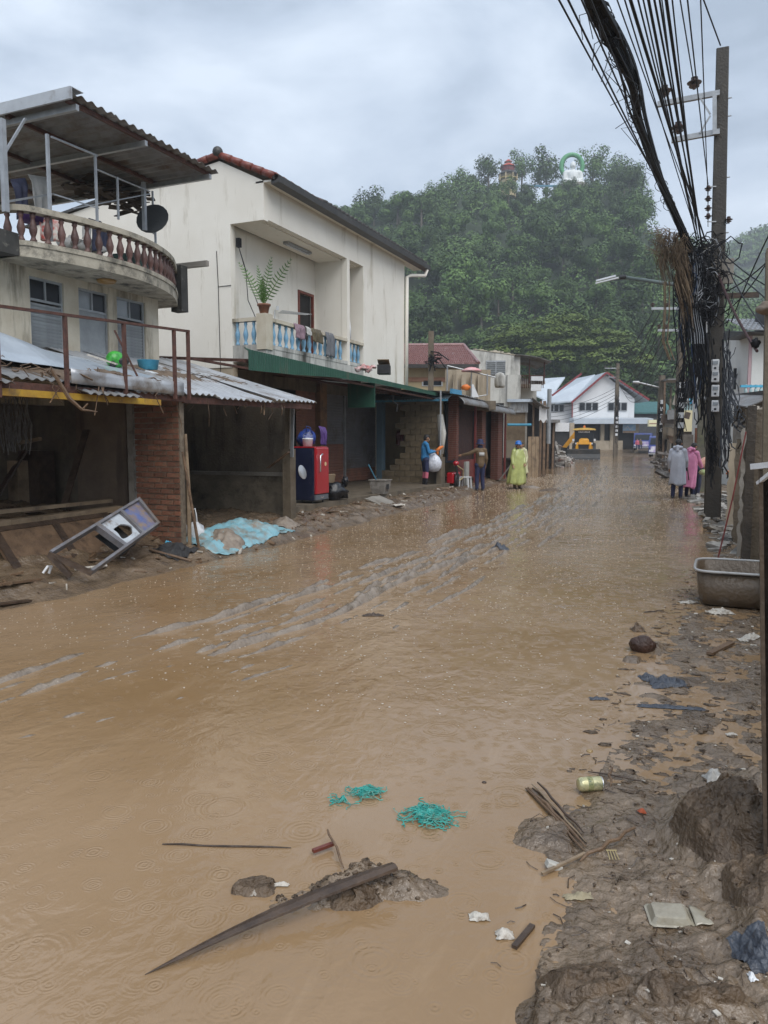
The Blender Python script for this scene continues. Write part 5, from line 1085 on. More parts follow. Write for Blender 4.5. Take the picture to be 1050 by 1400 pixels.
# ================================================================== vehicles
def wheel(parent, c, r, w_, axis='x', xf=YF):
    m_ = Matrix.Rotation(PI/2, 3, 'Y' if axis == 'x' else 'X')
    o = MB(xf).lathe([(r*.55, -w_/2), (r*.92, -w_/2), (r, -w_*.36), (r, w_*.36), (r*.92, w_/2), (r*.55, w_/2)], c, 20, m_).build('wheel', black, parent, smooth=False)
    MB(xf).lathe([(.02, -w_*.4), (r*.54, -w_*.4), (r*.54, w_*.4), (.02, w_*.4)], c, 14, m_).build('rim', yell if r > .4 else steel, o); return o
d = 69; px0 = 803.5
LD = thing('backhoe_loader', 'yellow backhoe loader with lowered black bucket standing in the flooded street', 'excavator', YF @ Vector((X_(804, d), d+2, 0)), YAW)
cx_ = X_(804, d); s = (X_(826, d)-X_(782.5, d))/2
def LX(px): return X_(px, d)
z = lambda py: fz(py, d)
mb = MB(YF); prof = [(d-1.0, .02), (d-.95, -.02), (d-.25, .05), (d+.05, .45), (d+.0, .88), (d-.1, .95), (d-.18, .9), (d-.12, .5), (d-.4, .15), (d-.95, .06)]
mb.prism([(cx_-s, y, zz+.0) for y, zz in prof], (2*s, 0, 0)); mb.build('bucket', M('black worn steel', (.05, .048, .046), (.025, .024, .023), s=3, rough=.5, stain=(.12, .09, .06), ss=2, sa=.4), LD)
for k in range(7): x = cx_-s+.1+k*(2*s-.2)/6; MB(YF).box(x-.04, x+.04, d-1.15, d-1.0, -.0, .04).build('bucket_tooth', steel, LD)
for sg in (-1, 1): MB(YF).bar((cx_+sg*.58, d, .55), (cx_+sg*.58, d+1.4, 1.45), .14, .22).bar((cx_+sg*.58, d+.02, .5), (cx_+sg*.58, d+.05, 1.35), .1, .16).build('loader_arm', yell, LD)
MB(YF).box(cx_-.42, cx_+.42, d+.7, d+2.2, .75, 1.35).build('grille', black, LD)
mb = MB(YF); mb.prism([(cx_-.5, d+.6, 1.35), (cx_-.42, d+.65, 1.72), (cx_-.28, d+.7, 1.82), (cx_+.28, d+.7, 1.82), (cx_+.42, d+.65, 1.72), (cx_+.5, d+.6, 1.35)], (0, 1.6, .1)); mb.build('bonnet', yell, LD)
MB(YF).box(cx_-.6, cx_+.6, d+.8, d+4.2, .5, .8).build('chassis', black, LD)
for sg in (-1, 1): wheel(LD, (cx_+sg*.85, d+1.1, .48), .48, .35); wheel(LD, (cx_+sg*.85, d+3.4, .72), .75, .45)
for sg in (-1, 1):
    MB(YF).box(cx_+sg*.78, cx_+sg*.86, d+2.25, d+2.33, 1.2, 2.65).build('cab_pillar', black, LD); MB(YF).box(cx_+sg*.78, cx_+sg*.86, d+3.9, d+3.98, 1.2, 2.65).build('cab_pillar', black, LD)
MB(YF).box(cx_-.78, cx_+.78, d+2.27, d+2.30, 1.25, 2.62).build('windscreen', glassd, LD)
for sg in (-1, 1): MB(YF).box(cx_+sg*.80, cx_+sg*.82, d+2.33, d+3.9, 1.25, 2.62).build('side_glass', glassd, LD)
MB(YF).box(cx_-.8, cx_+.8, d+2.33, d+3.9, .8, 1.3).build('cab_body', yell, LD)
mb = MB(YF); mb.prism([(cx_-1.05, d+2.0, 2.66), (cx_-.95, d+2.0, 2.78), (cx_-.4, d+2.0, 2.86), (cx_+.4, d+2.0, 2.86), (cx_+.95, d+2.0, 2.78), (cx_+1.05, d+2.0, 2.66)], (0, 2.2, 0)); mb.build('cab_roof', M('pale yellow roof', (.75, .5, .12), rough=.4, bump=0), LD)
MB(YF).lathe([(.1, 0), (.1, .16), (.04, .22)], (cx_, d+2.5, 2.86), 10).build('beacon', orange, LD)
R = random.Random(3); b = MB(YF)
for k in range(9): x = cx_-.5+k*.115; b.box(x, x+.075+R.uniform(-.02, .01), d+2.25, d+2.262, 2.43, 2.54+R.uniform(-.02, .02))
tag(b.build('visor_lettering', plasw, LD), kind='stuff')
for sg in (-1, 1): MB(YF).box(cx_+sg*.95-.09, cx_+sg*.95+.09, d+2.0, d+2.08, 1.65, 1.85).build('mirror', plasw, LD)
for sg in (-1, 1): MB(YF).box(cx_+sg*.68-.1, cx_+sg*.68+.1, d+1.9, d+2.0, 1.35, 1.5).build('headlight', lampm, LD)
mb = MB(YF); a = Vector((LX(795), d+5, z(592))); c = Vector((LX(773), d+5.2, z(614)))
mb.prism([(LX(797), d+5, z(584)), (LX(793), d+5, z(585)), (LX(773), d+5, z(612)), (LX(777), d+5, z(615)), (LX(790), d+5, z(600))], (0, .3, 0)); mb.build('backhoe_boom', yell, LD)
mb = MB(YF); mb.prism([(LX(773), d+4.8, z(612)), (LX(780), d+4.8, z(613)), (LX(784), d+4.8, z(624)), (LX(773), d+4.8, z(628)), (LX(768), d+4.8, z(620))], (0, .7, 0)); mb.build('backhoe_bucket', black, LD)
def van(px, d, w_, lab, base=.6, part=False):
    V = thing('blue_van', lab, 'van', YF @ Vector((X_(px, d), d, base)), YAW); V.rotation_euler.z = YAW - math.atan2(X_(px, d), d) - .06
    x = X_(px, d); hw = w_/2; side = [(d-.0, .25), (d-.05, .9), (d+.25, 1.15), (d+.6, 1.85), (d+1.0, 1.98), (d+4.0, 1.98), (d+4.1, .25)]
    MB(YF).prism([(x-hw, y, base+zz) for y, zz in side], (w_, 0, 0)).build('body', bluevan, V, bevel=.04)
    MB(YF).prism([(x-hw+.12, d+.24, base+1.17), (x+hw-.12, d+.24, base+1.17), (x+hw-.16, d+.55, base+1.78), (x-hw+.16, d+.55, base+1.78)], (0, -.03, 0)).build('windscreen', glassd, V)
    MB(YF).box(x-hw+.2, x+hw-.25, d-.08, d-.04, base+.45, base+1.0).build('front_banner', M('white and violet banner', (.7, .7, .75), (.3, .2, .5), s=2, detail=1, bump=0), V)
    for sg in (-1, 1): MB(YF).box(x+sg*(hw-.17)-.1, x+sg*(hw-.17)+.1, d-.075, d-.04, base+.5, base+.68).build('headlight', lampm, V)
    for sg in (-1, 1):
        for yy in (.7, 3.3): wheel(V, (x+sg*(hw-.12), d+yy, base+.28), .29, .2)
    MB(YF).box(x-hw+.03, x+hw-.03, d-.1, d-.03, base+.25, base+.4).build('bumper', steel, V)
    for yy in (1.2, 2.3): MB(YF).box(x+hw+.002, x+hw+.012, d+yy, d+yy+.9, base+1.2, base+1.7).build('side_window', glassd, V)
van(875, 88, 1.9, 'blue van with a white banner on its front parked before the far shops')
van(896, 72, 1.6, 'second dark blue van partly hidden by the street poles', base=.15)
LD.rotation_euler.z = YAW - math.atan2(X_(804, 71), 71)
# ================================================================== people
def blob(name, parts, mat, parent, voxel=.02, smooth_it=4):
    """one continuous surface from rounded limbs; parts: (a, b, r1, r2) or a callable on the mesh builder"""
    mb = MB()
    for p in parts:
        if callable(p): p(mb)
        else: mb.caps(*p)
    me = mb.mesh(name, mat); o = bpy.data.objects.new(name, me); COL.objects.link(o)
    rm = o.modifiers.new('r', 'REMESH'); rm.mode = 'VOXEL'; rm.voxel_size = voxel; rm.use_smooth_shade = True
    sm = o.modifiers.new('s', 'SMOOTH'); sm.iterations = smooth_it; sm.factor = .5
    dg = bpy.context.evaluated_depsgraph_get(); dg.update()
    m2 = bpy.data.meshes.new_from_object(o.evaluated_get(dg)); m2.name = name
    o.modifiers.clear(); o.data = m2; bpy.data.meshes.remove(me)
    if not m2.materials: m2.materials.append(mat)
    o.parent = parent; WM[o.name] = WM[parent.name]; return o
V3 = lambda *a: Vector(a)
def hand(P, w, dirn, palm_n, hs=1.0, curl=.5, thumb=1):
    """palm and five unequal bent fingers from wrist w"""
    d = Vector(dirn).normalized(); n_ = Vector(palm_n).normalized(); s_ = d.cross(n_).normalized()
    kn = w + d*.085*hs
    for k in (-1, 0, 1): P.append((w + s_*k*.012*hs, kn + s_*k*.024*hs, .015*hs, .013*hs))
    for k, ln in ((-1.5, .058), (-.5, .068), (.5, .074), (1.5, .068)):
        a = kn + s_*k*.019*hs; b_ = a + (d*math.cos(curl)+n_*math.sin(curl))*ln*.5*hs; c = b_ + (d*math.cos(curl*2.2)+n_*math.sin(curl*2.2))*ln*.5*hs
        P.append((a, b_, .0088*hs, .008*hs)); P.append((b_, c, .008*hs, .0068*hs))
    a = w + d*.025*hs + s_*.022*hs*thumb; b_ = a + (d*.6+s_*thumb*.75+n_*.3).normalized()*.038*hs; c = b_ + (d*.9+s_*thumb*.1+n_*.4).normalized()*.03*hs
    P.append((a, b_, .011*hs, .0095*hs)); P.append((b_, c, .0095*hs, .008*hs))
def person(label, loc, rz, H=1.65, cat='person', group=None, lean=0, head_tilt=0, knees=None, larm=None, rarm=None, hands=True, **k):
    """a standing figure, front towards local +Y. Arms are (elbow, wrist) offsets from the shoulder."""
    P0 = thing('person', label, cat, loc, rz, group); s = H/1.72
    J = {}
    lv = V3(0, math.sin(lean), math.cos(lean))
    J['pel'] = V3(0, 0, .93); J['wst'] = J['pel'] + lv*.14; J['chs'] = J['pel'] + lv*.36; J['shm'] = J['pel'] + lv*.50; J['nek'] = J['pel'] + lv*.56
    hv = V3(0, math.sin(lean+head_tilt), math.cos(lean+head_tilt)); fv = V3(0, math.cos(lean+head_tilt), -math.sin(lean+head_tilt))
    J['hd'] = J['nek'] + hv*.14 + fv*.015
    for sg, nm in ((-1, 'l'), (1, 'r')):
        J['hip'+nm] = J['pel'] + V3(sg*.085, 0, -.03); kn, an = (knees or {}).get(nm, (V3(sg*.10, .03, .50), V3(sg*.11, -.01, .09)))
        J['kn'+nm] = Vector(kn); J['an'+nm] = Vector(an); J['sh'+nm] = J['shm'] + V3(sg*.165, 0, -.02)
        e_, w_ = (larm if nm == 'l' else rarm) or (V3(sg*.05, -.02, -.27), V3(sg*.06, .07, -.50))
        J['el'+nm] = J['sh'+nm] + Vector(e_); J['wr'+nm] = J['sh'+nm] + Vector(w_)
    for q in J: J[q] = J[q]*s
    hv, fv = hv*s, fv*s; R_ = [(J['pel'], J['wst'], .11*s, .10*s), (J['wst'], J['chs'], .10*s, .12*s), (J['chs'], J['shm'], .12*s, .08*s), (J['nek']-hv*.06, J['nek']+hv*.06, .052*s, .05*s)]
    for nm in 'lr':
        R_ += [(J['pel'], J['hip'+nm], .1*s, .088*s), (J['hip'+nm], J['kn'+nm], .082*s, .055*s), (J['kn'+nm], J['kn'+nm].lerp(J['an'+nm], .35), .055*s, .056*s), (J['kn'+nm].lerp(J['an'+nm], .35), J['an'+nm], .056*s, .035*s), (J['an'+nm]+V3(0, -.02, -.05)*s, J['an'+nm]+V3(0, .13, -.06)*s, .035*s, .025*s)]
        R_ += [(J['shm'], J['sh'+nm], .07*s, .055*s), (J['sh'+nm], J['el'+nm], .048*s, .037*s), (J['el'+nm], J['wr'+nm], .036*s, .025*s)]
        if hands:
            dv = (J['wr'+nm]-J['el'+nm]).normalized(); hand(R_, J['wr'+nm], dv, V3(0, 1, -.4) if nm == 'l' else V3(0, 1, -.4), s, .5, 1 if nm == 'l' else -1)
    hd = J['hd']; sd_ = V3(s, 0, 0)
    R_ += [(hd+hv*.02-fv*.012, hd+hv*.035-fv*.02, .092*s, .09*s), (hd-hv*.06+fv*.025, hd-hv*.02+fv*.02, .055*s, .07*s), (hd+hv*.01+fv*.088, hd-hv*.025+fv*.104, .010*s, .015*s), (hd-hv*.056-sd_*.018+fv*.083, hd-hv*.056+sd_*.018+fv*.083, .009*s, .009*s)]
    for sg in (-1, 1): R_ += [(hd+sd_*sg*.092+hv*.015-fv*.01, hd+sd_*sg*.09-hv*.02-fv*.005, .014*s, .01*s), (hd+sd_*sg*.03+hv*.025+fv*.082, hd+sd_*sg*.05+hv*.02+fv*.076, .009*s, .007*s)]
    Mx = WM[P0.name]
    body = blob('body', R_, skin, P0, .0075, 2)
    e_ = MB()
    for sg in (-1, 1): e_.ball(hd+sd_*sg*.034+hv*.008+fv*.083, .011*s, 8, 6)
    def ch(mb, name, mat, smooth=True): me = mb.mesh(name, mat, None, smooth); o = bpy.data.objects.new(name, me); COL.objects.link(o); o.parent = P0; WM[o.name] = Mx; return o
    ch(e_, 'eyes', plasw)
    J['hv'], J['fv'], J['s'], J['P'], J['ch'] = hv, fv, s, P0, ch
    return P0, J
def clothes(J, name, mat, torso=None, arms=0, legs=0, r=.02, skirt=None, voxel=.014, short=1.0, hem=None):
    s = J['s']; L_ = []
    if torso: L_ += [(J['pel'].lerp(J['wst'], torso), J['wst'], (.13+r)*s, (.115+r)*s), (J['wst'], J['chs'], (.115+r)*s, (.125+r)*s), (J['chs'], J['shm'], (.125+r)*s, (.085+r*.5)*s), (J['shm'], J['nek'], (.08+r*.5)*s, (.058+r*.3)*s)]
    for nm in 'lr':
        if arms:
            L_ += [(J['shm'], J['sh'+nm], (.08+r*.5)*s, (.062+r*.6)*s), (J['sh'+nm], J['el'+nm], (.056+r*.6)*s, (.05+r*.5)*s)]
            if arms > 1: L_ += [(J['el'+nm], J['el'+nm].lerp(J['wr'+nm], .93), (.05+r*.5)*s, (.038+r*.4)*s)]
        if legs:
            L_ += [(J['pel'], J['hip'+nm], (.105+r)*s, (.095+r)*s), (J['hip'+nm], J['kn'+nm], (.09+r*.6)*s, (.065+r*.5)*s)]
            if legs > 1: L_ += [(J['kn'+nm], J['kn'+nm].lerp(J['an'+nm], short*.95), (.066+r*.5)*s, (.052+r*.5)*s)]
    return blob(name, L_, mat, J['P'], voxel, 3)
def boots(J, mat=boot, top=.75):
    s = J['s']; 
    for nm in 'lr':
        a = J['an'+nm]; k_ = J['kn'+nm]
        blob('boot', [(a.lerp(k_, top*.8), a, .066*s, .05*s), (a+V3(0, -.02, -.045)*s, a+V3(0, .14, -.055)*s, .044*s, .036*s)], mat, J['P'], .013, 2)
def hair(J, ln=0.0, back=True):
    s, hv, fv = J['s'], J['hv'], J['fv']; hd = J['hd']
    L_ = [(hd+hv*.045-fv*.035, hd+hv*.055-fv*.005, .098*s, .088*s), (hd+hv*.01-fv*.05, hd-hv*.02-fv*.05, .085*s, .07*s)]
    if ln: L_.append((hd-hv*.02-fv*.06, hd-hv*ln-fv*.06, .06*s, .03*s))
    blob('hair', L_, hairm, J['P'], .011, 2)
def poncho(J, name, mat, hem_z, w0=.24, w1=.36, seed=0, hood=True, sleeves=True, flare=0):
    """rain coat: shoulders to hem, with deep folds; sleeves of the same sheet"""
    s = J['s']; n = 40; rings = []; C0 = J['nek']+J['hv']*.01; rows = 20
    for i in range(rows+1):
        t = i/rows; tz = t
        c = J['nek'].lerp(J['pel'], min(1, t*2)) if t < .5 else J['pel'].lerp(V3(0, J['pel'].y+flare*.5, hem_z), (t-.5)*2)
        wx = interp([(0, .075), (.05, .13), (.12, .205), (.3, w0), (.6, (w0+w1)/2), (1, w1)], t)*s; wy = interp([(0, .07), (.06, .10), (.2, .15), (.5, w0*.78), (1, w1*.8)], t)*s
        ring = []
        for k in range(n):
            a = 2*PI*k/n; f_ = 1 + .13*t*math.sin(a*6+seed+2.5*t+1.2*math.sin(2*a)) + .26*t*noise.noise(Vector((math.cos(a)*1.8, math.sin(a)*1.8, t*2.2+seed))) + .05*t*math.sin(a*13+3*t)
            ring.append(V3(c.x+wx*f_*math.cos(a), c.y+wy*f_*math.sin(a), c.z + (.035*s*math.sin(a*3+seed) if i == rows else 0)))
        rings.append(ring)
    mb = MB(); mb.loft(rings, cap=False); o = J['ch'](mb, name, mat); sl = o.modifiers.new('t', 'SOLIDIFY'); sl.thickness = .006
    if sleeves:
        for nm in 'lr': blob('sleeve', [(J['sh'+nm].lerp(J['shm'], .3), J['sh'+nm], .08*s, .085*s), (J['sh'+nm], J['el'+nm], .085*s, .075*s), (J['el'+nm], J['el'+nm].lerp(J['wr'+nm], .9), .075*s, .06*s)], mat, J['P'], .013, 3)
    if hood: blob('hood', [(J['nek']-J['fv']*.07-V3(.09*s, 0, 0), J['nek']-J['fv']*.07+V3(.09*s, 0, 0), .055*s, .055*s), (J['nek']-J['fv']*.1, J['nek']-J['fv']*.11-J['hv']*.1, .07*s, .04*s)], mat, J['P'], .012, 3)
    return o
def face_to(px_dir):  # heading so that the front looks towards a compass of the view frame: 0 away, 90 left, 180 to us, 270 right
    return YAW + math.radians(px_dir)
# woman in blue with a clear bag, looking at something orange in her hands
p = at(581, 664, z=.26)
P1, J = person('woman in blue jacket and pink leggings holding a big clear bag', (p.x, p.y, .24), face_to(-72), 1.58, head_tilt=.35, larm=(V3(-.02, .1, -.25), V3(.02, .32, -.2)), rarm=(V3(.05, .06, -.26), V3(-.02, .3, -.22)))
clothes(J, 'jacket', blueshirt, torso=.2, arms=2, r=.02); clothes(J, 'shorts', navycl, legs=1, r=.022); hair(J, .06); boots(J, top=.85)
blob('leggings', [(J['kn'+q]+V3(0, 0, .06), J['kn'+q].lerp(J['an'+q], .5), .066, .06) for q in 'lr'], pinkleg, J['P'], .012, 2)
hp = WM[P1.name] @ ((J['wrl']+J['wrr'])/2)
fwd = WM[P1.name].to_3x3() @ V3(0, 1, 0)
mb = MB(); c0 = hp + fwd*.0 + V3(0, 0, -.58)
rings = []
for t, r_ in ((0, .04), (.06, .17), (.25, .25), (.5, .27), (.75, .19), (.92, .07), (1, .04), (1.05, .06)):
    rings.append([c0 + V3(r_*math.cos(2*PI*k/16)*(1+.12*math.sin(3*k)), r_*.75*math.sin(2*PI*k/16)*(1+.1*math.cos(5*k)), t*.62-.08) for k in range(16)])
mb.loft(rings); clearbag = M('milky bag film', (.66, .68, .74), (.5, .52, .58), s=14, rough=.22, bump=.9, bs=18, spec=.7)
tag(mb.build('clear_bag', clearbag, origin=c0+V3(0, 0, -.08), smooth=True), 'large milky plastic bag hanging from the hands of the woman in blue', 'bag')
mb = MB(); c = hp + fwd*.12 + V3(0, 0, .04)
mb.tube([c-fwd*.05+V3(0, 0, -.06), c+fwd*.1+V3(0, 0, .06), c+fwd*.2+V3(0, 0, .1)], [.05, .055, .03], 8); mb.tube([c-V3(0, 0, .02), c+V3(.02, .0, -.16)], [.04, .03], 8)
tag(mb.build('orange_glove', orange, origin=c, smooth=True), 'orange rubber glove held up by the woman in blue', 'glove')
# man at the gate, seen from behind
p = at(656, 669, z=.04)
P2, J = person('man in olive brown jacket and bucket hat reaching to the red gate', (p.x, p.y, -.02), face_to(12), 1.66, larm=(V3(-.22, .08, -.12), V3(-.42, .2, -.16)))
clothes(J, 'jacket', brownj, torso=.1, arms=2, r=.035); clothes(J, 'trousers', navycl, legs=2, r=.025); boots(J, top=.4)
s = J['s']; hd = J['hd']; mb = MB(); mb.lathe([(.165*s, -.03), (.15*s, -.01), (.108*s, .02), (.104*s, .11), (.07*s, .14), (.01, .145)], hd+J['hv']*.02, 16); J['ch'](mb, 'bucket_hat', navycl)
blob('scarf', [(hd-J['hv']*.1, hd-J['hv']*.06, .10*s, .09*s)], navycl, J['P'], .012, 2)
mb = MB(); mb.box(-.09, .09, -.168*s, -.158*s, 1.22*s, 1.34*s); J['ch'](mb, 'back_print', palew)
# motorbike handlebar area and junk at the red gate
MBK = thing('scooter', 'red and black scooter parked inside the red gate', 'scooter', (-8.0, 24.3, .1))
b = MB(); c = Vector((-7.95, 24.15, .1)); b.ball(c+V3(0, 0, .82), .11, 10, 8, (1, 1, .8)); b.build('headlamp_cowl', redenam, MBK, smooth=True)
MB().tube([c+V3(-.05, -.1, .95), c+V3(0, .05, .88), c+V3(.05, .35, .95)], .02, 6).tube([c+V3(0, .0, .85), c+V3(.05, .05, .3)], .04, 6).build('handlebar', black, MBK)
MB().lathe([(.2, -.04), (.24, 0), (.2, .04)], c+V3(0, .15, .27), 16, Matrix.Rotation(PI/2, 3, 'Y')).build('wheel', black, MBK)
MB().box(c.x-.3, c.x-.05, c.y-.1, c.y+.7, .25, .62).build('body_panel', redenam, MBK, bevel=.05)
tag(MB().tube([c+V3(.1, -.15, .75), c+V3(.22, .1, .6), c+V3(.18, .2, .35), c+V3(.12, .0, .25)], .016, 6).build('yellow_hose', M('yellow hose', (.5, .4, .2)), origin=c+V3(.1, 0, .1)), 'yellowish hose looped in front of the scooter', 'hose')
tag(MB().box(-7.95, -7.9, 25.0, 25.45, .05, .95).build('white_sheet_board', dirtywhite, origin=(-7.92, 25.2, .05)), 'dirty white board standing by the gate behind the man', 'board')
b = MB(); c = Vector((-7.75, 24.55, .02))
for x, y in ((-.14, -.14), (.14, -.14), (.14, .14), (-.14, .14)): b.bar(c+V3(x*1.2, y*1.2, 0), c+V3(x, y, .42), .04, .04)
b.box(c.x-.17, c.x+.17, c.y-.17, c.y+.17, c.z+.42, c.z+.45); tag(b.build('plastic_stool', plasw, origin=c), 'muddy plastic stool in front of the red gate', 'stool')
# black tub and tools right of the man
b = MB(); c = at(690, 652, z=.05); mb = MB(); mb.loft([[c+V3(x*sx_2, y*sx_2*1.7, z_) for x, y in ((-1, -1), (1, -1), (1, 1), (-1, 1))] for sx_2, z_ in ((.42, 0), (.52, .75), (.56, .78), (.56, .84), (.5, .83), (.4, .1))])
tag(mb.build('black_tub', M('muddy black plastic', (.03, .028, .026), (.018, .017, .016), s=4, stain=(.1, .08, .06), ss=3, sa=.4, rough=.4), origin=c), 'large black tub between the brick columns and the man in yellow', 'tub')
tag(MB(YF).tube([(X_(680, 30), 29.6, .15), (X_(698, 30), 29.2, .95)], .025, 6).build('leaning_pole', steel, origin=YF @ Vector((X_(686, 30), 29.6, 0))), 'thin metal pole leaning on the black tub', 'pole')
# yellow poncho
p = at(707, 668, z=0)
P3, J = person('man in a yellow green rain poncho and blue hard hat wading on the left', (p.x, p.y, -.03), face_to(205), 1.62, head_tilt=.1, larm=(V3(-.08, .04, -.25), V3(-.02, .16, -.44)), rarm=(V3(.08, .02, -.26), V3(.1, .1, -.48)))
clothes(J, 'shirt', navycl, torso=.2, arms=1, r=.01); clothes(J, 'trousers', brownj, legs=2, r=.02); boots(J, top=.5); poncho(J, 'poncho', ponchoy, .2*J['s'], .25, .36, 1, flare=-.12); hair(J)
s = J['s']; hd = J['hd']; mb = MB(); mb.lathe([(.135*s, .0), (.13*s, .015), (.118*s, .02), (.112*s, .07), (.085*s, .11), (.04*s, .132), (.01, .135)], hd+J['hv']*.035, 18); mb.ball(hd+J['hv']*.045+J['fv']*.12, .055*s, 8, 6, (1.3, .8, .18)); J['ch'](mb, 'hard_hat', helmb)
P3b, J = person('person in a dark cap and pale yellow raincoat standing behind the man in yellow', YF @ Vector((X_(709, 30), 29.6, 0)) + V3(0, 0, -.03), face_to(150), 1.6)
clothes(J, 'trousers', brownj, legs=2, r=.02); poncho(J, 'raincoat', M('pale yellow rain coat', (.62, .6, .38), (.5, .48, .3), rough=.3, bump=.5, bs=10), .45, .22, .28, 4); hair(J); boots(J, top=.5)
# grey, pink and bending persons on the right
p = at(925, 681, z=0)
P4, J = person('person in a long grey translucent raincoat standing in the water with back turned', (p.x, p.y, -.03), face_to(-30), 1.70, head_tilt=.35, rarm=(V3(.05, .03, -.26), V3(.04, .2, -.46)))
clothes(J, 'trousers', navycl, legs=2, r=.015); boots(J, top=.8); poncho(J, 'raincoat', ponchog, .42, .20, .225, 2); hair(J); blob('glove', [(J['wrr'], J['wrr']+V3(0, .04, -.09), .04, .045)], black, J['P'], .012, 2)
p = at(940, 679, z=0)
P5, J = person('person in a long pink raincoat looking down beside the grey raincoat', (p.x+.05, p.y, -.03), face_to(-55), 1.62, lean=.12, head_tilt=.5, larm=(V3(-.03, .08, -.25), V3(0, .25, -.42)), rarm=(V3(.03, .08, -.25), V3(.02, .26, -.45)))
clothes(J, 'trousers', navycl, legs=2, r=.015); boots(J, top=.8); poncho(J, 'raincoat', ponchop, .30, .20, .24, 5, flare=-.25); hair(J)
gw = WM[P5.name] @ J['wrr']; blob('glove', [(J['wrr'], J['wrr']+V3(0, .05, -.08), .04, .05)], navycl, J['P'], .012, 2)
tag(MB().ball(gw+V3(.06, 0, -.14), .12, 12, 8, (1, .8, .75), .3, 2).build('pale_bucket', M('lime scoop', (.55, .68, .3), rough=.4), origin=gw+V3(.06, 0, -.2), smooth=True), 'lime coloured scoop held by the person in pink', 'scoop')
g4 = WM[P4.name] @ J['wrr']
a4 = at(938, 628, y=24.0); c4 = at(945, 679, z=0); tag(MB().tube([a4, c4], .018, 6).build('stick', woodd, origin=c4), 'dark stick held upright between the grey and pink raincoats', 'stick')
p = at(951, 678, z=0)
P6, J = person('bending person in a peach shirt and dark trousers behind the concrete pole', (p.x, p.y+.1, -.02), face_to(-80), 1.6, lean=.95, head_tilt=.2, larm=(V3(-.03, .05, -.27), V3(0, .12, -.52)), rarm=(V3(.03, .08, -.26), V3(0, .2, -.5)))
clothes(J, 'shirt', peach, torso=.3, arms=2, r=.02); clothes(J, 'trousers', denim, legs=2, r=.03); boots(J, top=.5); hair(J)
# orange glove near the wall (someone behind it)
mb = MB(); c = at(1001, 650, y=20.5); mb.tube([c+V3(-.12, 0, .08), c, c+V3(.14, 0, -.03)], [.05, .06, .04], 8)
for k in (-1, 0, 1): mb.tube([c+V3(.13, .02*k, -.03), c+V3(.2, .03*k, -.05+.02*k)], .014, 6)
tag(mb.build('orange_glove', orange, origin=c, smooth=True), 'orange rubber glove showing beside the tall concrete pole', 'glove')
# far people
P7, J = person('distant person in lavender standing at the rubble heap', YF @ Vector((X_(751, 47), 47, .1)), face_to(60), 1.55, hands=False)
clothes(J, 'dress', lavender, torso=.1, arms=2, r=.04); clothes(J, 'skirt', lavender, legs=2, r=.05); hair(J)
for px, m_, lb in ((857, pinkleg, 'tiny distant person in pink sitting on the ledge left of the blue van'), (861, brownj, 'tiny distant person in brown beside the blue van')):
    P8, J = person(lb, YF @ Vector((X_(px, 90), 87, .45)), face_to(170), 1.45, hands=False, knees={'l': (V3(-.12, .35, .8), V3(-.12, .38, .35)), 'r': (V3(.12, .35, .8), V3(.12, .38, .35))})
    clothes(J, 'shirt', m_, torso=.2, arms=2, r=.03); clothes(J, 'trousers', navycl, legs=2, r=.02); hair(J)
# ================================================================== right side
# tall concrete pole
def pole(label, x, y, h, w0, w1, mat=concd, name='utility_pole', lean=(0, 0)):
    o = thing(name, label, 'pole', (x, y, 0)); mb = MB(); rings = []
    for z_, w_ in ((-.3, w0), (h, w1)):
        a, c = w_/2, w_*.42; rings.append([V3(x+lean[0]*z_/h+q[0], y+lean[1]*z_/h+q[1], z_) for q in ((-a, -c), (-c, -a), (c, -a), (a, -c), (a, c), (c, a), (-c, a), (-a, c))])
    mb.loft(rings); mb.build('shaft', mat, o, bevel=0); return o
NP = pole('tall concrete pole carrying crossarms, meters and tangled cables on the right', -.10, 17.75, 9.55, .34, .24, mat=M('dark wet pole', (.06, .05, .038), (.03, .025, .019), s=3, rough=.5, bump=.5, stain=(.03, .025, .02), ss=2, sa=.5, streak=True), lean=(-.15, 0))
bolt = MB().tube([(0, 0, 0), (.1, 0, 0)], .012, 6).mesh('bolt', steel)
for z_ in (8.2, 8.55, 7.0, 5.9, 5.4): inst(bolt, 'bolt', NP, T(-.10-.15*z_/9.55+.09, 17.65, z_))
def arm(p0, p1, y=17.55, d_=NP): MB().bar(at(p0[0], p0[1], y=y), at(p1[0], p1[1], y=y), .08, .10).build('crossarm', steel, d_)
arm((984, 127), (899, 143)); arm((984, 180), (918, 192))
MB().bar(at(977, 130, y=17.5), at(977, 184, y=17.5), .06, .08).build('bracket', steel, NP)
MB().bar(at(971, 156, y=17.5), at(958, 135, y=17.5), .03, .03).bar(at(971, 158, y=17.5), at(957, 182, y=17.5), .03, .03).build('brace', steel, NP)
insm = M('brown porcelain', (.10, .06, .05), (.07, .045, .04), s=4, rough=.3, bump=0)
iprof = [(.03, 0), (.04, .03), (.10, .045), (.105, .055), (.05, .075), (.055, .10), (.14, .115), (.145, .13), (.07, .155), (.075, .19), (.05, .20), (.07, .225), (.04, .24)]
ime = MB().lathe(iprof, n=16).mesh('insulator', insm)
for px, py in ((908, 133), (949, 122), (927, 183)): p = at(px, py, y=17.55); inst(ime, 'insulator', NP, T(*p))
for py in (262, 276, 289, 300): p = at(968, py, y=17.45); inst(ime, 'insulator', NP, T(*p) @ Matrix.Scale(.5, 4))
p = at(996, 305, y=17.6); inst(ime, 'insulator', NP, T(*p) @ Matrix.Scale(.55, 4)); MB().bar(p+V3(-.15, .05, 0), p+V3(.02, 0, 0), .02, .02).build('insulator_bracket', steel, NP)
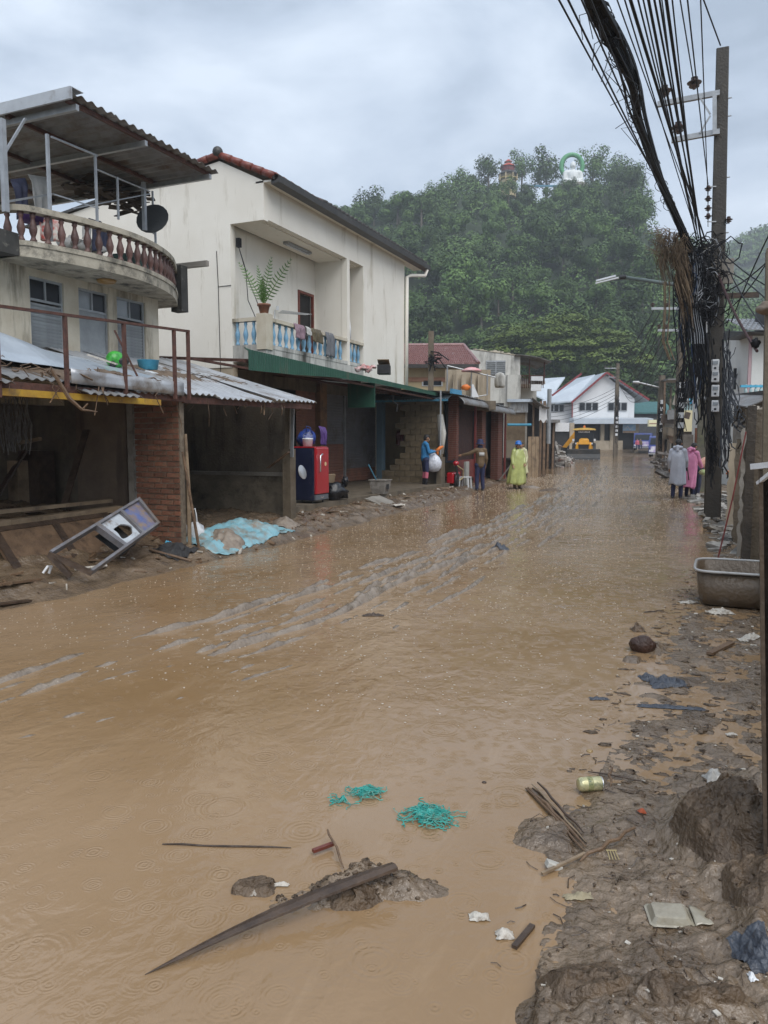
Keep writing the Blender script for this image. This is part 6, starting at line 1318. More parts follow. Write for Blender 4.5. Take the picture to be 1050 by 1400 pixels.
MB().bar(at(968, 250, y=17.5), at(968, 310, y=17.5), .02, .02).build('rack_bar', steel, NP)
for py in (255, 303): MB().bar(at(967, py, y=17.52), at(979, py, y=17.6), .02, .02).build('rack_bracket', steel, NP)
for py in (438+60, 513, 533, 554):
    p = at(978, py, y=17.45)
    mo = MB().box(p.x-.075, p.x+.075, 17.42, 17.56, p.z-.14, p.z+.10).build('meter_box', plasw, NP, bevel=.015); MB().box(p.x-.05, p.x+.05, 17.405, 17.42, p.z+.0, p.z+.06).build('meter_window', glassl, mo); MB().box(p.x-.022, p.x+.022, 17.412, 17.419, p.z-.1, p.z-.06).build('meter_seal', black, mo)
MB().box(-.32, .12, 17.5, 17.56, 4.85, 5.35).build('junction_box', conc, NP, bevel=.01)
MB().tube([at(966, 403, y=17.4), at(966, 455, y=17.4)], .015, 6).build('white_conduit', plasw, NP)
MB().bar(at(985, 405, y=17.7), at(1038, 403, y=17.7), .12, .10).build('timber_arm', woodd, NP)
# second pole just behind it, leaning timber, and the street lamp
q_ = at(957, 672, z=0)
P2_ = pole('older leaning pole swathed in black cables just left of the tall pole', q_.x, q_.y, at(955, 335, y=q_.y).z, .30, .24, mat=M('mossy old concrete', (.13, .12, .09), (.07, .065, .05), s=5, stain=(.12, .13, .06), ss=3, sa=.4), lean=(-.05, 0))
sl_ = thing('street_lamp', 'street lamp with twin tube heads reaching over the road from the cable covered pole', 'street lamp', (q_.x, q_.y, 5.6))
ya_ = q_.y-.1; a, c, e2 = at(948, 393, y=ya_), at(852, 379, y=ya_), at(846, 378, y=ya_)
MB().tube([a+V3(.1, 0, -.01), a, c], .06, 8).build('arm', M('grey green tube', (.13, .16, .15), rough=.4), sl_, smooth=True)
MB().tube([c+V3(.1, 0, 0), c+V3(-.12, 0, .0)], .075, 10).build('joint', black, sl_)
b = MB(); p1, p2 = at(842, 377, y=ya_), at(815, 384, y=ya_); b.bar(p1, p2, .09, .05); b.bar(p1+V3(.1, -.1, -.09), p2+V3(-.0, -.1, -.10), .08, .04); b.build('lamp_head', lampm, sl_)
# further poles
yq = 42
def far_pole(px, d, ztop, w_, lb, arms=True):
    x = X_(px, d); o = thing('utility_pole', lb, 'pole', YF @ Vector((x, d, 0)), YAW)
    MB(YF).loft([[Vector((x+a*w_*.5*k_, d+c*w_*.5*k_, z_)) for a, c in ((-1, -1), (1, -1), (1, 1), (-1, 1))] for z_, k_ in ((-.2, 1), (ztop, .75))]).build('shaft', concd, o)
    if arms:
        for zz in (.5, 1.4):
            MB(YF).box(x-1.35+.3*(zz > 1), x, d-.08, d-.02, ztop-zz-.05, ztop-zz+.05).build('crossarm', steel, o)
            for q in (-1.3+.3*(zz > 1), -.7): inst(ime, 'insulator', o, YF @ T(x+q, d-.05, ztop-zz+.05) @ Matrix.Scale(.8, 4))
    R = random.Random(px); b = MB(YF)
    for k in range(26):
        z0_ = R.uniform(3.5, ztop*.72); P_ = [(x+R.uniform(-.25, .25), d-.15+R.uniform(-.2, .1), z0_-q*R.uniform(.35, .6)) for q in range(6)]; b.tube(P_, .018, 4)
    b.build('cables', cable, o)
    for k in range(5): zz = 2.2+k*.42; MB(YF).box(x-.13, x+.10, d-w_*.5-.1, d-w_*.5-.02, zz, zz+.24).build('meter_box', plasw, o)
    return o
far_pole(924, 33, 7.7, .34, 'second utility pole down the right side, with five meters, beyond the raincoats')
far_pole(899, 47, 5.6, .4, 'third utility pole on the right, short, near the second van', arms=False)
far_pole(839, 80, 9.6, .4, 'distant utility pole with a crossarm in front of the white house')
b = MB(YF); d = 47; b.tube([(X_(897, d), d, fz(530, d)), (X_(868, d), d, fz(523, d))], .05, 6); b.tube([(X_(868, d), d, fz(523, d)), (X_(860, d), d, fz(522.5, d))], [.11, .07], 8)
tag(b.build('small_street_lamp', steel, origin=YF @ Vector((X_(897, d), d, fz(530, d)))), 'small street lamp on the third pole before the dark hillside', 'street lamp')
# cables overhead
R = random.Random(77)
GRP = 'overhead cables strung along the street'
ORD = ['first', 'second', 'third', 'fourth', 'fifth', 'sixth', 'seventh', 'eighth', 'ninth', 'tenth']
tops = [846, 856, 864, 874, 881, 888, 896, 903, 912, 920]
def overhead(p0, top, r, mat=cable, lb=None, zt=None, sag=.25, n=16):
    a = Vector(p0); c = at(top[0], top[1], z=zt if zt else a.z-.15); dv = c-a
    e_ = c + dv*.35; P_ = []
    for i in range(n+1):
        t = i/n; q = a.lerp(e_, t); q.z -= sag*4*t*(1-t)*.6; P_.append(q)
    o = MB().tube(P_, r, 5).build('overhead_cable', mat, origin=a)
    return tag(o, lb or 'black overhead cable strung along the street from the crowded concrete pole', 'cable', GRP)
sp = 'one of the thin wires running over the street from the upper insulators'
for (px, py, tx, r) in ((908, 126, 888, .010), (949, 115, 930, .012), (927, 172, 905, .010)):
    overhead(at(px, py, y=17.5), (tx, 0), r, lb='wire running over the street from the '+{888: 'outermost upper', 930: 'inner upper', 905: 'lower crossarm'}[tx]+' insulator', sag=.0)
low = at(966, 335, y=17.5)
for (tx, ty, r, oy) in ((864, 0, .016, 0), (874, 0, .009, -4), (888, 0, .014, 3), (896, 0, .011, 5), (903, 0, .010, -8), (912, 0, .017, 8), (856, 0, .008, -10), (920, 0, .008, -2), (846, 0, .007, -14), (881, 0, .008, 8)):
    overhead(at(960+R.uniform(-8, 8), 330+oy, y=17.5), (tx, ty), r, zt=5.5+R.uniform(-.2, .3), sag=.08, lb=ORD[tops.index(tx)]+' from the left of the ten black cables fanning up from the knotted pole')
for (tx, r) in ((770, .008), (782, .009), (800, .008), (812, .008)):
    overhead(at(938, 318+R.uniform(-6, 6), y=17.5), (tx, 0), r, zt=5.0, sag=.12, lb=ORD[(770, 782, 800, 812).index(tx)]+' from the left of four slack wires beside the thick bundle overhead')
for (px, py, tx, r) in ((968, 252, 940, .010), (985, 62, 962, .014), (968, 275, 958, .008)): overhead(at(px, py, y=17.4), (tx, 0), r, sag=.0, lb='wire from the '+{940: 'topmost small insulator', 962: 'very top of the tall pole', 958: 'second small insulator'}[tx]+' running overhead')
# thick bundle
bn = thing('cable_bundle', 'thick bundle of black cables sagging down to the tangled pole', 'cable bundle', at(935, 325, y=17.4))
ctl = [at(943, 345, y=17.4), at(920, 290, y=16.6), at(900, 240, y=14.8), at(873, 165, y=12.2), at(862, 110, y=10.6), at(838, 50, y=9.3), at(815, 0, y=8.4), at(775, -90, y=7.2)]
def cat(P_, t):
    n = len(P_)-1; f_ = t*n; i = min(int(f_), n-1); t = f_-i; p0 = P_[max(i-1, 0)]; p1 = P_[i]; p2 = P_[i+1]; p3 = P_[min(i+2, n)]
    return .5*((2*p1)+(-p0+p2)*t+(2*p0-5*p1+4*p2-p3)*t*t+(-p0+3*p1-3*p2+p3)*t**3)
for k in range(30):
    ph = R.uniform(0, 6.28); rr = R.uniform(.0, .085); b = MB(); P_ = []
    for i in range(40):
        t = i/39; a_ = ph + t*R.choice((3, 4)) if False else ph + t*3*(1 if k % 2 else -1); wob = rr*(1+.5*math.sin(t*11+k)); P_.append(cat(ctl, t) + RT*math.cos(a_)*wob + UP*math.sin(a_)*wob*.8)
    b.tube(P_, R.choice((.010, .014, .02, .03)), 5); b.build('cable', cable if k % 7 else cablew if False else cable, bn)
b = MB()
for k in range(26):
    t = R.uniform(.02, .95); c = cat(ctl, t); P_ = []
    for q in range(11): a_ = q/10*2*PI; P_.append(c + RT*math.cos(a_)*.11 + UP*math.sin(a_)*.10 + FH*.01*q)
    b.tube(P_, .006, 4)
for k in range(30):
    t = R.uniform(.05, .9); c = cat(ctl, t); b.tube([c+RT*-.05, c+RT*R.uniform(-.3, .15)+UP*R.uniform(-.2, .1), c+RT*R.uniform(-.35, .2)+UP*R.uniform(-.45, -.05)], .005, 4)
tag(b.build('wire_ties', cable, bn), kind='stuff')
# dry grass caught in the cables
b = MB(); R = random.Random(12); c0 = at(915, 330, y=17.2)
for k in range(330):
    t = R.random(); a_ = at(lerp(898, 938, R.random())+4*t, lerp(308, 345, R.random())+10*t, y=17.2+R.uniform(-.25, .2)); ln = R.uniform(.12, 1.0)*R.uniform(.5, 1); dx = R.uniform(-.22, .10)
    b.tube([a_, a_+RT*dx*.5+V3(0, R.uniform(-.05, .05), -ln*.45), a_+RT*(dx*.6+.12)+V3(0, R.uniform(-.08, .08), -ln)], [R.uniform(.004, .009), .006, .003], 3)
for k in range(150):
    a_ = at(lerp(922, 938, R.random()), lerp(345, 390, R.random()), y=17.2+R.uniform(-.15, .15)); ln = R.uniform(.3, 1.0); b.tube([a_, a_+RT*.12+V3(0, 0, -ln*.5), a_+RT*.2+V3(0, 0, -ln)], [.012, .01, .004], 3)
for k in range(90):
    a_ = at(lerp(895, 925, R.random()), lerp(310, 350, R.random()), y=17.1); b.tube([a_, a_+RT*R.uniform(-.25, -.05)+V3(0, 0, R.uniform(-.05, .12))], .004, 3)
for px in (908, 915, 910): a_ = at(px, 385, y=17.1); b.tube([a_, a_+V3(.02, 0, -.6), a_+V3(0, 0, -1.2), a_+V3(.15, 0, -1.6)], .012, 4)
tag(b.build('dry_grass_clump', drygrass, origin=c0), 'brown clump of dry grass caught where the cable bundle meets the pole', 'dry grass', kind='stuff')
# tangles
def tangle(name, lb, n, fn, mat, rad, seed):
    R = random.Random(seed); b = MB()
    for k in range(n): b.tube(fn(R), R.choice(rad), 4, cap=False)
    return tag(b.build(name, mat, origin=at(960, 500, y=17.4)), lb, 'cables', kind='stuff')
def hang(R):
    px = R.gauss(948, 11); px = min(964, max(926, px)); py = R.uniform(340, 400); y = 17.3+R.uniform(-.15, 1.6); P_ = []; end = R.uniform(480, 595) if px > 954 else R.uniform(400, 560); n = 12; dr = R.uniform(-6, 9)
    for i in range(n+1):
        t = i/n; P_.append(at(px+dr*t+4*math.sin(t*7+px)+R.uniform(-1.5, 1.5), lerp(py, end, t), y=y))
    return P_
def loops(R):
    c = at(R.gauss(962, 14), R.uniform(330, 420), y=17.4+R.uniform(-.25, .3)); rr = R.uniform(.06, .3); a0 = R.uniform(0, 6); m_ = Matrix.Rotation(R.uniform(-.9, .9), 3, 'Z'); n = 12; P_ = []
    for i in range(n+1): a_ = a0+i/n*R.uniform(4, 6.6); P_.append(c + m_ @ V3(math.cos(a_)*rr*R.uniform(.85, 1.15), 0, math.sin(a_)*rr*1.3+ -.02*i))
    return P_
def back(R):
    a = at(R.gauss(966, 10), R.uniform(340, 560), y=17.5); c = a+V3(R.uniform(-.3, .5), R.uniform(.2, 3), R.uniform(-1.4, .2)); return curve_pts(a, c, R.uniform(.1, .5), 8, .03, R)
tangle('cable_tangle', 'mass of black cables hanging down between the two concrete poles', 120, hang, cable, (.005, .008, .011, .016), 1)
tangle('cable_loops', 'coiled black cable loops knotted at the top of the cable tangle', 150, loops, cable, (.007, .01, .013), 2)
tangle('cable_ends', 'loose black cable ends trailing behind the tall pole', 50, back, cable, (.008, .012), 3)
tangle('blue_cables', 'blue cables mixed in the hanging cable tangle', 20, hang, cableb, (.005, .009), 4)
tangle('grey_cables', 'pale grey cables looping through the knot on the pole', 22, loops, cablew, (.004, .007), 5)
def pale(R):
    px = R.uniform(942, 960); return [at(px+3*math.sin(i), lerp(350, 470, i/8), y=17.2) for i in range(9)]
tangle('grey_cable_strands', 'pale grey cable strands hanging beside the dry grass clump', 7, pale, cablew, (.004, .006), 6)
def low_(R):
    px = R.uniform(963, 978); a = at(px, R.uniform(560, 600), y=17.3); c = at(R.uniform(968, 985), R.uniform(625, 670), y=17.4); return curve_pts(a, c, R.uniform(-.1, .2), 8, .05, R)
tangle('low_cable_knot', 'black cable knot hanging low on the near pole', 24, low_, cable, (.006, .01), 7)
def right_(R):
    a = at(R.uniform(985, 1000), R.uniform(440, 560), y=17.2); c = at(R.uniform(985, 1010), R.uniform(600, 660), y=R.uniform(15, 18)); c2 = at(R.uniform(1005, 1030), R.uniform(555, 600), y=13); return curve_pts(a, c if R.random() < .5 else c2, R.uniform(.1, .6), 9, .04, R)
tangle('side_cables', 'black cables sweeping from the tall pole to the right hand wall', 26, right_, cable, (.008, .012, .016), 8)
for i, (p0, p1, sg, y1) in enumerate((((988, 345), (1050, 385), .1, 15), ((988, 350), (1050, 440), .2, 13), ((990, 400), (1050, 350), .1, 14), ((985, 430), (1048, 345), .25, 16), ((992, 370), (1050, 420), -.1, 12), ((1000, 440), (1045, 340), -.1, 15))):
    a = at(p0[0], p0[1], y=17.6); c = at(p1[0], p1[1], y=y1); tag(MB().tube(curve_pts(a, c+(c-a)*.4, sg, 10), .012, 5).build('side_wire', cable, origin=a), ORD[i]+' of six thin wires slanting from the tall pole to the right edge', 'cable', 'wires slanting to the right')
a = at(982, 375, y=17.4); c = at(1035, 480, y=13.5); tag(MB().tube(curve_pts(a, c, .1, 10), .025, 6).build('service_cable', M('maroon sheath', (.05, .02, .02)), origin=a), 'thick maroon service cable from the pole to the post on the right', 'cable')
# wires between far poles
for i in range(10):
    a = YF @ Vector((X_(924, 33)-1.2+.25*(i % 5), 33, 7.2-.12*i)); c = YF @ Vector((X_(839, 80)-1+.2*i, 80, 9.2-.3*i)); tag(MB().tube(curve_pts(a, c, .8+.1*i, 14), .018, 4).build('far_cable', cable, origin=a), ORD[i]+' from the top of ten dark cables between the distant poles', 'cable', 'cables between the distant poles')
for i in range(8):
    a = at(958, 355+i*12, y=17.6); c = YF @ Vector((X_(924, 33)-.3, 33, 7.0-.35*i)); tag(MB().tube(curve_pts(a, c, .3, 10), .016, 4).build('link_cable', cable, origin=a), ORD[i]+' from the top of eight dark cables linking the two nearest poles', 'cable', 'cables linking the first two poles')
for i in range(5):
    a = YF @ Vector((X_(839, 80), 80, 7.2-.35*i)); c = YF @ Vector((X_(748, 92), 92, 5.5-.5*i)); tag(MB().tube(curve_pts(a, c, .5, 10), .02, 4).build('service_wire', cable, origin=a), ORD[i]+' from the top of five wires crossing the red trimmed white house', 'cable', 'wires before the white house')
# -------- houses on the right
d = 27
RH = thing('pink_white_house', 'white and pink house with grey tiled eave behind the tall pole', 'house', YF @ Vector((X_(1020, d), d, .2)), YAW)
pinkw = M('pale pink wall', (.5, .36, .38), (.42, .3, .32), s=2)
MB(YF).box(X_(1019, d), X_(1100, d), d, d+5, 0, fz(455, d)).build('front_wall', white, RH)
MB(YF).prism([(X_(1019, d)-.01, d, 2.5), (X_(1019, d)-.01, d, fz(455, d)), (X_(1003, d+5), d+5, fz(462, d+5)), (X_(1003, d+5), d+5, 2.5)], (-.1, 0, 0)).build('side_wall', pinkw, RH)
MB(YF).box(X_(1012, d), X_(1015, d), d+.9, d+1.0, fz(530, d), fz(500, d)).build('window', glassd, RH)
tl = MB(YF)
for r_ in range(6):
    for c_ in range(16):
        x0_ = X_(997, d)+c_*.17; z0_ = fz(456, d)+r_*.1; y0_ = d-.8+r_*.28; tl.add([(x0_, y0_, z0_+.03), (x0_+.085, y0_, z0_+.08), (x0_+.17, y0_, z0_+.03), (x0_+.17, y0_+.3, z0_+.1), (x0_+.085, y0_+.3, z0_+.15), (x0_, y0_+.3, z0_+.1)], [(0, 1, 4, 5), (1, 2, 3, 4)]); tl.add([(x0_, y0_, z0_), (x0_+.17, y0_, z0_), (x0_+.17, y0_, z0_+.03), (x0_+.085, y0_, z0_+.08), (x0_, y0_, z0_+.03)], [(0, 1, 2, 3, 4)])
tag(tl.build('roof_tiles', M('grey wet tile', (.26, .27, .28), (.14, .145, .15), s=5, rough=.3), RH), kind='stuff')
MB(YF).prism([(X_(997, d), d-.8, fz(458, d)), (X_(997, d), d+1, fz(447, d)), (X_(997, d), d+1, fz(460, d))], (3.2, 0, 0)).build('eave', darktile, RH)
MB(YF).box(X_(1030, d), X_(1050, d), d-.6, d+.5, fz(452, d), fz(420, d)).build('upper_gable', darktile, RH)
MB(YF).box(X_(990, d), X_(1020, d), d-.9, d-.8, fz(532, d), fz(529, d)).build('balcony_rail', cyanp, RH)
bb_ = MB(YF).lathe(bal_prof, n=8).mesh('baluster', M('pale blue baluster', (.45, .6, .62)), smooth=True)
for k in range(6): inst(bb_, 'baluster', RH, YF @ T(X_(997, d)+k*.17, d-.85, fz(544, d)))
MB(YF).box(X_(987, d+3), X_(1000, d+3), d+3, d+3.1, 1.5, fz(480, d+3)).build('cyan_wall', M('aqua wall', (.3, .55, .55)), RH)
d = 20
LR = thing('low_tin_roofs', 'low jumbled tin roofs and shack walls behind the right hand wall', 'shack', YF @ Vector((X_(1010, d), d, 0)), YAW)
MB(YF).prism([(X_(985, d), d-1.2, fz(560, d)), (X_(1022, d), d-1.2, fz(545, d)), (X_(1030, d), d+2, fz(530, d)), (X_(990, d), d+2, fz(540, d))], (0, 0, .03)).build('roof_sheet', zincd, LR)
for k in range(4): MB(YF).bar((X_(996+4*k, d), d-1.3, fz(573-2*k, d)), (X_(1017+4*k, d), d-1.3, fz(548-1*k, d)), .1, .03).build('roof_strip', zinc, LR)
MB(YF).box(X_(1000, d), X_(1060, d), d, d+.1, 0, fz(548, d)).build('wall', concd, LR)
MB(YF).box(X_(993, d), X_(1003, d), d-.4, d-.2, 0, fz(575, d)).build('post', conc, LR)
MB(YF).box(X_(1020, d), X_(1060, d), d-1.6, d+1, fz(541, d), fz(536, d)).build('roof_edge', darktile, LR)
b = MB(YF); R = random.Random(14)
for k in range(40): b.obox((X_(R.uniform(990, 1012), d), d-1.2+R.uniform(-.2, .2), fz(R.uniform(560, 580), d)), (R.uniform(.05, .25), .05, R.uniform(.03, .15)), Matrix.Rotation(R.uniform(0, 3), 3, 'Y'))
tag(b.build('rag_clutter', foam, LR), kind='stuff')
d = 46
YH = thing('yellow_balcony_house', 'cream yellow house with white balusters and washing, beyond the raincoats', 'house', YF @ Vector((X_(940, d), d, 0)), YAW)
MB(YF).box(X_(927, d), X_(965, d), d, d+1.2, fz(590, d), fz(561, d)).build('wall', M('pale yellow wall', (.62, .56, .35), (.54, .48, .3), s=2, stain=(.3, .26, .16), ss=2, sa=.25, streak=True), YH)
MB(YF).box(X_(929, d), X_(968, d), d+.3, d+1, 0, fz(588, d)).build('lower_wall', concd, YH)
MB(YF).box(X_(932, d), X_(968, d), d+1.2, d+1.6, fz(561, d), fz(520, d)).build('upper_room_shade', M('painted room shade', (.09, .085, .08)), YH)  # solid block whose dark colour paints the shade of the room
for k in range(11): inst(bb_, 'baluster', YH, YF @ T(X_(928, d)+k*.16, d+.1, fz(561, d)) @ Matrix.Scale(1.15, 4))
MB(YF).box(X_(925, d), X_(965, d), d, d+.2, fz(551.5, d), fz(550, d)).build('handrail', plasw, YH)
MB(YF).box(X_(905, d), X_(965, d), d-.3, d+2, fz(520, d), fz(518, d)).build('roof', zincd, YH)
MB(YF).box(X_(944, d), X_(949, d), d+.2, d+.4, fz(552, d), fz(527, d)).build('red_door', redgl, YH)
for k, px in enumerate((904, 911, 914, 919, 925)): MB(YF).bar((X_(px, d), d+.2*k, 0), (X_(px+(-1, 2, 1, -2, 1)[k], d), d+.2*k, fz((522, 545, 528, 556, 535)[k], d)), .10, .10).build('timber_post', (wood, concd, woodd, conc, wood)[k], YH)
for k in range(9): MB(YF).obox((X_(902+R.uniform(0, 24), d), d-.2-.1*k, fz(R.uniform(545, 600), d)), (R.uniform(.3, 1.2), .04, R.uniform(.2, .8)), Matrix.Rotation(R.uniform(-.3, .3), 3, 'Y')).build('loose_board', (conc, zincd, concd, woodd, wood)[k % 5], YH)
MB(YF).box(X_(908, d), X_(927, d), d+.9, d+1.0, 0, fz(568, d)).build('shack_wall', dark, YH)
for k, (px, m_) in enumerate(((931, palew), (936, cyanp), (940, ponchop))): a = YF @ Vector((X_(px, d), d-.05, fz(545, d))); cloth('hung_washing', m_, ('white', 'blue', 'pink')[k]+' washing on the balcony of the yellow house', a, a+RT*.2, .3, seed=k)
d = 30
b = MB(YF); b.box(X_(950, d), X_(956, d), d, d+.3, 0, fz(585, d)); tag(b.build('orange_pipe', M('rust orange pipe', (.3, .12, .06), bump=.3), origin=YF @ Vector((X_(953, d), d, 0))), 'rust orange post standing behind the two raincoats', 'post')
b = MB(YF); b.box(X_(937, d), X_(950, d), d+.4, d+.5, 0, fz(594, d)); tag(b.build('grey_sheet', conc, origin=YF @ Vector((X_(943, d), d, 0))), 'grey sheet standing left of the rust orange post', 'sheet')
# junk along the right shore
b = MB(YF); R = random.Random(61)
for k in range(170):
    d = R.uniform(34, 52); px = lerp(905, 935, R.random())-(d-34)*.5; ax = Matrix.Rotation(R.uniform(-1, 1), 3, 'X') @ Matrix.Rotation(R.uniform(0, 3), 3, 'Z'); b.obox((X_(px, d), d, R.uniform(0, 1.0)*R.random()), (R.uniform(.1, 1.3), R.uniform(.05, .2), R.uniform(.03, .15)), ax)
tag(b.build('shore_junk', M('wet junk', (.2, .17, .15), (.05, .045, .04), s=2, stain=(.35, .33, .3), ss=3, sa=.25), origin=YF @ Vector((X_(915, 40), 40, 0))), 'broken boards and wet junk piled below the right hand poles', 'junk', kind='stuff')
b = MB(); R = random.Random(62)
for k in range(260):
    y = R.uniform(11, 26); x = interp(RS, y)+R.uniform(.1, 1.2); ax = Matrix.Rotation(R.uniform(-.5, .5), 3, 'X') @ Matrix.Rotation(R.uniform(0, 3), 3, 'Z'); sz = R.uniform(.03, .2); b.obox((x, y, height(x, y)+sz*.15), (sz*R.uniform(1, 3), sz*R.uniform(.3, .8), sz*.3), ax)
tag(b.build('bank_litter', M('pale and dark litter', (.5, .47, .42), (.05, .04, .03), s=4, detail=2), origin=(0, 18, 0)), 'pale and dark litter strewn along the right bank by the poles', 'litter', kind='stuff')
# wall slabs on the right
WL = thing('right_wall', 'row of muddy concrete slabs with crumbling edge along the right bank', 'wall', (.5, 10, 0))
def slabw(x0, x1, y, z1, th=.12, seed=0, mat=concd):
    R = random.Random(seed); n = 26; P_ = []
    for i in range(n+1): P_.append(V3(x0+R.uniform(0, .035), y, z1*i/n))
    mb = MB(); mb.prism(P_ + [V3(x1, y, z1), V3(x1, y, 0)], (0, th, 0)); return mb.build('slab', mat, WL)
p_ = at(1018, 770, y=9.6); slabw(at(1013, 700, y=9.6).x, 1.4, 9.6, at(1020, 560, y=9.6).z, .16, 1)
MB().box(at(1021, 600, y=9.5).x, at(1033, 600, y=9.5).x, 9.46, 9.598, 0, at(1025, 555, y=9.5).z).build('edge_post', M('dark wet post', (.07, .055, .04), (.04, .032, .025), s=5, bump=.5), WL)
for (px, y, py, sd2) in ((1003, 13.5, 600, 2), (1010, 12, 585, 3), (994, 16, 606, 4)): slabw(at(px, 650, y=y).x, at(px, 650, y=y).x+.8, y, at(px, py, y=y).z, .12, sd2, mat=[concd, conc, tanw][sd2-2])
MB().box(1.35, 1.5, 3.0, 20, 0, 2.0).build('rear_wall', concd, WL)
PO = thing('right_post', 'tall muddy concrete post at the right edge behind the tub', 'post', (.36, 8, 0))
a = at(1041, 500, y=8.0); zt_ = at(1040, 340, y=8).z; MB().loft([[V3(a.x+dx_+q, 8.0+w_, z_) for q, w_ in ((0, 0), (.24, 0), (.24, .24), (0, .24))] for z_, dx_ in ((0, .16), (1.4, .05), (zt_, 0))]).build('shaft', M('tan wet concrete', (.16, .13, .09), (.11, .09, .06), s=4, bump=.4), PO)
c = at(1045, 420, y=7.95); MB().ball(c+V3(.06, .05, 0), .085, 12, 9, (1.1, 1.2, .75), .7, 2).build('wrapping', sack, PO, smooth=True)
c = at(1030, 468, y=8.0); MB().ball(c+V3(.02, .05, 0), .035, 10, 8, (1, 1, 1.3), .9, 3).build('wire_knot', cable, PO, smooth=True)
# near dark stand at the right edge
NS = thing('near_stand', 'dark wet timber post of a stall very close at the right edge', 'post', (.2, 2.9, 0))
a = at(1037, 700, y=3.0); b = MB(); b.prism([(a.x+.012, 3.0, 1.52), (a.x+.35, 3.0, 1.52), (a.x+.35, 3.0, -.05), (at(1052, 1090, y=3).x, 3.0, -.05)], (0, .05, 0)); b.build('panel', M('black wet board', (.02, .015, .011), (.009, .007, .006), s=5, rough=.8, bump=.5, spec=.1), NS)
MB().bar((a.x+.0, 2.985, 1.55), (at(1052, 1090, y=3).x, 2.985, .05), .045, .013).build('lit_edge_lath', M('lit edge timber', (.10, .07, .045), (.05, .035, .022), s=9, bump=.5), NS)  # lighter lath colour paints the lit edge of the black panel
MB().bar(at(1033, 638, y=3.0), at(1080, 633, y=2.9), .05, .02).bar(at(1036, 661, y=2.98), at(1062, 640, y=2.9), .012, .012).build('white_strip', plasw, NS)
b = MB(); R = random.Random(2)
# muddy tub
TB = thing('muddy_tub', 'mud caked grey plastic tub standing on the right bank', 'tub', (.2, 8.6, .02))
c = V3(.27, 8.62, .02); n = 28
def tr(hx, hy, z_, pw=.35):
    ring = []
    for k in range(n):
        a_ = 2*PI*k/n; ca, sa_ = math.cos(a_), math.sin(a_); ring.append(c+V3(hx*math.copysign(abs(ca)**pw, ca), hy*math.copysign(abs(sa_)**pw, sa_), z_))
    return ring
tubm = M('mud caked plastic', (.36, .34, .32), (.27, .25, .23), s=6, rough=.35, stain=(.115, .082, .052), ss=3, sa=1.75, bump=.6)
MB().loft([tr(.40, .40, 0), tr(.43, .43, .1), tr(.45, .46, .34), tr(.44, .45, .335), tr(.41, .41, .1), tr(.38, .38, .05)]).build('bin', tubm, TB, smooth=True)
P_ = tr(.465, .475, .345) ; MB().tube(P_ + [P_[0]], .014, 6).build('rim', M('wet grey rim', (.5, .5, .49), rough=.3), TB, smooth=True)
MB().grid(lambda u, v: c+V3(lerp(-.36, .36, u), lerp(-.36, .36, v), .12+.05*nz(u*5, v*5, 1, 3)), 12, 12).build('mud_inside', mud, TB, smooth=True)
a = at(1020, 590, y=9.45); c2 = at(980, 770, y=9.2); tag(MB().tube([a, a.lerp(c2, .5)+V3(.01, 0, -.02), c2], .008, 5).build('maroon_rope', redgl, origin=c2), 'thin maroon rope running down from the wall to the tub', 'rope')
c = at(1019, 762, y=9.3); c.z = .1; tag(MB().ball(c, .07, 10, 8, (1.2, 1, .7), .4, 4).build('teal_scrap', M('teal plastic', (.03, .2, .25)), origin=c, smooth=True), 'teal plastic scrap behind the muddy tub', 'scrap')
# ================================================================== debris in the foreground
def gp(px, py, dz=0, z=.02):
    p = at(px, py, z=z)
    for _ in range(3): p = at(px, py, z=max(0, height(p.x, p.y)))
    p.z = max(0, height(p.x, p.y))+dz; return p
# long blade of timber
a, m1, c = gp(198, 1333), at(395, 1232, z=.06), at(540, 1186, z=.085)
b = MB(); rings = []
for i in range(25):
    t = i/24; q = a*(1-t)**2 + ((a+c)*.5+(m1-(a+c)*.5)*.5)*2*t*(1-t) + c*t*t; 
    if 0 < t < 1: q += V3(0, 0, .008*math.sin(PI*t))
    wd = .027*interp([(0, .04), (.15, .45), (.5, 1), (.9, 1), (1, .85)], t); hh = .011*interp([(0, .15), (.3, .7), (1, 1)], t); dr = (c-a).normalized(); sd_ = V3(dr.y, -dr.x, 0)
    rings.append([q-sd_*wd, q+sd_*wd, q+sd_*wd*.9+V3(0, 0, hh), q+sd_*wd*.1+V3(0, 0, hh*1.5), q-sd_*wd+V3(0, 0, hh*.9)])
b.loft(rings); tag(b.build('driftwood', woodd, origin=a, bevel=.002), 'long dark timber tapering to a point across the nearest mud heap', 'timber')
def stick(name, p0, p1, r, mat, lb, cat='stick', dz=.008, dz2=None, w=None):
    a, c = gp(*p0, dz), gp(*p1, dz2 if dz2 is not None else dz); b = MB()
    if w: b.bar(a, c, w, r*2)
    else:
        R = random.Random(p0[0]); P_ = [a.lerp(c, t/6)+V3(R.uniform(-1, 1), R.uniform(-1, 1), R.uniform(0, 1))*r*(0 if t in (0, 6) else 1.2) for t in range(7)]; b.tube(P_, [r*.7, r, r, r*1.05, r, r*.9, r*.4], 7)
    return tag(b.build(name, mat, origin=a), lb, cat)
for k_, (dx_, lb_) in enumerate(((0, 'thickest split cane on the mud just left of the drink can'), (5, 'second split cane of the bundle near the drink can'), (-5, 'lower split cane of the bundle near the drink can'), (2, 'upper thin cane lying across the cane bundle'))): stick('split_cane', (722+dx_+k_, 1080-(2 if k_ == 3 else 0)), (800+dx_*.4, 1160-dx_), (.008, .006, .006, .004)[k_], (wood, woodd, wood, woodp)[k_], lb_, dz=(.010, .008, .008, .022)[k_])
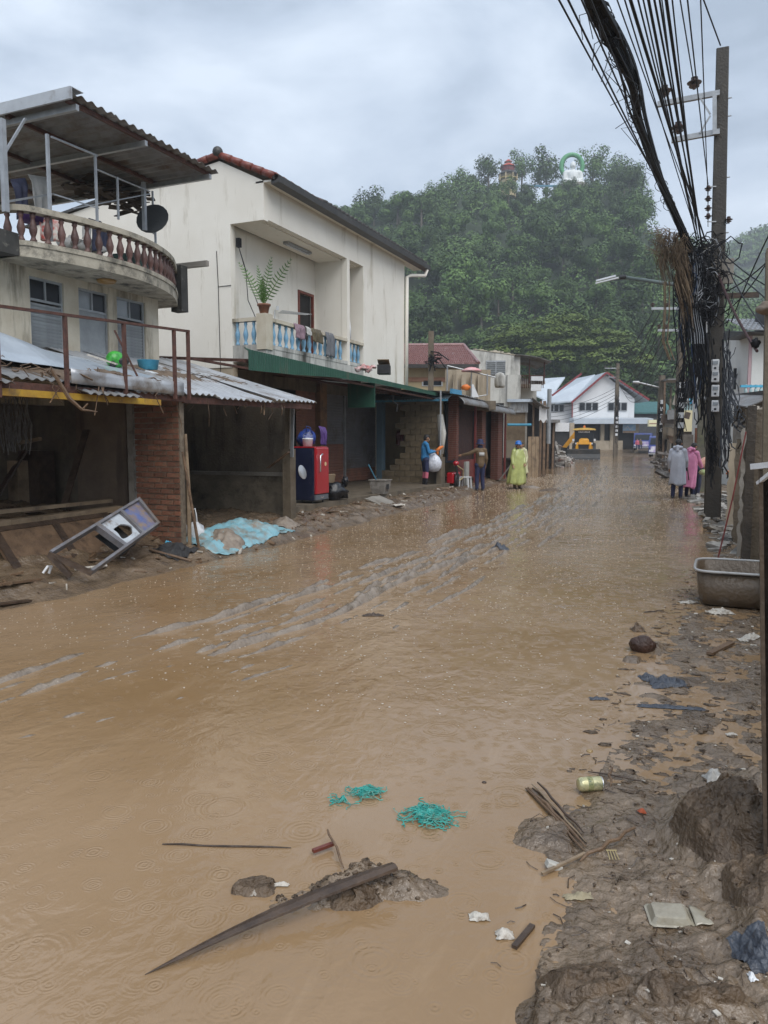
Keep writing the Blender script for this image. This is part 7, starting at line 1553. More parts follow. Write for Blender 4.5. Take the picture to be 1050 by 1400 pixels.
stick('split_cane', (735, 1078), (798, 1148), .006, woodd, 'thin dark split cane on top of the cane bundle', dz=.03)
stick('bent_stick', (868, 1134), (793, 1182), .008, wood, 'brown stick lying slantwise right of the cane bundle', dz=.014)
stick('pale_lath', (800, 1170), (741, 1198), .005, woodp, 'pale narrow lath lying at the edge of the brown stick', dz=.01, w=.012)
stick('thin_twig', (804, 1057), (880, 1070), .004, woodd, 'thin dark twig behind the drink can', 'twig')
stick('thin_twig', (900, 900), (938, 908), .004, woodp, 'pale twig end by the dark cloth', 'twig') if False else None
stick('reed', (222, 1155), (398, 1160), .004, woodd, 'thin floating reed left of the nearest mud heap', 'reed', dz=.003)
stick('reed', (448, 1150), (470, 1190), .005, wood, 'short reddish sliver standing in the nearest mud heap', 'sliver', dz=.05, dz2=.01)
stick('red_sliver', (428, 1170), (455, 1160), .006, redtile, 'small red brown sliver on the nearest mud heap', 'sliver', dz=.02, w=.018)
stick('short_board', (970, 897), (1000, 882), .01, wood, 'short brown board end on the right bank past the coconut', 'board', dz=.02, w=.05)
stick('dark_stick', (703, 1298), (728, 1268), .005, woodd, 'short dark slat at the water edge near the bottom', 'slat', dz=.008, w=.02)
stick('dark_twig', (880, 838), (908, 836), .006, woodd, 'dark twig floating near the right bank', 'twig')
stick('peg', (834, 1062), (834, 1075), .006, wood, 'tiny wooden peg standing behind the drink can', 'peg', dz=.05, dz2=0)
# white box scrap
c = gp(757, 1186, .02); b = MB(); b.obox(c-V3(0, 0, .012), (.062, .035, .024), Matrix.Rotation(.5, 3, 'Z') @ Matrix.Rotation(.4, 3, 'Y')); tag(b.build('box_scrap', M('grey white card', (.5, .48, .43), (.36, .34, .3), s=12), origin=c, bevel=.003), 'grey white box scrap at the lower end of the sticks', 'scrap')
# can
c = gp(807, 1080, .030); m_ = Matrix.Rotation(YAW+.12, 3, 'Z') @ Matrix.Rotation(PI/2, 3, 'Y')
CA = thing('drink_can', 'pale yellow drink can lying in the mud', 'can', c)
MB().lathe([(.024, -.060), (.026, -.058), (.0315, -.050), (.0325, -.044), (.0325, .046), (.030, .053), (.026, .058), (.0265, .060), (.024, .057), (.001, .056)], c, 28, m_).build('body', can_m, CA, smooth=True)
MB().lathe([(.0327, -.02), (.0329, -.018), (.0329, .004), (.0327, .006)], c, 28, m_).build('printed_band', M('dark green print', (.10, .13, .06), (.45, .43, .2), s=70, detail=2, bump=0, rough=.3), CA, smooth=True)
MB().lathe([(.0335, .050), (.0285, .0575), (.025, .0605), (.024, .0605)], c, 28, m_).build('rim', chrome, CA, smooth=True)
# coconut
c = gp(878, 890, .05); CO = tag(MB().ball(c, .088, 20, 14, (1.12, .95, .86), .18, 3).build('coconut', coco, origin=c-V3(0, 0, .05), smooth=True), 'brown wet coconut at the edge of the right bank', 'coconut')
# netting
def net(px, py, rx, ry, n, lb, seed):
    c = gp(px, py, .004); b = MB(); R = random.Random(seed)
    for k in range(n):
        a_ = R.choice((.4, 1.9, 3.3, 5.1))+R.gauss(0, .35); r_ = abs(R.gauss(.25, .3)); p = c+RT*math.cos(a_)*r_*rx+FH*math.sin(a_)*r_*ry; P_ = [p]
        for i in range(7): 
            a_ += R.uniform(-1.5, 1.5); P_.append(P_[-1]+RT*math.cos(a_)*.016+FH*math.sin(a_)*.016*.8+V3(0, 0, R.uniform(-.006, .006)))
        for q in P_: q.z = max(.002, q.z, 0) + .024*max(0, 1-((q-c).length/rx)**2)
        b.tube(P_, R.uniform(.0008, .0028), 4)
    def fl(u, v): 
        a_, r_ = u*2*PI, v*(.55+.25*noise.noise(Vector((math.cos(u*2*PI)*1.5, math.sin(u*2*PI)*1.5, seed)))); p = c+RT*math.cos(a_)*r_*rx*(1+.5*math.sin(3*a_+seed))+FH*math.sin(a_)*r_*ry; return V3(p.x, p.y, .003+.030*(1-v)*(1+.8*fr(p.x, p.y, 30, seed)))
    b.grid(fl, 40, 10)
    return tag(b.build('teal_netting', teal, origin=c), lb, 'netting')
net(585, 1118, .11, .11, 150, 'larger tangled wad of teal netting floating near the mud heap', 1)
net(502, 1086, .085, .035, 40, 'smaller strip of teal netting floating left of the larger wad', 2)
net(470, 1096, .02, .015, 12, 'tiny scrap of teal netting beside the smaller strip', 3)
# dark cloth
def rag(name, px, py, rx, ry, h, mat, lb, seed, cat='cloth', rz=0):
    c = gp(px, py); b = MB()
    def fn(u, v):
        a, q = (u-.5)*2, (v-.5)*2; k_ = 1+.25*noise.noise(Vector((a*2, q*2, seed))); x, y = a*rx*k_, q*ry*k_; p = c+RT*(x*math.cos(rz)-y*math.sin(rz))+FH*(x*math.sin(rz)+y*math.cos(rz)); g = max(0, 1-a*a)*max(0, 1-q*q)
        z_ = max(0, height(p.x, p.y)); return V3(p.x, p.y, z_+.004+h*g*(1+.9*fr(p.x, p.y, 22, seed))+.25*h*fr(p.x, p.y, 40, seed+1))
    b.grid(fn, 28, 22); o = b.build(name, mat, origin=c, smooth=True); return tag(o, lb, cat)
slate = M('wet slate cloth', (.075, .085, .105), (.04, .045, .058), s=14, rough=.3, bump=.6, bs=60)
rag('dark_cloth', 912, 933, .12, .09, .03, slate, 'dark slate coloured cloth lying on the right bank past the can', 3)
rag('dark_cloth', 885, 928, .05, .05, .03, slate, 'smaller crumpled end of dark cloth beside the slate cloth', 4)
rag('dark_film', 819, 956, .06, .025, .012, slate, 'small dark film floating left of the slate cloth', 5)
rag('dark_cloth', 1037, 1305, .06, .09, .05, slate, 'dark crumpled cloth at the bottom right corner', 6)
rag('plastic_cup_lid', 975, 1064, .04, .035, .035, M('clear film', (.5, .49, .46), (.35, .33, .3), rough=.2, bump=.5), 'crumpled clear plastic cup on top of the dark clod', 7, 'cup')
rag('plastic_wrapper', 655, 1255, .035, .022, .016, foam, 'crumpled cream wrapper near the bottom centre', 8, 'wrapper')
rag('plastic_wrapper', 690, 1280, .03, .022, .016, foam, 'second cream wrapper just below the crumpled one', 9, 'wrapper')
rag('white_strip', 348, 1218, .012, .035, .01, foam, 'white strip standing on the left part of the mud heap', 10, 'strip')
rag('white_strip', 382, 1211, .035, .01, .01, foam, 'white strip on the middle of the mud heap', 11, 'strip')
rag('dark_strip', 918, 968, .20, .03, .012, slate, 'long dark strip of film lying in the shallow water below the cloth', 51, 'strip', rz=-.2)
rag('foam_slab', 985, 838, .12, .08, .035, foam, 'white foam slab on the bank just below the muddy tub', 12, 'foam')
rag('foam_slab', 942, 824, .10, .05, .02, foam, 'flat white foam piece left of the muddy tub base', 13, 'foam')
rag('foam_slab', 1025, 872, .09, .05, .03, foam, 'white foam lump on the right bank near the edge', 14, 'foam')
rag('red_fruit', 878, 1111, .018, .012, .016, M('orange red rag', (.45, .1, .04)), 'small orange red scrap on the mud right of the can', 15, 'scrap')
rag('white_paper', 1016, 1056, .025, .012, .006, foam, 'thin white paper scrap beside the clear cup', 16, 'paper')
rag('white_lump', 1029, 1338, .012, .014, .014, plasw, 'small bright white lump near the bottom right corner', 17, 'lump')
rag('wet_leaf', 790, 1228, .05, .02, .018, M('pale leaf', (.36, .31, .2), (.24, .2, .13), s=12), 'pale curled leaf below the grey white box scrap', 18, 'leaf')
rag('grey_puddle_rag', 1000, 1005, .03, .015, .01, foam, 'small pale scrap on the bank above the clod', 19, 'scrap')
# clear tray
TY = thing('clear_tray', 'muddy clear plastic tray lying right of the lowest mud clods', 'tray', gp(922, 1256, .0))
c = gp(915, 1256, .012); m_ = Matrix.Rotation(YAW-.1, 3, 'Z') @ Matrix.Rotation(.12, 3, 'X')
def rr(hx, hy, z_): return [c + m_ @ V3(x*hx, y*hy, z_) for x, y in ((-1, -.8), (-.85, -1), (.85, -1), (1, -.8), (1, .8), (.85, 1), (-.85, 1), (-1, .8))]
tray = M('cloudy clear plastic', (.34, .31, .24), (.24, .21, .155), s=14, rough=.18, bump=.3, spec=.8)
MB().loft([rr(.075, .055, .0), rr(.068, .048, .003), rr(.055, .038, .022), rr(.048, .032, .024)]).build('dish', tray, TY, smooth=False)
MB().grid(lambda u, v: c + m_ @ V3(.075+.085*u, (v-.5)*.09*(1-.25*u)+.004*math.sin(u*9), .004+.008*math.sin(u*3+v*2)), 10, 8, thick=(0, 0, -.002)).build('torn_lid', tray, TY, smooth=True)
# rattan like frame
b = MB(); c = gp(838, 1175, .01)
for k in range(4): b.tube([c+RT*(-.018+.012*k)+FH*-.02, c+RT*(-.014+.010*k)+FH*.03+V3(0, 0, .012)], .0022, 5)
b.tube([c+RT*-.02+FH*.028+V3(0, 0, .012), c+RT*.022+FH*.028+V3(0, 0, .012)], .003, 5)
tag(b.build('plastic_claw', M('ochre plastic', (.4, .32, .16)), origin=c), 'small ochre plastic grille piece in the mud below the brown stick', 'scrap')
# floating fruit and leaves
for (px, py, r_, m_, lb) in ((806, 1027, .018, M('amber bubble', (.38, .26, .12), rough=.15, bump=0), 'amber bubble floating on the water above the drink can'), (662, 1070, .012, woodd, 'small dark leaf floating right of the teal netting')):
    c = gp(px, py, 0); tag(MB().ball(c, r_, 14, 10, (1, 1, .6)).build('floating_blob', m_, origin=c, smooth=True), lb, 'debris')
rag('dry_leaves', 1150-640, 842, .1, .03, .02, woodd, 'dark leaf wad on the middle ridges of the street', 22, 'leaves')
rag('blue_scrap', 683, 751, .14, .08, .06, slate, 'dark blue scrap on the churned ridge in mid street', 23, 'scrap')
rag('mud_clump', 752, 671, .35, .2, .06, mud_dark, 'dark clump of mud in the water right of the man in yellow', 24, 'mud')
rag('mud_clump', 872, 862, .055, .06, .05, mud_dark, 'dark mud clump just behind the coconut', 25, 'mud')
def clod(px, py, rx, ry, h, lb, seed):
    c = gp(px, py); b = MB()
    def fn(u, v):
        a, q = (u-.5)*2, (v-.5)*2; r_ = math.hypot(a, q); k_ = 1+.3*noise.noise(Vector((a*1.7, q*1.7, seed))); p = c+RT*a*rx*k_+FH*q*ry*k_; g = min(1, 1.7*max(0, 1-min(1, r_)**2.6)); g = g*g*(3-2*g)
        z_ = max(0, height(p.x, p.y)); n1_ = fr(p.x, p.y, 11, seed); n2_ = fr(p.x, p.y, 34, seed+3)
        return V3(p.x+.02*g*n2_, p.y-.03*g*n1_, z_-.004+g*(h*(1+.45*n1_)+.012*n2_+.006*nz(p.x, p.y, 90, seed)))
    n_ = int(max(rx, ry)/.0045); b.grid(fn, n_, n_); o = b.build('earth_clod', mud_dark, origin=c, smooth=True); return tag(o, lb, 'mud')
clod(992, 1120, .19, .22, .085, 'big dark brown clod of earth at the right edge beside the post', 3)
clod(1040, 1215, .12, .16, .06, 'lower dark clod of earth at the right edge under the big one', 5)
clod(800, 1345, .13, .11, .035, 'dark crumbly patch of earth at the bottom beside the water edge', 7)
clod(940, 1365, .15, .09, .03, 'dark crumbly patch of earth at the bottom right of the other', 9)
clod(480, 1235, .10, .05, .03, 'dark crumbly lump right under the long driftwood', 11)
clod(350, 1215, .09, .06, .03, 'dark crumbly lump at the left end of the mud heap', 13)
# small lumps, twigs and scraps over the near mud
R = random.Random(101); b = MB(); b2 = MB(); b3 = MB()
for k in range(1700):
    y = 1.9+3.6*R.random()**1.3; x = R.uniform(interp(RS, y)-.05, .5); h_ = height(x, y)
    if R.random() < .35: 
        u_ = R.gauss(0, .25); v_ = R.gauss(0, .1); x = -1.27+u_*.85+v_*.5; y = 2.36+u_*.52-v_*.85; h_ = height(x, y)
    if h_ < .004: continue
    s_ = R.uniform(.002, .008)*(1 if R.random() < .92 else 2.2)
    b.ball((x, y, h_-s_*.1), s_, 7, 5, (R.uniform(.8, 1.6), R.uniform(.8, 1.4), .6), 1.3, k*.37)
for k in range(520):
    y = 3.6+8*R.random(); x = R.uniform(interp(RS, y)-.15, .7); h_ = max(0, height(x, y)); s_ = R.uniform(.006, .022); b.ball((x, y, h_), s_, 7, 5, (R.uniform(.8, 2.2), R.uniform(.7, 1.4), .35), 1.3, k*.77)
for k in range(420):
    y = 1.9+7*R.random()**1.4; x = R.uniform(interp(RS, y)-.12, .6); h_ = max(0, height(x, y)); a_ = R.uniform(0, 6.28); ln = R.uniform(.015, .09)
    b2.tube([(x, y, h_+.003), (x+math.cos(a_)*ln*.5, y+math.sin(a_)*ln*.5, h_+.006), (x+math.cos(a_+.3)*ln, y+math.sin(a_+.3)*ln, max(0, height(x+math.cos(a_)*ln, y+math.sin(a_)*ln))+.003)], R.uniform(.0008, .0028), 4)
for k in range(330):
    y = 1.9+10*R.random()**1.0; x = R.uniform(interp(RS, y)+.02, .6); h_ = height(x, y)
    if h_ < 0: continue
    s_ = R.uniform(.0025, .008)*(1+.18*y); s_ *= .8; b3.obox((x, y, h_+s_*.3), (s_*2, s_*R.uniform(.6, 1.6), s_*.5), Matrix.Rotation(R.uniform(0, 3), 3, 'Z') @ Matrix.Rotation(R.uniform(-.5, .5), 3, 'X'))
tag(b.build('mud_crumbs', mud_dark, smooth=True), 'dark crumbs of mud scattered over the near right bank', 'mud', kind='stuff')
tag(b2.build('twig_bits', woodd), 'fine dark twigs scattered over the near right bank', 'twigs', kind='stuff')
tag(b3.build('white_flecks', foam), 'tiny white flecks scattered over the right bank', 'flecks', kind='stuff')
# litter on the left bank
R = random.Random(102); b = MB(); b2 = MB()
for k in range(260):
    y = R.uniform(5, 24); x = interp(LS, y)-R.uniform(.05, 1.2); h_ = height(x, y)
    if h_ < 0: continue
    s_ = R.uniform(.015, .06); ax = Matrix.Rotation(R.uniform(-.6, .6), 3, 'X') @ Matrix.Rotation(R.uniform(0, 3), 3, 'Z'); (b if R.random() < .82 else b2).obox((x, y, h_+s_*.2), (s_*R.uniform(1, 5), s_*R.uniform(.4, 1), s_*.4), ax)
tag(b.build('bank_scraps', wood), 'brown board scraps strewn over the left mud bank', 'scraps', kind='stuff')
tag(b2.build('pale_scraps', foam), 'pale scraps strewn over the left mud bank', 'scraps', kind='stuff')
for (p0, p1, lb) in (((103, 783), (146, 790), 'white stick lying on the mud below the broken cabinet'), ((205, 768), (262, 772), 'short stick on the mud below the brick wall')):
    a, c = gp(*p0, .03, z=.15), gp(*p1, .03, z=.15); tag(MB().tube([a, c], .018, 6).build('bank_stick', foam if 'white' in lb else wood, origin=a), lb, 'stick')
for k, (px, py, ln, rz_2, m2, lb) in enumerate(((150, 782, .5, .9, wood, 'brown lath in the mud right of the broken cabinet foot'), (236, 762, .42, 1.3, woodd, 'dark lath in the mud below the dark rags'), (28, 800, .6, 1.7, wood, 'brown lath lying near the water at the far left'), (20, 828, .35, 1.5, woodd, 'dark stick floating at the water edge at the far left'), (455, 712, .4, 1.4, wood, 'short brown board on the mud below the fridge'), (560, 688, .45, 1.3, woodp, 'pale board on the mud below the woman in blue'))):
    c = gp(px, py, .02, z=.15); tag(MB().obox(c, (ln, .07, .02), Matrix.Rotation(rz_2, 3, 'Z') @ Matrix.Rotation(.08, 3, 'Y')).build('lath', m2, origin=c), lb, 'lath')
b = MB(); c = gp(58, 768, .06, z=.2); b.tube([c+V3(0, 0, .0), c+V3(.02, .05, .07), c+V3(.0, .12, .06), c+V3(-.02, .1, -.02)], .014, 6); tag(b.build('white_hook', plasw, origin=c), 'white plastic loop at the left end of the broken cabinet', 'loop')
drape('bank_rags', dark, 'dark rags and a blue cap heaped at the foot of the brick wall', -6.85, 8.45, .22, .3, .14, .2, 31, 'rags', fold=1.2)
rag('cyan_scrap', 230, 741, .06, .05, .05, cyanp, 'small cyan scrap at the foot of the brick wall', 41, 'scrap')
# ================================================================== hill with forest
DR = 225.0
SIL = [(-400, 560), (200, 500), (330, 420), (400, 345), (440, 315), (480, 290), (520, 298), (550, 295), (590, 285), (625, 266), (660, 270), (690, 283), (740, 280), (800, 268), (835, 248), (852, 248), (864, 270), (874, 345), (890, 385), (930, 405), (1000, 430), (1060, 445), (1200, 500), (1500, 560)]
SILX = [(X_(px, DR), fz(py, DR)) for px, py in SIL]
def hill(x, d):
    top = interp(SILX, x*(DR/d)**.85); t = (d-112)/(DR-112)
    if t <= 0: return .5
    if t < 1: f_ = sst(0, 1, t)*.35 + (t**.9)*.65
    else: f_ = max(0, 1-(t-1)*.8)
    return .5 + (top-.5)*f_ + 1.6*nz(x, d, .06, 3)*min(1, t*3)
b = MB(YF); b.grid(lambda u, v: (lerp(-230, 230, u), lerp(110, 340, v), hill(lerp(-230, 230, u), lerp(110, 340, v))), 110, 60); struct(b.build('hill', hillsoil, smooth=True))
SIL2 = [(-600, 470), (300, 420), (700, 400), (850, 352), (900, 340), (940, 352), (975, 362), (1000, 338), (1030, 325), (1060, 318), (1120, 330), (1400, 420)]
D2 = 460.0; SX2 = [(X_(px, D2), fz(py, D2)) for px, py in SIL2]
b = MB(YF); b.grid(lambda u, v: (lerp(-420, 420, u), lerp(340, 620, v), (interp(SX2, lerp(-420, 420, u))*math.sin(PI*min(1, v*1.15))**.8 + 5*nz(u*30, v*20, .5, 8)) if v < .87 else 0), 120, 40); struct(b.build('far_hill', hillsoil, smooth=True))
def crown_mesh(name, R, rx, rz, n, size, mat=leafm, lobes=9, flat=0):
    mb = MB(); Ls = []
    for k in range(lobes):
        a_ = R.uniform(0, 6.28); q = R.uniform(.25, .72); zz = R.uniform(-.35, .75) if not flat else R.uniform(-.1, .5)
        Ls.append((V3(math.cos(a_)*q*rx, math.sin(a_)*q*rx, zz*rz), R.uniform(.28, .48)*rx))
    Ls.append((V3(0, 0, rz*.45), rx*.5)); vs, fs = [], []
    for i in range(n):
        c, r_ = R.choice(Ls); v = V3(R.gauss(0, 1), R.gauss(0, 1), R.gauss(.25, 1)).normalized(); rad = r_*(R.uniform(.55, 1.08)); p = c + V3(v.x*rad, v.y*rad, v.z*rad*rz/rx*1.1)
        nv = (v + V3(R.uniform(-.4, .4), R.uniform(-.4, .4), R.uniform(-.1, .6))).normalized(); a = nv.orthogonal().normalized(); a = Matrix.Rotation(R.uniform(0, 6.28), 3, nv) @ a; b_ = nv.cross(a); s_ = size*R.uniform(.5, 1.25)
        k = len(vs); vs += [p-a*s_-b_*s_*.3, p+b_*s_*.5-a*.1*s_, p+a*s_-b_*s_*.2, p-b_*s_*.75]; fs.append((k, k+1, k+2, k+3))
    mb.v = vs; mb.f = fs; return mb.mesh(name, mat)
R = random.Random(55)
crowns = [crown_mesh('crown', R, 4.2, R.uniform(3.4, 4.6), 3600, .26) for _ in range(7)]
airy = [crown_mesh('crown', R, 3.9, 4.4, 2200, .24, lobes=12) for _ in range(3)]
trunkm = MB().tube([(0, 0, -8), (.1, 0, -4), (0, .1, 0), (0, 0, 2)], [.32, .26, .2, .08], 6).mesh('trunk', bark)
limbt = MB(); limbt.tube([(0, 0, -9), (.1, 0, -4), (0, .1, 0), (0, 0, 3)], [.30, .24, .17, .05], 6)
for k in range(7): a_ = k*.9; limbt.tube([(0, 0, -3+k*.6), (math.cos(a_)*1.3, math.sin(a_)*1.3, -1.6+k*.6), (math.cos(a_)*2.6, math.sin(a_)*2.6, .0+k*.5)], [.11, .07, .03], 5)
limbm = limbt.mesh('trunk', bark)
leafh = M('mid green foliage', (.11, .18, .05), (.042, .08, .022), s=.35, rough=.6, bump=0, rnd=.3, detail=3, spec=.25)
def tree(name, lb, x, d, z_, sc, cr_, tr_=trunkm, grp=None, sq=1, mat=None):
    o = thing(name, lb, 'tree', YF @ Vector((x, d, z_)), YAW+R.uniform(0, 6.28), grp); m_ = WM[o.name]
    c = inst(cr_, 'crown', o, m_ @ T(0, 0, 5.6*sc) @ Matrix.Diagonal((sc, sc, sc*sq, 1))); t_ = inst(tr_, 'trunk', o, m_ @ T(0, 0, 5.6*sc) @ Matrix.Diagonal((sc, sc, sc, 1)))
    return o
# forest trees on the slope, nearest rows drawn closest together
n = 0; R = random.Random(71); spots = []
for i in range(9000):
    t = R.random(); d = lerp(116, DR+1, t); px = R.uniform(440, 900); x = X_(px, d)
    if hill(x, d) < 1.0 and px > 890: continue
    ok = True
    for (a, c) in spots:
        if (a-x)**2 + (c-d)**2 < 6.6**2: ok = False; break
    if ok: spots.append((x, d))
    if len(spots) >= 285: break
for (x, d) in spots:
    sc = R.uniform(.75, 1.3)*(.8 if d > DR-25 else 1)
    tree('forest_tree', 'leafy green tree packed among its neighbours on the steep wooded hill', x, d, hill(x, d)-1.5-(2.5 if d > DR-14 else 0), sc, R.choice(crowns), grp='trees covering the steep hill', sq=R.uniform(.8, 1.2))
SKY = [(498, 256, 1.6, 'rounded tree at the far left end of the hill crest'), (468, 282, 1.1, 'lower tree just left of the rounded tree on the crest'), (560, 264, 1.15, 'smaller tree on the crest right of the rounded left tree'), (626, 226, 1.5, 'tall tree on the crest well left of the red pavilion'), (596, 250, 1.2, 'broad tree halfway up the left crest'), (662, 214, 1.25, 'thin airy tree immediately left of the red roofed pavilion'), (706, 205, 1.15, 'thin tree rising behind the red roofed pavilion'), (738, 203, 1.5, 'leafy tree between the pavilion and the white statue'), (800, 197, 1.45, 'airy tree immediately right of the white statue'), (832, 207, 1.5, 'leafy tree on the crest right of the statue'), (858, 218, 1.45, 'last big tree at the steep right end of the crest'), (850, 250, 1.4, 'dark bushy tree below the right end of the crest'), (868, 262, 1.1, 'bush topped tree on the brink of the steep right slope'), (689, 243, .8, 'bushy tree hiding the foot of the pavilion tower'), (768, 243, .75, 'bushy tree at the lower left of the white statue'), (786, 246, .7, 'bushy tree at the lower right of the white statue')]
for px, py, sc, lb in SKY:
    d = (DR+R.uniform(-4, 6)) if sc > .82 else DR-15; zt = fz(py, d); o = tree('crest_tree', lb, X_(px, d), d, zt-10.0*sc, sc, R.choice(airy), limbm)
# the rest of the woods, out to both sides and behind
R = random.Random(90); b = MB(YF)
def leafpile(mb, c, r_, n_, size):
    for i in range(n_):
        v = V3(R.gauss(0, 1), R.gauss(0, 1), abs(R.gauss(0, 1))).normalized(); p = c + v*r_*R.uniform(.7, 1.05); nv = (v+V3(R.uniform(-.7, .7), R.uniform(-.7, .7), R.uniform(0, .8))).normalized(); a = nv.orthogonal().normalized(); b_ = nv.cross(a); s_ = size*R.uniform(.5, 1.2); k = len(mb.v)
        mb.v += [p-a*s_-b_*s_*.3, p+b_*s_*.5, p+a*s_-b_*s_*.2, p-b_*s_*.75]; mb.f.append((k, k+1, k+2, k+3))
for i in range(620):
    d = R.uniform(118, 300); px = R.choice((R.uniform(-250, 470), R.uniform(885, 1400), R.uniform(885, 1100))); x = X_(px, d)
    if abs(x) > 220: continue
    leafpile(b, V3(x, d, hill(x, d)+1.5), R.uniform(3, 5.5), 420, .42)
for i in range(420):
    x, d = lerp(-60, 90, R.random()), R.uniform(118, DR-5); leafpile(b, V3(x, d, hill(x, d)+.5), R.uniform(2.4, 4.2), 240, .36)
for i in range(600):
    u = R.uniform(.3, 1.0); d = R.uniform(380, 500); x = lerp(-420, 420, u); v = (d-340)/280; z_ = interp(SX2, x)*math.sin(PI*min(1, v*1.15))**.8; leafpile(b, V3(x, d, z_), R.uniform(5, 9), 220, 1.0)
tag(b.build('forest', leafh), 'dense woods covering the lower slopes and the hills beyond', 'forest', kind='stuff')
# big spreading tree at the foot of the hill
d = 118; bt = thing('spreading_tree', 'very wide spreading tree with flat dome crown at the foot of the hill', 'tree', YF @ Vector((X_(775, d), d+4, .5)), YAW)
bc = MB(YF); R = random.Random(31); cx_ = X_(770, d); zb, zt = fz(505, d), fz(412, d)
vs, fs = [], []
for k in range(150):
    u = R.uniform(-1, 1); q = R.uniform(-1, 1); 
    if u*u+q*q > 1: continue
    c = V3(cx_+u*13.4, d+6+q*8, lerp(zb, zt-1.2, (1-(u*u+q*q))**.55*R.uniform(.55, 1.0))); r_ = R.uniform(1.3, 2.4)
    for i in range(230):
        v = V3(R.gauss(0, 1), R.gauss(0, 1), abs(R.gauss(0, .9))).normalized(); p = c+V3(v.x*r_*1.25, v.y*r_*1.25, v.z*r_*.55); nv = (V3(0, 0, 1)+v*.8+V3(R.uniform(-.5, .5), R.uniform(-.5, .5), 0)).normalized(); a = nv.orthogonal().normalized(); a = Matrix.Rotation(R.uniform(0, 6.28), 3, nv) @ a; b_ = nv.cross(a); s_ = R.uniform(.13, .32); k2 = len(vs)
        vs += [p-a*s_, p+b_*s_*.6, p+a*s_, p-b_*s_*.6]; fs.append((k2, k2+1, k2+2, k2+3))
bc.v, bc.f = vs, fs; bc.build('crown', leafl, bt)
mb = MB(YF); mb.tube([(cx_, d+5, 0), (cx_+.3, d+5, 5), (cx_, d+5, 9)], [.8, .6, .4], 10)
for k in range(9): a_ = k*.7; mb.tube([(cx_, d+5, 5+.3*k), (cx_+math.cos(a_)*5, d+5+math.sin(a_)*3, 8.5+.2*k), (cx_+math.cos(a_)*10, d+5+math.sin(a_)*6, 9.5+.3*k)], [.32, .2, .08], 6)
mb.build('trunk', bark, bt)
# pavilion tower
d = DR-8; x = X_(688, d); zb = fz(254, d); zt = fz(219, d); u_ = (zt-zb)/7.0
PV = thing('pavilion_tower', 'small tiered pavilion tower with red roofs on the hill crest', 'pavilion', YF @ Vector((x, d, zb-3)), YAW)
def octa(r_, z0, z1, r2=None, n=8): return MB(YF).lathe([(r_, z0), (r2 if r2 is not None else r_, z1)], (x, d, 0), n)
octa(2.3*u_, zb-3, zb+1.2*u_).build('base', ochre, PV); octa(2.1*u_, zb+1.2*u_, zb+3.0*u_).build('storey', M('tan masonry', (.42, .33, .2)), PV)
octa(3.0*u_, zb+3.0*u_, zb+3.9*u_, 1.9*u_).build('lower_roof', darktile, PV); octa(1.9*u_, zb+3.9*u_, zb+5.1*u_).build('upper_storey', redgl, PV)
octa(2.3*u_, zb+5.1*u_, zb+6.0*u_, .9*u_).build('upper_roof', M('red roof', (.5, .08, .05)), PV); octa(.75*u_, zb+6.0*u_, zb+6.5*u_).build('lantern', M('tan masonry 2', (.42, .3, .2)), PV); octa(1.2*u_, zb+6.5*u_, zb+7.3*u_, .05).build('cap_roof', MATS['red roof'], PV)
for k in range(8): a_ = k*PI/4+.39; MB(YF).box(x+math.cos(a_)*2.6*u_-.12, x+math.cos(a_)*2.6*u_+.12, d+math.sin(a_)*2.6*u_-.12, d+math.sin(a_)*2.6*u_+.12, zb+1.2*u_, zb+3.0*u_).build('column', ochre, PV)
MB(YF).lathe([(2.75*u_, zb+1.7*u_), (2.8*u_, zb+1.75*u_), (2.75*u_, zb+1.85*u_)], (x, d, 0), 8).build('rail', M('yellow rail', (.6, .45, .1)), PV)
b = MB(YF); b.box(X_(712, d), X_(756, d), d-1, d-.6, fz(257, d), fz(254.5, d)); tag(b.build('blue_platform', M('blue rail paint', (.12, .28, .4)), origin=YF @ Vector((X_(735, d), d-1, fz(257, d)))), 'long low blue railing platform between the pavilion and the statue', 'platform')
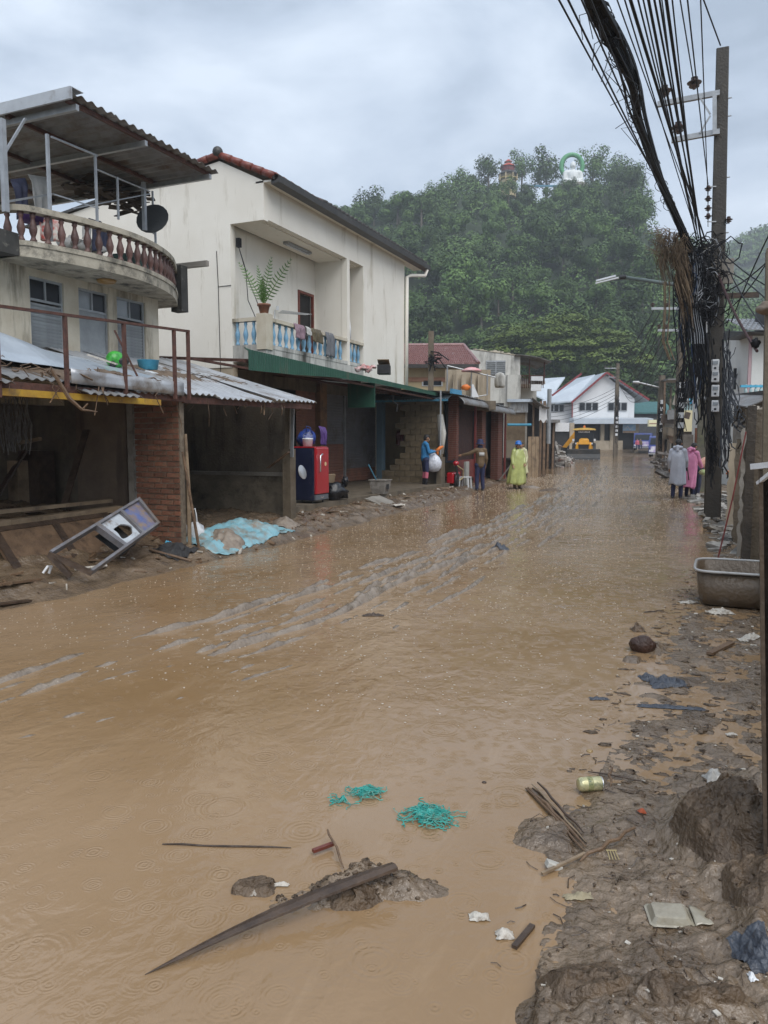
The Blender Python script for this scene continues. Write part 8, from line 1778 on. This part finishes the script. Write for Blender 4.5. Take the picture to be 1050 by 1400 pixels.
# seated white statue with a green halo ring
x = X_(773, d); zb = fz(256, d); ST = thing('white_statue', 'large white seated figure statue before a green ring halo on the hill crest', 'statue', YF @ Vector((x, d, zb-2)), YAW)
k_ = (fz(222, d)-zb)/6.2
mwhite = M('white stone', (.72, .74, .73), (.62, .64, .63), s=1, rough=.6, bump=.05)
L0 = V3(0, 0, 2)
MB(YF).lathe([(4.2*k_, zb-3), (4.2*k_, zb+.1)], (x, d, 0), 16).build('pedestal', conc, ST)
blob('figure', [(L0+V3(0, 0, 1.2*k_), L0+V3(0, 0, 2.8*k_), 1.6*k_, 1.5*k_), (L0+V3(-1.5*k_, 0, 3.5*k_), L0+V3(1.5*k_, 0, 3.5*k_), .8*k_, .8*k_), (L0+V3(-1.9*k_, 0, 3.4*k_), L0+V3(-2.2*k_, -.4, 1.6*k_), .7*k_, .55*k_), (L0+V3(1.9*k_, 0, 3.4*k_), L0+V3(2.2*k_, -.4, 1.6*k_), .7*k_, .55*k_), (L0+V3(-2.2*k_, -.4, 1.6*k_), L0+V3(-.5*k_, -1.6*k_, .9*k_), .55*k_, .4*k_), (L0+V3(2.2*k_, -.4, 1.6*k_), L0+V3(.5*k_, -1.6*k_, .9*k_), .55*k_, .4*k_), (L0+V3(-2.6*k_, -1.2*k_, .5*k_), L0+V3(2.6*k_, -1.2*k_, .5*k_), .7*k_, .7*k_), (L0+V3(0, 0, 4*k_), L0+V3(0, 0, 4.7*k_), .5*k_, .5*k_), (L0+V3(0, -.1, 5.2*k_), L0+V3(0, 0, 5.6*k_), .78*k_, .72*k_), (L0+V3(0, 0, 6.2*k_), L0+V3(0, 0, 6.5*k_), .35*k_, .15*k_), (L0+V3(0, -.85*k_, 5.3*k_), L0+V3(0, -.9*k_, 5.15*k_), .12*k_, .15*k_)], mwhite, ST, .16, 2)
P_ = [(x+math.cos(a)*2.75*k_, d+1.2, zb+5.6*k_+math.sin(a)*2.9*k_) for a in [2*PI*i/36 for i in range(37)]]; MB(YF).tube(P_, .6*k_, 8, cap=False).build('halo_ring', M('green halo', (.10, .34, .15), (.07, .26, .11), s=1, rough=.5, bump=0), ST, smooth=True)
# ------------------------------------------------------------------ haze
hm = bpy.data.materials.new('rain haze'); hm.use_nodes = True; hn = hm.node_tree; hn.nodes.clear()
ho = hn.nodes.new('ShaderNodeOutputMaterial'); pv = hn.nodes.new('ShaderNodeVolumePrincipled'); pv.inputs['Color'].default_value = (.90, .95, 1, 1); pv.inputs['Density'].default_value = .00095; pv.inputs['Anisotropy'].default_value = .2
hn.links.new(pv.outputs[0], ho.inputs['Volume'])
b = MB(YF); b.box(-1000, 1000, -500, 1700, -1.6, 125); tag(b.build('haze', hm), 'pale rain haze hanging over the street and hills', 'haze', kind='stuff')
